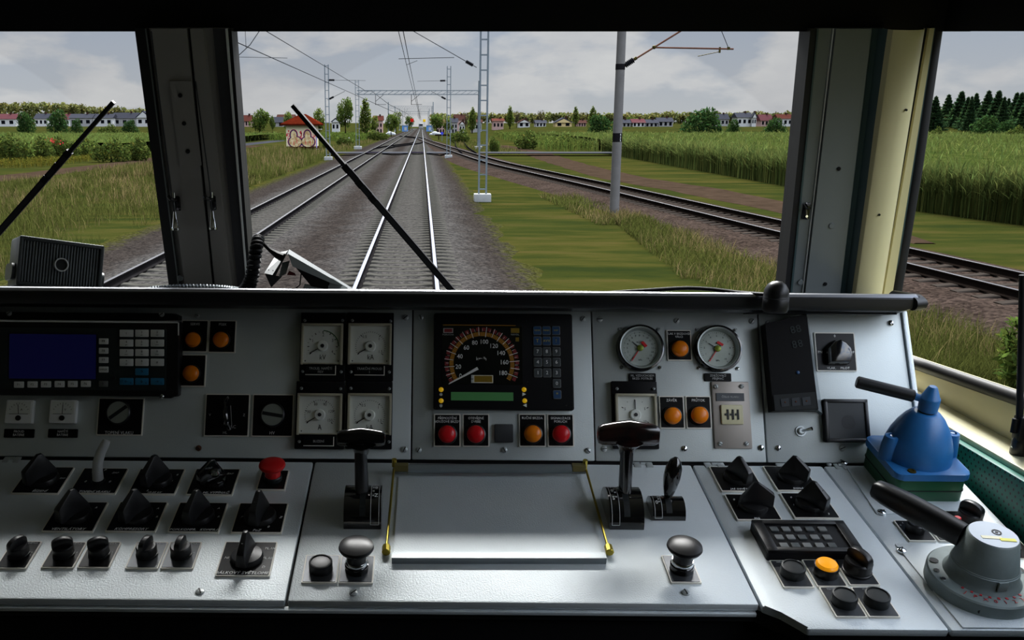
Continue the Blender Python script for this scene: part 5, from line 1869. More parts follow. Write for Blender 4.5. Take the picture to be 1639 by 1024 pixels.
lampplate('orange lamp under the speedometer between blank square and red lamp', (830.5, 662.5, 873, 715), (853, 694), 13.8, OL, ['RUČNÍ BRZDA'], .0058)
lampplate('rightmost red lamp under the speedometer, lettered for fault signal', (876, 662.5, 918, 715), (898.5, 694), 14, 'lamp_red', ['SIGNALIZACE', 'PORUCH'], .0058, 'red indicator lamps')
lampplate('orange lamp between the two round pressure gauges', (1067, 528.5, 1106, 577.5), (1089, 557.5), 13.2, OL, ['TLAK V BRZDOVÉM', 'VÁLCI'], .0052)
lampplate('left one of the orange lamp pair below the pressure gauges', (1055, 634, 1094.5, 686), (1077.5, 665), 13.5, OL, ['ZÁVĚR'])
lampplate('right one of the orange lamp pair below the pressure gauges', (1097.5, 634, 1137.5, 686), (1120.5, 664), 13.7, OL, ['PRŮTOK'])
rc = PAN.box(791, 679, 821, 708)
o = thing('blank_cover', 'dark square blanking cap between red and orange lamps', 'blank cover', PAN.M(rc[0], rc[1]))
MB().prism(rrect(rc[2], rc[3], .002), 0, .006, bev=.001).build('cap', 'charcoal_square', o)

# ---------------------------------------------------------------- keypad terminal at far left
TER = Frame(PAN.w(130, 572, .031), math.radians(12.5))      # the terminal stands steeper than the panel
q = TER.box(-40, 510, 283, 633)
TZ = .0
T = thing('driver_terminal', 'black driver terminal with blue screen and phone style keypad', 'terminal', TER.M(q[0], q[1]))
def tp(zx, zy, h=TZ):
    p = TER.uv(zx / 3.94, 460 + zy / 3.94, h)
    return p.x - q[0], p.y - q[1]
def tbox(x0, y0, x1, y1, h=TZ):
    a, b = tp(x0, y0, h), tp(x1, y1, h)
    return (a[0] + b[0]) / 2, (a[1] + b[1]) / 2, b[0] - a[0], a[1] - b[1]
MB().prism([(-.20, -.070), (.142, -.070), (.152, -.052), (.152, .058), (-.20, .058)], 0, TZ, bev=.003).build('case', 'dark_case', T) if False else None
a = tbox(-40 * 3.94, 205, 1122, 690)
MB().prism(off(rrect(a[2], a[3], .004), a[0], a[1]), -.030, TZ - .002, bev=.002).build('case', 'black_plastic', T)
MB().box((a[0], a[1] + a[3] / 2 - .001, TZ - .0018), (a[2] - .004, .0030, .0016)).build('bright_edge', 'trim_light', T)
MB().box((a[0] + a[2] / 2 - .001, a[1] + a[3] / 2 - .012, TZ - .0022), (.0018, .022, .0016)).build('bright_edge', 'trim_light', T)
b = tbox(-40 * 3.94, 250, 1045, 650)
face = MB().prism(off(rrect(b[2], b[3], .003), b[0], b[1]), TZ - .004, TZ).build('face', 'case_face', T)
c = tbox(62, 292, 604, 578)
MB().prism(off(rrect(c[2] + .004, c[3] + .004, .001), c[0], c[1]), TZ - .001, TZ + .0006).build('screen_frame', 'black_plastic', T)
MB().prism(off(rrect(c[2], c[3], .001), c[0], c[1]), TZ, TZ + .001).build('screen', 'blue_screen', T)
def key(par, x0, y0, x1, y1, mt_, cap='', sub_='', ink='ink_black', size=.0052, fn=tbox, z=TZ, th=.0025):
    cx, cy, w_, h_ = fn(x0, y0, x1, y1)
    k = MB().prism(off(rrect(w_, h_, .0012, 3), cx, cy), z - .001, z + th, bev=.0005).build('key', mt_, par)
    if cap: text(k, [cap], size, ink, cx, cy + (.0018 if sub_ else 0), z + th + .0002, name='key_lettering')
    if sub_: text(k, [sub_], size * .55, ink, cx, cy - .0028, z + th + .0002, name='key_lettering')
    return k
for i, (x0, x1) in enumerate(((91, 152), (176, 238), (261, 323), (347, 408), (430, 490), (512, 573))):
    key(T, x0, 592 - i, x1, 632 - i, 'key_white', 'F%d' % (i + 1))
for i, (y0, y1, s_) in enumerate(((320, 358, 'F9'), (380, 418, 'F8'), (438, 476, 'F7'), (498, 536, 'SIMPLEX'))):
    key(T, 626, y0, 684, y1, 'key_white', s_, size=.0052 if i < 3 else .0034)
key(T, 626, 588, 682, 626, 'key_grey', 'F')
ROWS = ((266, 312), (327, 373), (388, 433), (448, 495))
COLS = ((757, 842), (855, 938), (952, 1035))
CAPS = (('1', '2', '3'), ('4', '5', '6'), ('7', '8', '9'), ('*', '0', '#'))
SUBS = (('', 'abc', 'def'), ('ghi', 'jkl', 'mno'), ('pqrs', 'tuv', 'wxyz'), ('ab', '+', ''))
for r_, (y0, y1) in enumerate(ROWS):
    for c_, (x0, x1) in enumerate(COLS):
        key(T, x0, y0, x1, y1, 'key_white', CAPS[r_][c_], SUBS[r_][c_])
key(T, 855, 508, 937, 553, 'key_blue', '↑', ink='ink_black', size=.007)
for (x0, x1), cap, s_ in zip(COLS, ('←', '↓', '→'), ('A', 'B', 'C')):
    kx = key(T, x0, 570, x1, 614, 'key_blue', cap, ink='ink_black', size=.007)
    cx, cy, w_, h_ = tbox(x0, 570, x1, 614)
    text(kx, [s_], .004, 'ink_black', cx + w_ * .33, cy - h_ * .22, TZ + .0028, name='key_lettering')
x, y = tp(720, 570)
MB().cyl((x, y, TZ), .0028, .0012, seg=16).build('sensor', 'ink_black', T)
# mounting plate with screws
m0 = tbox(-40 * 3.94, 152, 1100, 205, -.012)
MB().prism([(m0[0] - m0[2] / 2, m0[1] - m0[3] / 2), (m0[0] + m0[2] / 2 + .006, m0[1] - m0[3] / 2), (m0[0] + m0[2] / 2 + .006, m0[1] + m0[3] * .1), (m0[0] + m0[2] / 2 - .004, m0[1] + m0[3] / 2), (m0[0] - m0[2] / 2, m0[1] + m0[3] / 2)], -.038, -.012).build('mounting_plate', 'black_satin', T)
for x, y in ((58, 162), (1020, 168)):
    slotted_screw(T, Matrix.Translation((*tp(x, y, -.012), -.012)), .0048)
MB().prism([tp(1010, 680, -.006), tp(1100, 680, -.006), tp(1080, 698, -.006), tp(1010, 698, -.006)][::-1], -.022, -.004).build('mounting_lug', 'black_satin', T)
slotted_screw(T, Matrix.Translation((*tp(1022, 686, -.004), -.004)), .004, 'chrome')

# small meters under the terminal
for i, (x0, x1, lb, nm, nx0, nx1) in enumerate(((13, 56, 'left small white meter under the driver terminal', ['PROUD', 'BATERIE'], 7.5, 55.5), (83, 125, 'right small white meter under the driver terminal', ['NAPĚTÍ', 'BATERIE'], 78, 125))):
    rc = PAN.box(x0, 641, x1, 678)
    o = thing('small_meter', lb, 'meter', PAN.M(rc[0], rc[1]), 'small battery meters')
    w_, h_ = rc[2], rc[3]
    MB().prism(rrect(w_, h_, .002), 0, .011, bev=.001).build('case', 'key_white', o)
    MB().box((0, h_ * .16, .011), (w_ * .86, h_ * .56, .0012)).build('dial', 'dial_face', o)
    mb = MB()
    for k in range(9):
        a = math.radians(150 - 15 * k)
        mb.bar((math.cos(a) * w_ * .36, -h_ * .16 + math.sin(a) * h_ * .48, .0118), (math.cos(a) * w_ * .41, -h_ * .16 + math.sin(a) * h_ * .54, .0118), .0006, .0003)
    mb.box((0, -h_ * .10, .0118), (w_ * .7, .0007, .0004))
    text_into(mb, 'A' if i == 0 else 'V', .005, w_ * .1, h_ * .08, .0119)
    mb.build('scale', 'ink_black', o)
    MB().bar((0, -h_ * .1, .0122), (-.002 + i * .002, h_ * .30, .0122), .0008, .0004).build('needle', 'ink_black', o)
    MB().cyl((0, -h_ * .28, .011), w_ * .10, .002, seg=18).build('zero_screw', 'black_plastic', o)
    rc = PAN.box(nx0, 686.5, nx1, 700.5)
    o2, *_ = plate('name_plate', ('left' if i == 0 else 'right') + ' black name plate below the small white meters', 'name plate', PAN, rc, nm, .0056, 0.0, rim='black_plate', group='meter name plates')
    o2.children[1].location.y = 0

# round heating switch with key slot
def slot_switch(label, box_, c_px, r_px, ang, lines, ty):
    rc = PAN.box(*box_)
    o, w_, h_, z = plate('key_switch', label, 'switch', PAN, rc, lines, .0075, ty)
    p = PAN.uv(*c_px, .006)
    x, y, r = p.x - rc[0], p.y - rc[1], r_px * 1.06e-3
    MB().lathe([(r * 1.12, 0), (r * 1.1, .006), (r, .0075), (r * .97, .006)], Matrix.Translation((x, y, z)), 32).build('bezel', 'black_plastic', o)
    d = MB().lathe([(0, .0065), (r, .0065), (r, 0)], Matrix.Translation((x, y, z)), 32).build('disc', 'disc_grey', o)
    MB().box((x, y, z + .0066), (r * 1.86, r * .32, .0012), m=None).build('slot', 'seam_dark', d) if not ang else MB().box((0, 0, .0066), (r * 1.86, r * .32, .0012), m=Matrix.Translation((x, y, z)) @ Matrix.Rotation(ang, 4, 'Z')).build('slot', 'seam_dark', d)
    return o
slot_switch('black heating switch plate with slotted grey disc below the driver terminal', (157, 637, 230, 697), (190, 660), 17.6, math.radians(37), ['TOPENÍ VLAKU'], -.0275)
slot_switch('black switch plate with slotted grey disc left of the square meters', (404, 631, 470, 699), (436.5, 663.5), 17.6, math.radians(-9), ['HV'], -.030)
rc = PAN.box(328.5, 630.5, 399.5, 698.5)
o, w_, h_, z = plate('lever_switch', 'black switch plate with a narrow curved lever beside the slotted disc', 'switch', PAN, rc)
MB().tube([(-.0005, .026, z + .004), (-.001, .016, z + .012), (.0005, 0, z + .016), (.003, -.014, z + .013), (.006, -.024, z + .004)], .004, 10, radii=[.003, .0042, .0045, .0042, .004]).build('lever', 'black_gloss', o)
mb = MB()
mb.bar((-.004, .022, z + .0003), (-.004, -.016, z + .0003), .0007, .0004)
mb.bar((.0055, .016, z + .0003), (.009, -.018, z + .0003), .0007, .0004)
text_into(mb, '0', .007, 0, .029, z + .0002)
text_into(mb, 'V', .006, -.029, 0, z + .0002)
text_into(mb, 'Z', .006, .029, 0, z + .0002)
text_into(mb, 'AC', .0075, .011, -.020, z + .0002)
text_into(mb, 'HL', .006, -.002, -.030, z + .0002)
mb.build('lettering', 'ink_grey', o)

# ---------------------------------------------------------------- square meters
def square_meter(label, backing, face_px, hub_px, unit, needle, ticks, nums, green=False, plate_txt=None, plate_px=None, group='square panel meters', screws=()):
    rb = PAN.box(*backing)
    o = thing('panel_meter', label, 'meter', PAN.M(rb[0], rb[1]), group)
    bz = .010
    MB().prism(rrect(rb[2], rb[3], .0015, 2), 0, bz, bev=.001).build('backing', 'black_satin', o)
    rf = PAN.box(*face_px)
    x0, y0 = rf[0] - rb[0], rf[1] - rb[1]
    mb = MB()
    w_, h_ = rf[2], rf[3]
    for c, d in (((x0, y0 + h_ / 2, bz + .004), (w_ + .004, .004, .008)), ((x0, y0 - h_ / 2, bz + .003), (w_ + .004, .002, .006)), ((x0 - w_ / 2, y0, bz + .004), (.004, h_ + .004, .008)), ((x0 + w_ / 2, y0, bz + .004), (.004, h_ + .004, .008))):
        mb.box(c, d, .0006)
    mb.build('frame', 'dial_frame', o)
    MB().box((x0, y0, bz + .0006), (w_, h_, .0012)).build('dial', 'dial_face', o)
    p = PAN.uv(*hub_px, bz)
    hx, hy = p.x - rb[0], p.y - rb[1]
    MB().lathe([(.0098, 0), (.0092, .004), (.008, .005), (0, .005)], Matrix.Translation((hx, hy, bz + .001)), 24).build('hub', 'dial_face', o)
    MB().cyl((hx, hy, bz + .0058), .0032, .001, seg=16).build('hub_screw', 'ink_black', o)
    mb = MB()
    R = .0262
    for (a, big) in ticks:
        a = math.radians(a)
        r1 = R - (.0034 if big else .0018)
        mb.bar((hx + R * math.cos(a), hy + R * math.sin(a), bz + .0014), (hx + r1 * math.cos(a), hy + r1 * math.sin(a), bz + .0014), .0013 if big else .0007, .0003)
    for s_, a, sz in nums:
        a = math.radians(a)
        text_into(mb, s_, sz * 1.25, hx + .0195 * math.cos(a), hy + .0195 * math.sin(a), bz + .0014, sx=.85)
    text_into(mb, unit, .0125, hx + .0005, y0 - h_ * .34, bz + .0014, sx=.8)
    for sx in (-1, 1): mb.cyl((x0 + sx * w_ * .42, y0 - h_ * .43, bz + .0012), .0011, .0004, seg=10)
    mb.build('scale', 'ink_black', o)
    a = math.radians(needle)
    MB().bar((hx + .009 * math.cos(a), hy + .009 * math.sin(a), bz + .003), (hx + .025 * math.cos(a), hy + .025 * math.sin(a), bz + .003), .0014, .0006).build('needle', 'ink_black', o)
    if green:
        mb = MB()
        mb.tube([(hx + .0272 * math.cos(math.radians(k)), hy + .0272 * math.sin(math.radians(k)), bz + .0012) for k in range(88, -4, -4)], .0008, 6)
        mb.build('green_arc', 'ink_green', o)
    for x, y in screws:
        pp = PAN.uv(x, y, bz)
        slotted_screw(o, Matrix.Translation((pp.x - rb[0], pp.y - rb[1], bz)), .0027)
    if plate_txt:
        rp = PAN.box(*plate_px)
        px_, py_ = rp[0] - rb[0], rp[1] - rb[1]
        pl = MB().box((px_, py_, bz + .001), (rp[2], rp[3], .002)).build('name_plate', 'plate_rim', o)
        MB().box((px_ - .0006, py_ + .0006, bz + .0017), (rp[2] - .0012, rp[3] - .0012, .002)).build('name_plate_face', 'black_plate', pl)
        text(pl, plate_txt, .0058, 'ink_grey', px_, py_, bz + .0029, sx=.9)
    return o
def arc(a0, a1, n, big): return [(a0 + (a1 - a0) * k / n, k % big == 0) for k in range(n + 1)]
KV = arc(213, -33, 16, 2)
KA = arc(213, -33, 30, 10)
square_meter('voltage meter with green arc, top left of the four square meters', (481.5, 502, 554, 610), (485.5, 522, 548, 583.5), (516.5, 554), 'kV', 211, KV, [('1', 152, .006), ('2', 88, .006), ('3', 30, .006), ('4', -30, .0055)], True, ['TROLEJ. NAPĚTÍ', 'HSV'], (490, 586.5, 538.5, 601.5), screws=((488, 513), (548.5, 513), (484.5, 594.5), (546, 595)))
square_meter('traction current meter, top right of the four square meters', (555.5, 502, 630, 610), (560, 522, 625, 583.5), (593, 554.5), 'kA', 211, KA, [('0.5', 122, .0055), ('1', 42, .0055), ('1.5', -28, .0055)], False, ['TRAKČNÍ PROUD', 'I'], (568, 587, 616, 602), screws=((564, 513), (625, 514), (562, 595), (623, 595.5)))
square_meter('ampere meter, bottom left of the four square meters', (474, 611, 552, 719), (479, 633, 546.5, 695), (512, 664), 'A', 211, arc(213, -33, 30, 6), [('30', 165, .0055), ('60', 112, .0055), ('90', 65, .0055), ('120', 18, .0055), ('150', -28, .0055)], False, ['BUZENÍ'], (487, 699.5, 535.5, 714.5), screws=((482.5, 621.5), (545, 622), (479, 706.5)))
square_meter('traction current meter half hidden behind the left drive lever', (554, 611, 628, 719), (559, 633, 625, 695), (591.5, 664.5), 'kA', 211, KA, [('0.5', 122, .0055), ('1', 42, .0055), ('1.5', -28, .0055)], screws=((561.5, 621.5), (623, 622), (622.5, 707)))
square_meter('single white meter with upright needle behind the right drive lever', (978.5, 611, 1051, 719), (984.5, 633.5, 1046, 684), (1016.5, 664), '', 90, [(150, True), (120, False), (90, True), (60, False), (30, True), (-30, True)], [('5', 150, .005), ('5', 32, .005), ('10', -35, .005)], screws=((987.5, 622), (1046, 622)))

# ---------------------------------------------------------------- speedometer display
q0 = PAN.box(694, 504, 915.5, 657)
SZ = .014
SP = thing('speedometer_display', 'black speedometer display with round dial, green readout and blue keys', 'speedometer', PAN.M(q0[0], q0[1]))
def sp_(zx, zy, h=SZ):
    p = PAN.uv(650 + zx / 3.94, 480 + zy / 3.94, h)
    return p.x - q0[0], p.y - q0[1]
def sbox(x0, y0, x1, y1, h=SZ):
    a, b = sp_(x0, y0, h), sp_(x1, y1, h)
    return (a[0] + b[0]) / 2, (a[1] + b[1]) / 2, b[0] - a[0], a[1] - b[1]
MB().prism(rrect(q0[2], q0[3], .004), 0, SZ, bev=.002).build('case', 'black_satin', SP)
a = sbox(228, 160, 735, 535)
dial = MB().prism(off(rrect(a[2], a[3], .002), a[0], a[1]), SZ - .001, SZ + .0005).build('dial_window', 'glass_black', SP)
a = sbox(232, 157, 690, 162)
MB().box((a[0], a[1], SZ + .0007), (a[2], .0011, .0006)).build('top_line', 'scale_amber', dial)
cx, cy = sp_(478, 404)
u = 1.06e-3 / 3.94
def ring_sector(mb, r0, r1, a0, a1, z, n=60):
    vs, fs = [], []
    for k in range(n + 1):
        a = math.radians(a0 + (a1 - a0) * k / n)
        for r in (r0, r1):
            vs.append((cx + r * math.cos(a), cy + r * math.sin(a), z))
    for k in range(n): fs.append((2 * k, 2 * k + 1, 2 * k + 3, 2 * k + 2))
    mb._in(vs, fs)
A0, A1 = 211, -31
zf = SZ + .0007
mb = MB()
n = 78
for k in range(n):
    if k % 3 != 2: ring_sector(mb, 212 * u, 236 * u, A0 + (A1 - A0) * k / n, A0 + (A1 - A0) * (k + 1) / n, zf, 2)
mb.build('red_scale', 'scale_red', dial)
mb = MB()
for k in range(n): ring_sector(mb, 180 * u, 206 * u, A0 + (A1 - A0) * (k + .12) / n, A0 + (A1 - A0) * (k + .88) / n, zf, 2)
mb.build('amber_scale', 'scale_amber', dial)
mb = MB()
def va(v): return A0 + (-20.5 - A0) * v / 180
for v in range(0, 181, 5):
    a = math.radians(va(v))
    if v % 10 == 0: r0, r1, wd = (174 if v % 20 == 0 else 184) * u, 240 * u, .0009
    else: r0, r1, wd = 210 * u, 228 * u, .0005
    mb.bar((cx + r0 * math.cos(a), cy + r0 * math.sin(a), zf + .0003), (cx + r1 * math.cos(a), cy + r1 * math.sin(a), zf + .0003), wd, .0002)
for v, (zx, zy) in {0: (343, 480), 20: (329, 422), 40: (339, 357), 60: (380, 302), 80: (433, 271), 100: (491, 265), 120: (552, 291), 140: (597, 336), 160: (618, 394), 180: (610, 462)}.items():
    x, y = sp_(zx, zy)
    text_into(mb, str(v), .0108, x, y, zf + .0002, sx=.95, sp=.98)
x, y = sp_(474, 371)
text_into(mb, 'km/h', .0085, x, y, zf + .0002)
mb.build('scale_numbers', 'ink_white', dial)
a0, a1 = sp_(452, 431), sp_(268, 531)
d = Vector((a1[0] - a0[0], a1[1] - a0[1], 0)).normalized()
nn = Vector((-d.y, d.x, 0))
A_, B_ = Vector((*a0, zf + .001)), Vector((*a1, zf + .001))
mb = MB()
mb.hexa([A_ - nn * .0026, B_ - nn * .0006, B_ + nn * .0006, A_ + nn * .0026], [A_ - nn * .0020 + Vector((0, 0, .0008)), B_ - nn * .0004 + Vector((0, 0, .0004)), B_ + nn * .0004 + Vector((0, 0, .0004)), A_ + nn * .0020 + Vector((0, 0, .0008))])
mb.build('needle', 'needle_white', dial)
MB().lathe([(35 * u, 0), (33 * u, .002), (0, .0026)], Matrix.Translation((cx, cy, zf)), 24).build('needle_hub', 'glass_black', dial)
def flat(x0, y0, x1, y1, name, mt_, par=dial, z=SZ + .0007, th=.0006):
    a = sbox(x0, y0, x1, y1)
    return MB().box((a[0], a[1], z), (a[2], a[3], th)).build(name, mt_, par)
k = flat(424, 474, 548, 524, 'odometer_frame', 'plate_rim')
flat(430, 478, 543, 519, 'odometer', 'lcd_olive', k, SZ + .0011)
for y0, y1 in ((473, 496), (500, 523)):
    fr = flat(411, y0, 424, y1, 'arrow_mark', 'ink_grey')
k = flat(235, 178, 296, 208, 'warning_frame', 'ink_grey')
flat(241, 182, 291, 204, 'warning_light', 'scale_red', k, SZ + .0011)
x, y = sp_(265, 219)
text(dial, ['PORUCHA'], .004, 'ink_grey', x, y, zf)
k = flat(660, 178, 714, 208, 'warning_light', 'lcd_olive')
flat(690, 236, 712, 262, 'warning_light', 'lcd_olive')
x, y = sp_(688, 219)
text(dial, ['NAVOL.'], .004, 'ink_grey', x, y, zf)
flat(552, 506, 636, 528, 'dim_light', 'key_navy') if False else None
k = flat(283, 580, 676, 636, 'readout', 'lcd_green', SP)
for zx, zy in ((221, 565), (221, 635), (744, 565), (748, 635)):
    x, y = sp_(zx, zy)
    MB().lathe([(15.5 * u, 0), (14 * u, .0016), (8 * u, .0028), (0, .0032)], Matrix.Translation((x, y, SZ)), 20).build('led', 'led_yellow', SP)
for zx, zy, pts in ((743, 594, [(-10, -12), (13, 0), (-10, 12)]), (749, 664, [(11, -12), (11, 12), (-13, 0)]), (220, 596, [(-9, -5), (0, -10), (9, -5), (9, 5), (0, 10), (-9, 5)]), (220, 668, [(-9, 10), (-9, -2), (0, -11), (9, -2), (9, 10)])):
    x, y = sp_(zx, zy)
    MB().prism([(x + a_ * u, y + b_ * u) for a_, b_ in pts], SZ, SZ + .0006).build('symbol', 'ink_white' if zx > 500 else 'ink_grey', SP)
kb = flat(786, 150, 990, 648, 'key_field', 'case_face', SP, SZ + .0002, .0006) if False else None
def skey(zx, zy, cap, blue=False, size=.0085):
    kx, ky, w_, h_ = sbox(zx - 27, zy - 28, zx + 27, zy + 28)
    k = MB().prism(off(rrect(w_, h_, .0018, 3), kx, ky), SZ - .001, SZ + .0016, bev=.0004).build('key', 'key_grey', SP)
    MB().prism(off(rrect(w_ - .002, h_ - .002, .0014, 3), kx, ky), SZ + .001, SZ + .0019).build('key_face', 'key_navy' if blue else 'key_slate', k)
    text(k, [cap], size, 'ink_yellow' if blue else 'ink_white', kx, ky, SZ + .0021, name='key_lettering')
for i, (zy, caps) in enumerate(((193, ('VZOR', 'MENU', 'DISP')), (259, ('①', 'AVV', '!')), (326, '789'), (393, '456'), (460, '123'))):
    for j, cp_ in enumerate(caps):
        x0 = (826, 884, 944)[j] + i * 1.2
        skey(x0, zy, 'T' if cp_ == '①' else cp_, i < 2, .0036 if i == 0 else (.006 if i == 1 and j == 1 else .0085))
skey(950, 527, '0')
skey(952, 597, '*', True, .009)
for zx, zy in ((1008, 133), (765, 515), (760, 130), (1010, 665)):
    x, y = sp_(zx, zy)
    MB().cyl((x, y, SZ - .0006), .0012, .0012, seg=12).build('case_screw', 'dark_case', SP)

# ---------------------------------------------------------------- round pressure gauges
def manometer(label, c_px, r, kind, nums, tick_a):
    c = PAN.uv(*c_px)
    o = thing('pressure_gauge', label, 'pressure gauge', PAN.M(c.x, c.y), 'round pressure gauges')
    R = r * 1.06e-3
    MB().lathe([(R, 0), (R, .010), (R * .96, .014), (R * .90, .0145), (R * .88, .011), (R * .88, 0)], None, 48).build('rim', 'black_gloss', o)
    MB().lathe([(R * .89, .013), (R * .84, .0125), (R * .76, .006), (R * .75, .003), (R * .90, .003)], None, 48, caps=False).build('ring', 'ring_silver', o)
    MB().lathe([(0, .0035), (R * .78, .0035), (R * .78, .002)], None, 40).build('dial', 'manometer_face', o)
    mb = MB()
    z = .0038
    n = len(nums)
    for k in range(4 * (n - 1) + 1):
        a = math.radians(234 - 288 * k / (4 * (n - 1)))
        r0, r1 = R * .70, R * (.64 if k % 4 == 0 else .67)
        mb.bar((r0 * math.cos(a), r0 * math.sin(a), z), (r1 * math.cos(a), r1 * math.sin(a), z), .0007 if k % 4 == 0 else .0004, .0002)
    for k, s_ in enumerate(nums):
        a = math.radians(234 - 288 * k / (n - 1))
        text_into(mb, s_, .0046, R * .54 * math.cos(a), R * .54 * math.sin(a), z)
    if kind == 0: text_into(mb, 'x100', .0055, 0, R * .26, z)
    text_into(mb, 'kPa', .004, 0, -R * .5, z)
    a = math.radians(tick_a)
    mb.bar((R * .12 * math.cos(a), R * .12 * math.sin(a), z + .001), (R * .42 * math.cos(a), R * .42 * math.sin(a), z + .001), .0012, .0004)
    mb.build('scale', 'ink_black', o)
    a = math.radians(236)
    b = math.radians(56)
    mb = MB()
    mb.bar((R * .08 * math.cos(a), R * .08 * math.sin(a), .0056), (R * .66 * math.cos(a), R * .66 * math.sin(a), .0056), .0014, .0006)
    t_ = math.radians(58 if kind else 40)
    mb.prism([(R * (.16 * math.cos(t_) + p_ * math.cos(t_ + PI / 2)), R * (.20 * math.sin(t_) + p_ * math.sin(t_ + PI / 2))) for p_ in (-.14, .14)] + [(R * (.30 * math.cos(t_) + p_ * math.cos(t_ + PI / 2)), R * (.30 * math.sin(t_) + p_ * math.sin(t_ + PI / 2))) for p_ in (.13, -.13)], .0052, .0058)
    mb.build('red_needle', 'needle_red', o)
    MB().lathe([(R * .14, .005), (R * .13, .008), (R * .05, .009), (0, .009)], None, 10).build('needle_hub', 'olive_brass', o)
    for sx in (-1, 1):
        for sy in (-1, 1):
            slotted_screw(o, Matrix.Translation((sx * R * .80 + (.0 if sx < 0 else .001), sy * R * .82 + .0, 0)), .0032, 'chrome' if sy < 0 else 'screw_steel')
    return o
manometer('left round pressure gauge with red needle, numbered up to sixteen', (1023.5, 557.5), 38.6, 0, [str(k) for k in range(17)], 140)
manometer('right round pressure gauge with red needle, numbered up to ten', (1147, 558.5), 38.8, 1, [str(k) for k in range(11)], 148)
for bx, lb, tx in (((1006, 597.5, 1049, 610.5), 'black name plate under the left round pressure gauge', ['HL. VZDUCHOJEM', 'BRZD. POTRUBÍ']), ((1127, 597.5, 1169.5, 610.5), 'black name plate under the right round pressure gauge', ['ZDRŽOVACÍ', 'PŘIJÍMAČ'])):
    plate('name_plate', lb, 'name plate', PAN, PAN.box(*bx), tx, .0052, 0.0, rim='black_plate', ink='ink_grey', group='gauge name plates')
rc = PAN.box(1140.5, 611, 1200, 718)
o = thing('thumbwheel_counter', 'taupe metal plate with three small thumbwheels in an ivory window', 'counter', PAN.M(rc[0], rc[1]))
MB().prism(rrect(rc[2], rc[3], .002), 0, .004, bev=.0006).build('plate', 'taupe_plate', o)
def rel(bx): 
    r_ = PAN.box(*bx)
    return r_[0] - rc[0], r_[1] - rc[1], r_[2], r_[3]
x, y, w_, h_ = rel((1145, 629.5, 1189.5, 642))
lab = MB().box((x, y, .0042), (w_, h_, .002)).build('name_strip', 'grey_plate', o)
text(lab, ['ČÍSLO VLAKU'], .0046, 'ink_grey', x, y, .0055)
x, y, w_, h_ = rel((1152.5, 648.5, 1187, 679.5))
win = MB().prism(off(rrect(w_, h_, .0015), x, y), .003, .008, bev=.0008).build('window', 'ivory', o)
mb = MB()
for k in (-1, 0, 1):
    mb.box((x + k * w_ * .235 + .001, y, .0082), (.003, h_ * .52, .0016))
    mb.box((x + k * w_ * .235 - .001, y, .0082), (.006, .0035, .0018))
mb.build('thumbwheels', 'ink_black', win)
for x, y in ((1145.5, 618.5), (1187, 618), (1152.5, 710), (1194.5, 710)):
    p = PAN.uv(x, y, .004)
    slotted_screw(o, Matrix.Translation((p.x - rc[0], p.y - rc[1], .004)), .004, 'screw_steel', x)

# ---------------------------------------------------------------- far right panel items
def pp(x, y, h): 
    v = PAN.uv(x, y, h)
    return (v.x, v.y, h)
fc = [(1225, 518), (1291, 502), (1310, 655), (1238, 658)]
hh = [.030, .040, .040, .030]
o0 = PAN.uv(1268, 585)
dev = thing('tilted_display', 'black slab display tilted on the panel right of the pressure gauges', 'display', PAN.M(o0.x, o0.y))
def rl(x, y, h): 
    v = PAN.uv(x, y, h)
    return Vector((v.x - o0.x, v.y - o0.y, h))
front = [rl(x, y, h) for (x, y), h in zip(fc, hh)]
back = [Vector((p.x, p.y, h)) for p, h in zip(front, (.006, .002, .002, .006))]
back[1].x += .010; back[2].x += .010
mb = MB()
mb.hexa([front[3], front[2], front[1], front[0]], [back[3], back[2], back[1], back[0]])
mb.build('case', 'black_satin', dev)
def onface(s_, t_, lift=.0008):
    """point on the tilted front; s_ across, t_ down, both 0..1"""
    a_ = front[0].lerp(front[1], s_)
    b_ = front[3].lerp(front[2], s_)
    nrm = (front[1] - front[0]).cross(front[0] - front[3]).normalized()
    return a_.lerp(b_, t_) + nrm * lift
mb = MB()
Q = [onface(.03, .995), onface(.97, .995), onface(.97, .82), onface(.03, .82)]
mb.hexa(Q, [q_ + (onface(0, 0, .001) - onface(0, 0, 0)) for q_ in Q])
mb.build('lower_strip', 'dark_case', dev)
for k in range(3):
    s_ = .18 + k * .24
    Q = [onface(s_, .955), onface(s_ + .18, .955 - .006), onface(s_ + .18, .87 - .006), onface(s_, .87)]
    mb = MB()
    lift = onface(0, 0, .002) - onface(0, 0, 0)
    mb.hexa([q_ for q_ in Q], [q_ + lift for q_ in Q])
    kx = mb.build('button', 'grey_plate', dev)
    mb = MB()
    c_ = (Q[0] + Q[2]) / 2
    mb.sph(c_ + lift * 1.0, .0016, (1, 1, .5), sub=2)
    mb.build('button_dot', 'rust_pipe', kx)
def digits(s_, t_, txt, sz):
    me = text_mesh('display_digits', txt, sz, 'case_face')
    a_, b_ = onface(s_, t_), onface(s_ + .1, t_)
    x_ = (b_ - a_).normalized()
    z_ = (onface(0, 0, 1) - onface(0, 0, 0)).normalized()
    y_ = z_.cross(x_)
    m_ = Matrix((x_, y_, z_)).transposed().to_4x4()
    m_.translation = a_
    link('display_digits', me, dev, m_)
digits(.70, .14, '88', .018)
digits(.70, .30, '88', .018)
MB().sph(onface(.64, .60), .003, (1, 1, .3), sub=2).build('light', 'key_navy', dev)
mb = MB()
mb.hexa([back[1] + Vector((.001, 0, .001)), back[2] + Vector((.001, 0, .001)), back[2] + Vector((.010, -.006, -.002)), back[1] + Vector((.004, 0, -.002))], [Vector((front[1].x + .001, front[1].y, .034)), Vector((front[2].x + .001, front[2].y, .034)), back[2] + Vector((.012, -.004, .004)), back[1] + Vector((.006, 0, .004))])
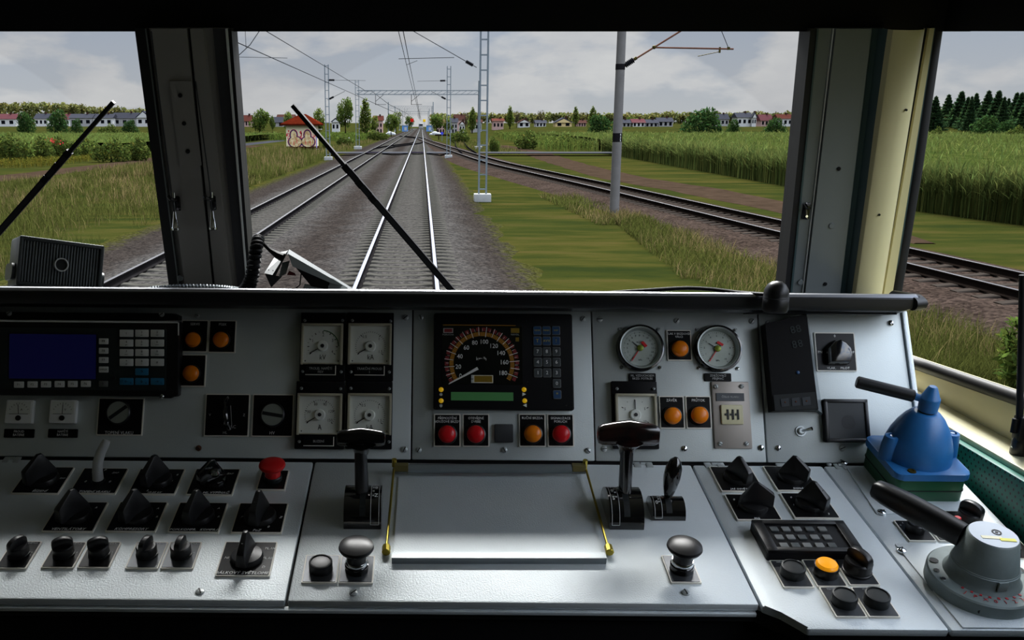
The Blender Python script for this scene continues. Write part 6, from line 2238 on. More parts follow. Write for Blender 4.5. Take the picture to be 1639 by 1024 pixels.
mb.build('side_bracket', 'dull_bar', dev)

rc = PAN.box(1304.5, 532.5, 1368.5, 594.5)
o, w_, h_, z = plate('rotary_switch', 'black rotary switch plate high on the rightmost instrument panel', 'switch', PAN, rc, face='grey_plate', rim='plate_rim')
o.children[0].children[0].data.materials[0] = M['black_plate']
mb = MB()
mb.prism([(-.021, -.024), (.018, -.024), (.0225, -.010), (.021, .004), (.012, .016), (.001, .0215), (-.010, .017), (-.0205, .006)], z, z + .020, bev=.003, top=.86)
mb.build('knob', 'black_gloss', o)
MB().cyl((.0165, -.003, z + .012), .002, .003, seg=12).build('knob_screw', 'chrome', o)
mb = MB()
text_into(mb, '0', .0062, 0, .0275, z + .0002)
text_into(mb, 'PN', .0062, -.0275, -.001, z + .0002)
text_into(mb, 'OP', .0062, .0275, -.001, z + .0002)
text_into(mb, 'VLAK.    PILOT', .0058, .002, -.0285, z + .0002)
mb.build('lettering', 'ink_white', o)
rc = PAN.box(1315, 640, 1385, 708)
o = thing('speaker_box', 'dark square speaker box below the rotary switch on the rightmost panel', 'speaker', PAN.M(rc[0], rc[1]))
w_, h_ = rc[2], rc[3]
MB().prism(rrect(w_, h_, .003), 0, .012, bev=.0015).build('case', 'black_satin', o)
mb = MB()
for c, d in (((0, h_ / 2 - .003, .013), (w_, .006, .004)), ((0, -h_ / 2 + .003, .013), (w_, .006, .004)), ((-w_ / 2 + .003, 0, .013), (.006, h_, .004)), ((w_ / 2 - .003, 0, .013), (.006, h_, .004))):
    mb.box(c, d, .001)
mb.build('frame', 'black_plastic', o)
MB().box((0, 0, .0122), (w_ - .011, h_ - .011, .001)).build('face', 'dark_case', o)
mb = MB()
for rr, nh in ((0, 1), (.003, 8), (.0058, 15), (.0086, 22), (.0112, 29)):
    for k in range(nh):
        a = 2 * PI * k / nh
        mb.cyl((.003 + rr * math.cos(a), -.003 + rr * math.sin(a), .0125), .0009, .0006, seg=8)
mb.build('grille_holes', 'ink_black', o)
c = PAN.uv(1281, 690)
o = thing('toggle_switch', 'small chrome toggle switch left of the speaker box', 'switch', PAN.M(c.x, c.y))
MB().lathe([(.009, 0), (.009, .003), (.0065, .003), (.006, .007), (.0045, .008), (0, .008)], None, 12).build('nut', 'screw_steel', o)
MB().tube([(0, 0, .006), (.006, .0015, .014), (.012, .003, .020)], .002, 10, radii=[.002, .0024, .0034]).build('lever', 'chrome', o)

# ================================================================ DESK CONTROLS
def wedge_knob(o, z, ang, s=1.0, mt_='black_plastic', hole=False):
    """pointer knob: round skirt with a tall tapering grip across it; local -y is the pointing end"""
    Mx = Matrix.Translation((0, 0, z)) @ Matrix.Rotation(ang, 4, 'Z') @ Matrix.Scale(s, 4)
    MB().lathe([(.0245, 0), (.0245, .004), (.0225, .008), (.012, .010), (0, .010)], Mx, 28).build('knob_skirt', mt_, o)
    prof = [(-.031, .006), (.023, .006), (.022, .013), (.0045, .047), (-.003, .048), (-.028, .031), (-.031, .028)]
    mb = MB()
    n = len(prof)
    def hw_(zz): return .0092 - .0058 * (zz / .048)
    vs = [(-hw_(zz), y, zz) for y, zz in prof] + [(hw_(zz), y, zz) for y, zz in prof]
    b = bmesh.new()
    bv = [b.verts.new(v) for v in vs]
    b.faces.new(bv[:n]); b.faces.new(bv[n:][::-1])
    for i in range(n): b.faces.new((bv[i], bv[n + i], bv[n + (i + 1) % n], bv[(i + 1) % n]))
    bmesh.ops.recalc_face_normals(b, faces=b.faces[:])
    bmesh.ops.bevel(b, geom=b.edges[:], offset=.0012, segments=2, profile=.5, affect='EDGES')
    mb.join(b, Mx)
    gr = mb.build('knob_grip', mt_, o)
    if hole: MB().cyl((0, -.016, .0375), .002, .0012, seg=12, m=Mx).build('grip_screw', 'ink_black', gr)
    return gr
def fin_knob(o, z, ang, s=1.0, mt_='black_plastic'):
    """small switch: fat round base with a rounded fin on top"""
    Mx = Matrix.Translation((0, 0, z)) @ Matrix.Rotation(ang, 4, 'Z') @ Matrix.Scale(s, 4)
    MB().lathe([(.0175, 0), (.0175, .003), (.0165, .0035), (.0165, .016), (.015, .0178), (0, .0178)], Mx, 28).build('knob_base', mt_, o)
    outline = [(-.0165, .015), (.0165, .015), (.0165, .024)] + [(.0165 * math.cos(a), .024 + .0085 * math.sin(a)) for a in (.4, .8, 1.2, 1.57, 1.9, 2.3, 2.7)] + [(-.0165, .024)]
    mb = MB()
    mb.prism(outline, -.0048, .0048, Mx @ Matrix.Rotation(PI / 2, 4, 'Z') @ Matrix.Rotation(PI / 2, 4, 'X'), bev=.0015)
    return mb.build('knob_fin', mt_, o)
def lettering(o, items, z, mt_='ink_white', shear=.25):
    mb = MB()
    for s_, x, y, sz in items: text_into(mb, s_, sz, x, y, z + .0002, shear=shear, sx=.95)
    return mb.build('lettering', mt_, o)
BIG = 'big rotary switches on the left desk cover'
def big(label, corners, ang, items, s=1.0, hole=False, group=BIG, knob='black_plastic', off_=(0, 0)):
    rc = DESK.rect(*corners)
    o, w_, h_, z = plate('rotary_switch', label, 'switch', DESK, rc, group=group)
    wedge_knob(o, z, ang, s, knob, hole)
    lettering(o, items, z)
    return o
D_ = math.radians
big('rotary switch at top left of the left desk, lettered for control', ((17, 792), (93.5, 792), (121, 750)), D_(-38), [('ŘÍZENÍ', .006, -.033, .0075), ('0', .020, .004, .006), ('ZAP', .029, .004, .005)])
rc = DESK.rect((110, 792), (185, 792), (211, 752))
o, w_, h_, z = plate('heating_lever', 'black plate with a bent chrome lever for train heating', 'switch', DESK, rc)
lettering(o, [('TOPENÍ VLAKU', .002, -.033, .0072), ('0', -.021, -.004, .007), ('0', .018, -.004, .007), ('P', .0, .030, .007), ('ZAP', .019, .022, .006)], z)
MB().tube([(-.001, -.002, z - .001), (-.001, .000, z + .016), (.001, .002, z + .032), (.006, .006, z + .047), (.013, .011, z + .060), (.016, .014, z + .066)], .006, 16, radii=[.0088, .0084, .0082, .0078, .0072, .0058]).build('lever', 'lever_alu', o)
MB().lathe([(.011, 0), (.010, .003), (.0075, .0035)], Matrix.Translation((-.001, -.002, z)), 20).build('collar', 'black_plastic', o)
big('rotary switch right of the chrome heating lever', ((204, 793), (280, 793), (300, 753)), D_(-25), [('15-25 kV', .004, -.033, .006), ('4', .014, -.018, .006), ('6', .024, .0, .006), ('8', .028, .018, .006), ('2', -.008, -.028, .006)])
o = big('glossy rotary switch left of the red mushroom button, for the main breaker', ((297, 794), (372, 794), (390, 753)), D_(-48), [('HL.VYPÍNAČ', .010, -.033, .0075), ('ZAP', .022, .022, .006)], .86, knob='black_gloss')
MB().lathe([(.006, 0), (.0075, .004), (.006, .008), (.0, .008)], Matrix.Translation((.006, -.012, .022)), 16).build('key_barrel', 'chrome', o)
big('rotary switch lettered for ventilators in the middle row', ((66, 853), (149, 853), (177, 806)), D_(-30), [('VENTILÁTORY', .0, -.033, .0078), ('R', .024, .022, .006)])
big('rotary switch lettered for compressors in the middle row', ((168, 853), (249, 853), (272, 806)), D_(-28), [('KOMPRESORY', .0, -.033, .0078), ('A', .026, .020, .006), ('R', .030, -.002, .006)])
big('rotary switch lettered for auxiliary compressor in the middle row', ((268, 854), (350, 854), (368, 807)), D_(-20), [('POM.KOMPR.', -.016, -.033, .0068), ('KOMPR.I', .022, -.033, .0068), ('A', .026, .022, .006), ('R', .030, .0, .006)])
big('rotary switch below the red mushroom button', ((369, 855), (451, 855), (465, 808)), D_(-10), [('PoZ', .0, -.033, .0072), ('P', -.028, .0, .0065), ('Z', .031, .0, .0065), ('0', .016, -.024, .0065)], hole=True)
big('rotary switch at bottom right of the left desk, lettered for high beam headlight', ((344, 924), (432, 924), (446, 870)), D_(-6), [('DÁLKOVÝ SVĚTLOMET', .0, -.033, .0078), ('NI', -.029, .0, .0065), ('TL.1/4', .029, .022, .0062), ('TL.1/2', .029, .0, .0062), ('D', .026, -.020, .0065)], .95, hole=True)
SM = 'small finned switches on the left desk cover'
def small(label, corners, ang, face='grey_plate', group=SM, items=(), frame=DESK):
    rc = DESK.rect(*corners)
    o, w_, h_, z = plate('finned_switch', label, 'switch', DESK, rc, face=face, group=group)
    fin_knob(o, z, ang, .88)
    lettering(o, items or [('SVĚTLA', .010, h_ / 2 - .005, .0042), ('0', .017, .004, .004)], z, 'ink_grey', 0)
    return o
small('finned switch at the far left end of the bottom row', ((-8, 912), (42, 912), (73, 869)), D_(-30), 'black_plate')
small('second finned switch from the left, fin lying crosswise', ((65, 911), (117.5, 911), (139, 870)), D_(-68), 'black_plate')
small('third finned switch from the left, fin lying crosswise', ((123, 911), (175, 911), (201, 870)), D_(-68), 'black_plate')
small('fourth finned switch from the left, fin standing upright', ((200, 912), (253, 912), (272, 870)), D_(-14))
small('fifth finned switch from the left beside the headlight switch', ((256, 912), (309, 912), (325, 870)), D_(-8))

def mushroom(label, corners, mt_, capr, hcap, collar, group=None, face='black_plate', tall=True):
    rc = DESK.rect(*corners)
    o, w_, h_, z = plate('mushroom_button', label, 'button', DESK, rc, face=face, group=group)
    return o, z, rc
rcs = ((410, 786), (456, 786), (465, 755))
o, z, rc = mushroom('red mushroom button at the top right of the left desk', rcs, None, 0, 0, 0)
MB().lathe([(.0145, 0), (.0145, .006), (.013, .008)], Matrix.Translation((0, 0, z)), 28).build('collar', 'dark_case', o)
MB().lathe([(.0125, .006), (.0125, .018), (.0145, .020), (.0195, .023), (.0215, .0265), (.0205, .030), (.016, .0325), (.008, .034), (0, .0345)], Matrix.Translation((0, 0, z)), 36).build('mushroom_cap', 'mushroom_red', o)
for lb, cs in (('black mushroom button at the left of the paper rest front', ((541, 935.5), (597, 935.5), (599, 892))), ('black mushroom button at the right of the paper rest front', ((1074, 935), (1123, 935), (1056.5, 891)))):
    o, z, rc = mushroom(lb, cs, None, 0, 0, 0, 'black mushroom buttons', 'grey_plate')
    if 'left' in lb: pass
    T_ = Matrix.Translation((0, -.002, z))
    MB().lathe([(.0165, 0), (.0165, .009), (.014, .010)], T_, 28).build('socket', 'black_gloss', o)
    MB().lathe([(.0145, .009), (.0155, .011), (.0155, .015), (.0145, .0165)], T_, 28).build('chrome_ring', 'chrome', o)
    MB().lathe([(.0138, .016), (.0138, .029), (.016, .031), (.0225, .034), (.0245, .0375), (.0235, .041), (.018, .0435), (.009, .045), (0, .0455)], T_, 36).build('mushroom_cap', 'black_plastic', o)
def round_button(label, corners, cap='black_plastic', group='round black push buttons', face='grey_plate', lines=None, r=.0165, lens=None):
    rc = DESK.rect(*corners)
    o, w_, h_, z = plate('push_button', label, 'button', DESK, rc, face=face, group=group)
    MB().lathe([(r, 0), (r, .012), (r * .96, .0135), (r * .84, .014), (r * .82, .012)], Matrix.Translation((0, -.002, z)), 32).build('button_ring', cap if not lens else 'black_plastic', o)
    MB().lathe([(r * .84, .008), (r * .82, .0125), (r * .5, .0132), (0, .0134)] if not lens else [(r * .92, .010), (r * .9, .016), (r * .78, .0185), (r * .4, .0195), (0, .0198)], Matrix.Translation((0, -.002, z)), 32).build('button_face', lens or cap, o)
    if lines: lettering(o, [(lines, 0, h_ / 2 - .0055, .0046)], z, 'ink_grey', 0)
    return o
round_button('flat black push button left of the left black mushroom', ((482, 935), (539, 935), (545.5, 891)), lines='BDĚLOST')
RB = 'push buttons below the desk keypad'
round_button('flat grey push button first below the desk keypad', ((1254, 943), (1303, 942), (1231, 899)), 'dark_case', RB, 'grey_plate', 'HOUKAČKA')
round_button('lit orange push button below the desk keypad', ((1308.5, 942.5), (1356, 940), (1282, 898)), 'dark_case', RB, 'grey_plate', 'PÍSEK', lens='lamp_orange_lit')
round_button('flat grey push button at the bottom edge, left one', ((1338, 990), (1388, 990), (1310, 942)), 'dark_case', RB, 'grey_plate', 'TEMPOMAT')
round_button('flat grey push button at the bottom edge, right one', ((1391, 990), (1441, 990), (1362, 942)), 'dark_case', RB, 'grey_plate', 'MANIP')
rc = DESK.rect((1360, 939), (1409, 939), (1333.5, 897))
o, w_, h_, z = plate('finned_switch', 'tall black finned switch right of the lit orange push button', 'switch', DESK, rc, face='grey_plate')
fin_knob(o, z, D_(25), 1.12)

# switches of the narrow cover
NB = 'rotary switches above the desk keypad'
def big2(label, corners, ang, items, **k): return big(label, corners, ang, items, group=NB, **k)
big2('rotary switch back left above the desk keypad', ((1155, 788.5), (1224, 788.5), (1135, 749)), D_(28), [('JAS OSVĚTLENÍ', .0, -.031, .0058), ('Z', .025, .008, .006)], s=.86)
big2('rotary switch back right above the desk keypad', ((1244.6, 787.5), (1312.4, 787.5), (1218.7, 748)), D_(52), [('SIGNÁL', .002, -.031, .006)], s=.86)
big2('rotary switch front left above the desk keypad, grip turned sideways', ((1180.5, 835), (1251.7, 834), (1158.6, 793)), D_(78), [('MG', -.004, -.032, .006), ('0', -.024, .018, .006), ('1', -.024, .0, .006)], s=.92)
big2('rotary switch front right above the desk keypad with a screw hole', ((1271.5, 830), (1346, 833), (1249, 791)), D_(38), [('0', -.022, .02, .006), ('1', -.025, .0, .006), ('2', .028, .008, .006), ('3', .02, -.024, .006)], s=.9, hole=True)
# keypad block
kc = DESK.rect((1229, 897), (1374, 889), (1201, 834))
kf = DESK.uv(1300, 894)
ku0, ku1, kv0, kv1 = .4925, .6305, -.2655, -.190
KZ = .018
kp = thing('desk_keypad', 'black raised keypad block with fifteen grey keys', 'keypad', DESK.M((ku0 + ku1) / 2, (kv0 + kv1) / 2))
kw, kh = ku1 - ku0, kv1 - kv0
MB().prism(rrect(kw, kh, .003), 0, KZ - .003, bev=.001).build('case', 'black_satin', kp)
mb = MB()
for c, d in (((0, kh / 2 - .005, KZ - .003), (kw, .010, .006)), ((0, -kh / 2 + .005, KZ - .003), (kw, .010, .006)), ((-kw / 2 + .008, 0, KZ - .003), (.016, kh, .006)), ((kw / 2 - .008, 0, KZ - .003), (.016, kh, .006))):
    mb.box(c, d, .0015)
mb.build('frame', 'black_plastic', kp)
for r_ in range(3):
    for c_ in range(5):
        px_ = (1239, 1257.5, 1276, 1296, 1316)[c_] + r_ * 8.0
        py_ = (846, 859, 872)[r_]
        p = DESK.uv(px_, py_, KZ - .001)
        x, y = p.x - (ku0 + ku1) / 2, p.y - (kv0 + kv1) / 2
        MB().prism(off(rrect(.0118, .0108, .0012, 2), x, y), KZ - .004, KZ - .0005, bev=.0006).build('key', 'key_grey' if (r_ + c_) % 3 else 'key_slate', kp)

# ---------------------------------------------------------------- drive levers
def quadrant(o, r, wd, mt_='black_gloss', label_side=1, marks=(), slot=True):
    pts = [(r * math.cos(a), r * math.sin(a)) for a in [PI * k / 20 for k in range(21)]] + [(-r, -.001), (r, -.001)]
    Q = Matrix(((0, 0, 1, 0), (1, 0, 0, 0), (0, 1, 0, 0), (0, 0, 0, 1)))
    h = MB().prism(pts, -wd / 2, wd / 2, Q, bev=.0012).build('quadrant', mt_, o)
    mb = MB()
    for k in range(16):
        a0, a1 = PI * (.16 + .68 * k / 16), PI * (.16 + .68 * (k + 1) / 16)
        mb.hexa([(-.0045, (r + .0002) * math.cos(a0), (r + .0002) * math.sin(a0)), (.0045, (r + .0002) * math.cos(a0), (r + .0002) * math.sin(a0)), (.0045, (r + .0002) * math.cos(a1), (r + .0002) * math.sin(a1)), (-.0045, (r + .0002) * math.cos(a1), (r + .0002) * math.sin(a1))],
                [(-.0045, (r + .0006) * math.cos(a0), (r + .0006) * math.sin(a0)), (.0045, (r + .0006) * math.cos(a0), (r + .0006) * math.sin(a0)), (.0045, (r + .0006) * math.cos(a1), (r + .0006) * math.sin(a1)), (-.0045, (r + .0006) * math.cos(a1), (r + .0006) * math.sin(a1))])
    mb.build('lever_slot', 'dark_case', h)
    # scale strip beside the slot
    x0, x1 = label_side * wd * .22, label_side * wd * .44
    mb = MB()
    def ln(xa, aa, xb, ab, n_=10, w2=.0009):
        p_ = [(xa + (xb - xa) * k / n_, (r + .0006) * math.cos(aa + (ab - aa) * k / n_), (r + .0006) * math.sin(aa + (ab - aa) * k / n_)) for k in range(n_ + 1)]
        mb.tube(p_, w2 * .5, 5)
    aF, aB = PI * .94, PI * .40
    ln(x0, aF, x0, aB); ln(x1, aF, x1, aB); ln(x0, aF, x1, aF); ln(x0, aB, x1, aB)
    for a_ in (.46, .53, .60): ln(x0 + (x1 - x0) * .15, PI * a_, x0 + (x1 - x0) * .4, PI * a_, 2, .0022)
    mb.build('scale_frame', 'ink_grey', h)
    for s_, a_ in marks:
        me = text_mesh('scale_lettering', s_, .0085, 'ink_white')
        a_ *= PI
        m_ = Matrix(((1, 0, 0, (x0 + x1) / 2 + (x1 - x0) * .12), (0, math.sin(a_), math.cos(a_), (r + .001) * math.cos(a_)), (0, -math.cos(a_), math.sin(a_), (r + .001) * math.sin(a_)), (0, 0, 0, 1)))
        link('scale_lettering', me, h, m_)
    return h
def stem(o, a, b, w0, w1, mt_, name='stem'):
    a, b = Vector(a), Vector(b)
    mb = MB()
    mb.tube([a, a.lerp(b, .3), a.lerp(b, .7), b], w0, 14, radii=[w0 * .92, w0, (w0 + w1) / 2, w1], up=(1, 0, 0))
    return mb.build(name, mt_, o)
def tee(o, c, wd, h, mt_, tilt=0.0):
    """T handle: flattened bar, thick in the middle, rounded at the ends, with a neck running into the stem"""
    prof = [(-.5, .16), (-.485, .34), (-.42, .43), (-.2, .49), (0, .52), (.2, .49), (.42, .43), (.485, .34), (.5, .16)]
    sec = 16
    vs, fs = [], []
    for fx, fh in prof:
        hh_ = h * fh
        dz = h * .10 * (1 - abs(fx) * 2)
        for k in range(sec):
            a = 2 * PI * k / sec
            cy_, cz_ = math.cos(a), math.sin(a)
            sg = lambda v: math.copysign(abs(v) ** .72, v)
            vs.append((fx * wd, sg(cy_) * hh_ * .62, sg(cz_) * hh_ + dz))
    n = len(prof)
    for i in range(n - 1):
        for k in range(sec):
            fs.append((i * sec + k, i * sec + (k + 1) % sec, (i + 1) * sec + (k + 1) % sec, (i + 1) * sec + k))
    fs += [tuple(range(sec))[::-1], tuple(range((n - 1) * sec, n * sec))]
    mb = MB()
    mb._in(vs, fs, Matrix.Translation(c) @ Matrix.Rotation(tilt, 4, 'X'))
    mb.tube([Vector(c) + Vector((0, -.002, -h * .95)), Vector(c) + Vector((0, 0, -h * .55)), Vector(c) + Vector((0, 0, -h * .2))], .01, 16, radii=[.0098, .0135, .024], up=(1, 0, 0))
    return mb.build('tee_handle', mt_, o)
# left drive lever
o = thing('drive_lever', 'left black drive lever with T handle and curved quadrant', 'lever', DESK.M(-.0885, -.156))
quadrant(o, .042, .056, 'black_gloss', 1, [('M', .38), ('0', .47), ('Z', .60)])
stem(o, (-.002, -.002, .022), (-.004, .010, .118), .0105, .0088, 'black_plastic')
tee(o, (-.003, .012, .124), .073, .027, 'black_gloss', D_(-12))
# right drive lever
o = thing('drive_lever', 'right black drive lever with worn reddish T handle', 'lever', DESK.M(.3075, -.153))
quadrant(o, .041, .0515, 'black_gloss', -1, [('J', .40), ('0', .50), ('S', .62)])
stem(o, (.002, -.001, .022), (.0, .012, .122), .0100, .0098, 'black_gloss')
tee(o, (.001, .014, .131), .093, .037, 'worn_bakelite', D_(-12))
# small lever
q2 = [DESK.uv(1047, 833), DESK.uv(1099, 833)]
o = thing('small_lever', 'small black lever with bulbous grip right of the right drive lever', 'lever', DESK.M((q2[0].x + q2[1].x) / 2 - .002, q2[0].y + .024))
quadrant(o, .024, .050, 'black_gloss', -1, [('0', .62)])
mb = MB()
mb.tube([(0.0, 0, .016), (.001, .001, .030)], .004, 12)
mb.build('stem', 'dark_case', o)
mb = MB()
ax = [Vector((.001, .001, .027)).lerp(Vector((.008, .008, .092)), f) for f in (0, .08, .25, .5, .75, .92, 1.0)]
mb.tube(ax, .01, 20, radii=[.0055, .0075, .0105, .0130, .0122, .0085, .003], up=(1, 0, 0))
mb.build('grip', 'black_gloss', o)

# ---------------------------------------------------------------- paper rest in the middle of the desk
pr = thing('paper_rest', 'flat paper rest with brass side rods in the middle of the desk', 'paper rest', DESK.M(.11, -.16))
R0 = lambda u_, v_, h_: Vector((u_ - .11, v_ + .16, h_))
MB().rod(R0(-.043, -.0485, .012), R0(.268, -.045, .012), .0075, seg=16).build('top_bar', 'dull_bar', pr)
mb = MB()
for dh, dv in ((.0035, .004), (.0035, -.002)): mb.rod(R0(-.02, -.046 + dv, .0165), R0(.25, -.043 + dv, .0165), .0012, seg=8)
mb.build('bar_lines', 'seam_dark', pr)
for u_, v_ in ((-.034, -.0485), (.256, -.045)):
    MB().rod(R0(u_ - .010, v_, .013), R0(u_ + .012, v_, .013), .0088, seg=6).build('end_block', 'brass_dull', pr)
for u_, v_ in ((-.045, -.042), (.268, -.040)):
    MB().rod(R0(u_, v_, .012), R0(u_ , v_, .026), .004, seg=8).build('thumb_screw', 'brass', pr)
for a_, b_ in (((-.0455, -.052, .014), (-.0505, -.250, .006)), ((.2685, -.049, .014), (.2695, -.246, .006))):
    MB().rod(R0(*a_), R0(*b_), .0019, seg=10).build('side_rod', 'brass', pr)
for u_, v_ in ((-.0505, -.256), (.2698, -.252)):
    MB().rod(R0(u_, v_ - .007, .007), R0(u_, v_ + .008, .007), .0062, seg=8, bev=.001).build('rod_foot', 'brass', pr)
mb = MB()
mb.hexa([R0(-.0419, -.2788, 0), R0(.2619, -.2755, 0), R0(.2619, -.262, 0), R0(-.0424, -.2650, 0)], [R0(-.0419, -.2785, .010), R0(.2619, -.2752, .010), R0(.2619, -.262, .010), R0(-.0424, -.2650, .010)])
mb.build('front_stop', 'taupe_plate' if False else 'hammer_silver', pr)
MB().hexa([R0(-.0419, -.2790, .0), R0(.2619, -.2757, .0), R0(.2619, -.2750, .0), R0(-.0419, -.2784, 0)], [R0(-.0419, -.2790, .0102), R0(.2619, -.2757, .0102), R0(.2619, -.2750, .0102), R0(-.0419, -.2784, .0102)]).build('front_face', 'dull_bar', pr)
MB().hexa([R0(-.040, -.264, .0002), R0(.259, -.2615, .0002), R0(.262, -.053, .0002), R0(-.037, -.056, .0002)], [R0(-.040, -.264, .0022), R0(.259, -.2615, .0022), R0(.262, -.053, .0022), R0(-.037, -.056, .0022)]).build('sheet', 'hammer_silver', pr)

# ---------------------------------------------------------------- blue brake valve on its green base
VC = (.7965, -.0585)
v = thing('brake_valve', 'blue dome shaped brake valve on a green block with a black handle', 'brake valve', DESK.M(*VC))
g_ = MB().prism(rrect(.112, .114, .012), 0, .042, bev=.0015).build('base_block', 'valve_green', v)
MB().prism(rrect(.1135, .1155, .012), .020, .0215).build('gasket_line', 'seam_dark', g_)
MB().prism(rrect(.1185, .121, .013, 5), .041, .0525, bev=.0022).build('top_plate', 'valve_blue', v)
MB().lathe([(.0525, .052), (.0520, .060), (.0500, .074), (.0455, .090), (.0385, .106), (.030, .120), (.0225, .1285), (.019, .131), (.0165, .1315), (0, .1315)], Matrix.Translation((-.002, 0, 0)), 48, ).build('dome', 'valve_blue', v)
for x, y in ((-.050, -.006), (.051, .004)):
    b_ = MB().lathe([(.0145, .05), (.0115, .085), (.0105, .0905), (.0065, .0915), (.0055, .088), (0, .088)], Matrix.Translation((x, y, 0)), 24).build('bolt_boss', 'valve_blue', v)
    MB().cyl((x, y, .0885), .0035, .0025, seg=6).build('bolt', 'chrome', b_)
for x, y in ((-.032, -.050), (.048, .045)):
    MB().lathe([(.0065, .0525), (.006, .054), (.0035, .0542), (.003, .053), (0, .053)], Matrix.Translation((x, y, 0)), 20).build('plate_bolt', 'fitting_olive', v)
MB().lathe([(.0125, .130), (.0125, .136)], Matrix.Translation((-.002, 0, 0)), 24).build('neck', 'dark_case', v)
MB().lathe([(.0145, .1345), (.0150, .146), (.0150, .155), (.0148, .156), (.0135, .1575), (.0072, .1735), (.0055, .1755), (0, .1758)], Matrix.Translation((-.001, 0, 0)), 28).build('hub', 'valve_blue', v)
ha, hb_ = Vector((-.012, .004, .152)), Vector((-.026, .010, .155))
MB().rod(ha, hb_, .0058, seg=16).build('handle_socket', 'valve_blue', v)
MB().rod((-.022, .008, .154), (-.1035, .036, .1645), .0098, seg=24, bev=.002).build('handle', 'black_plastic', v)
# thin cover plates with screws on the rightmost desk cover
def cover_plate(label, uvs, scr):
    cx_ = sum(p[0] for p in uvs) / len(uvs); cy_ = sum(p[1] for p in uvs) / len(uvs)
    o = thing('cover_plate', label, 'cover plate', DESK.M(cx_, cy_), 'thin cover plates on the right desk')
    MB().prism([(a - cx_, b - cy_) for a, b in uvs], .0002, .0022, bev=.0005).build('sheet', 'hammer_silver', o)
    for x, y in scr:
        p = DESK.uv(x, y, .003)
        slotted_screw(o, Matrix.Translation((p.x - cx_, p.y - cy_, .0022)), .0066, 'chrome', x)
    return o
def duv(*c): 
    p = DESK.uv(*c)
    return (p.x, p.y)
a_, b_, c_ = duv(1346, 738), duv(1403, 823), duv(1572, 820)
cover_plate('thin cover plate under the blue brake valve', [b_, (c_[0], b_[1]), (c_[0], dt - .002), (a_[0], dt - .002)], [(1350, 739.5), (1411, 819), (1565, 813)])
a_ = duv(1434, 874)
cover_plate('thin cover plate under the grey controller', [(a_[0] + .006, -.402), (.872, -.402), (.872, a_[1] + .004), (a_[0], a_[1] + .004)], [(1443, 880)])
# switches between the valve and the controller
RW = 'small switches between valve and controller'
rc = DESK.rect((1455, 868), (1499, 868), (1430, 835))
o, w_, h_, z = plate('small_switch', 'small black rotary switch beside the controller handle, left one', 'switch', DESK, rc, group=RW)
MB().lathe([(.013, 0), (.013, .012), (.011, .014), (0, .0145)], Matrix.Translation((0, 0, z)), 24).build('knob', 'black_plastic', o)
MB().box((0, .0, z + .0165), (.005, .022, .006), .0015).build('knob_fin', 'black_plastic', o)
lettering(o, [('0', -.016, .012, .005), ('1', -.010, .018, .005)], z, 'ink_grey', 0)
rc = DESK.rect((1503, 868), (1545, 868), (1478, 836))
o, w_, h_, z = plate('small_switch', 'black plate with a white and red button behind the controller handle', 'switch', DESK, rc, group=RW)
MB().cyl((.018, .012, z), .0058, .014, seg=20, bev=.001).build('button', 'ink_white', o)
MB().cyl((.022, .010, z + .004), .005, .013, seg=20, bev=.001).build('button', 'lamp_red', o)
rc = (.832, -.170, .05, .055)
o, w_, h_, z = plate('finned_switch', 'black finned switch behind the controller near the green lining', 'switch', DESK, rc, group=RW)
fin_knob(o, z, D_(30), 1.05)
rc = (.858, -.235, .05, .05)
o, w_, h_, z = plate('small_switch', 'black plate half hidden right of the controller', 'switch', DESK, rc, group=RW)
MB().lathe([(.010, 0), (.010, .008), (0, .009)], Matrix.Translation((0, -.006, z)), 20).build('knob', 'black_plastic', o)

# ---------------------------------------------------------------- grey master controller
CCc = (.7655, -.3195)
ct = thing('master_controller', 'grey cone shaped master controller with a broad black handle', 'controller', DESK.M(*CCc))
RB_ = .068
bs = MB().lathe([(RB_, .0), (RB_, .019), (RB_ - .002, .021), (.052, .022), (0, .022)], None, 56).build('base_disc', 'controller_grey', ct)
MB().lathe([(.050, .020), (.0455, .026), (.043, .030), (.0425, .042), (.0415, .0425), (.0412, .044), (.0405, .0445), (.0315, .0855), (.0300, .0870), (0, .0872)], None, 56).build('cone', 'controller_grey', ct)
MB().lathe([(.0298, .0868), (.0298, .0878), (0, .0880)], None, 48).build('top_cap', 'controller_top', ct)
MB().lathe([(.0062, .0878), (.0062, .0886), (.0045, .0886), (.0040, .0882)], Matrix.Translation((.006, .004, 0)), 24, caps=False).build('centre_ring', 'ink_black', ct)
MB().lathe([(0, .0884), (.0022, .0884), (.0022, .0878)], Matrix.Translation((.006, .004, 0)), 16).build('centre_hole', 'ink_black', ct)
MB().box((-.006, -.008, .0882), (.026, .006, .0006), m=Matrix.Rotation(-.10, 4, 'Z')).build('cream_tag', 'tag_cream', ct)
MB().box((.013, -.0115, .0883), (.020, .0062, .0006), m=Matrix.Rotation(-.10, 4, 'Z')).build('yellow_tag', 'tag_yellow', ct)
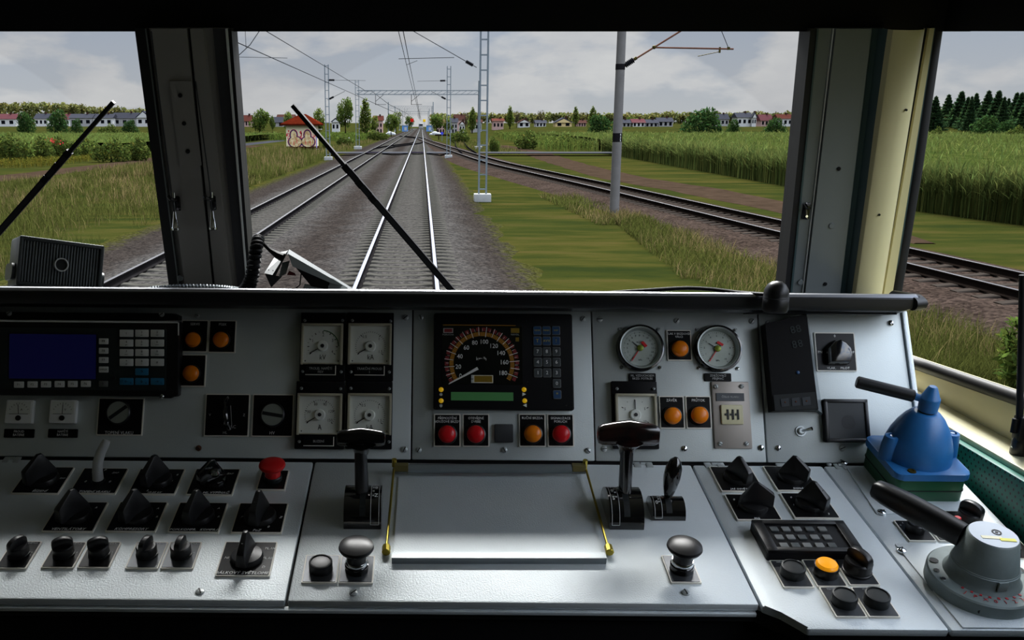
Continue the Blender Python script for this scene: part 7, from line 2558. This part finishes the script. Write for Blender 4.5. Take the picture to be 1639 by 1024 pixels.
# broad handle
Pa, Pb = Vector((-.026, .022, .070)), Vector((-.104, .124, .079))
d = (Pb - Pa).normalized()
sd_ = Vector((0, 0, 1)).cross(d).normalized()
up_ = d.cross(sd_)
vs, fs = [], []
secs = [(0, .0125, .0165), (.25, .0135, .0175), (.6, .0145, .0175), (.85, .0135, .0155), (.97, .0115, .013), (1.0, .009, .010)]
for f, a1_, b1_ in secs:
    c_ = Pa.lerp(Pb, f)
    for k in range(16):
        an = 2 * PI * k / 16
        sg = lambda v_: math.copysign(abs(v_) ** .6, v_)
        vs.append(c_ + sd_ * (sg(math.cos(an)) * a1_) + up_ * (sg(math.sin(an)) * b1_))
for i in range(len(secs) - 1):
    for k in range(16): fs.append((i * 16 + k, i * 16 + (k + 1) % 16, (i + 1) * 16 + (k + 1) % 16, (i + 1) * 16 + k))
fs += [tuple(range(16))[::-1], tuple(range((len(secs) - 1) * 16, len(secs) * 16))]
mb = MB()
mb._in(vs, fs)
mb.build('handle', 'black_plastic', ct)
for a in (150, 172, 10, 190):
    a_ = math.radians(a)
    x, y = .0585 * math.cos(a_), .0585 * math.sin(a_)
    big_ = a in (150, 10)
    MB().lathe([(.0062 if big_ else .004, .0224), (.0055 if big_ else .0034, .0228), (.005 if big_ else .003, .0215)], Matrix.Translation((x, y, 0)), 20, caps=False).build('bolt_rim', 'ring_silver', bs)
    MB().cyl((x, y, .0215), .005 if big_ else .003, .0011, seg=18).build('bolt_hole', 'ink_black', bs)
for i, a in enumerate((222, 234, 246, 258, 270, 283, 296, 309)):
    a_ = math.radians(a)
    me = text_mesh('position_mark', ('J', 'P', 'X', '0', '1', '2', '3', '4')[i], .009, 'red_mark')
    link('position_mark', me, bs, Matrix.Translation((.0575 * math.cos(a_), .0575 * math.sin(a_), .0224)) @ Matrix.Rotation(a_ + PI / 2, 4, 'Z'))
for a in (215, 228, 240, 252, 264, 276, 289, 302):
    a_ = math.radians(a)
    MB().bar((.049 * math.cos(a_), .049 * math.sin(a_), .0226), (.0525 * math.cos(a_), .0525 * math.sin(a_), .0226), .003, .0006).build('position_mark', 'red_mark', bs)
MB().box((-.006, -.0432, .036), (.014, .003, .014), .001, m=Matrix.Rotation(.15, 4, 'Z')).build('pointer', 'controller_grey', ct)
MB().cyl((-.030, -.0605, .008), .003, .002, axis='y', seg=14, m=Matrix.Rotation(-.02, 4, 'Z')).build('side_hole', 'ink_black', ct)
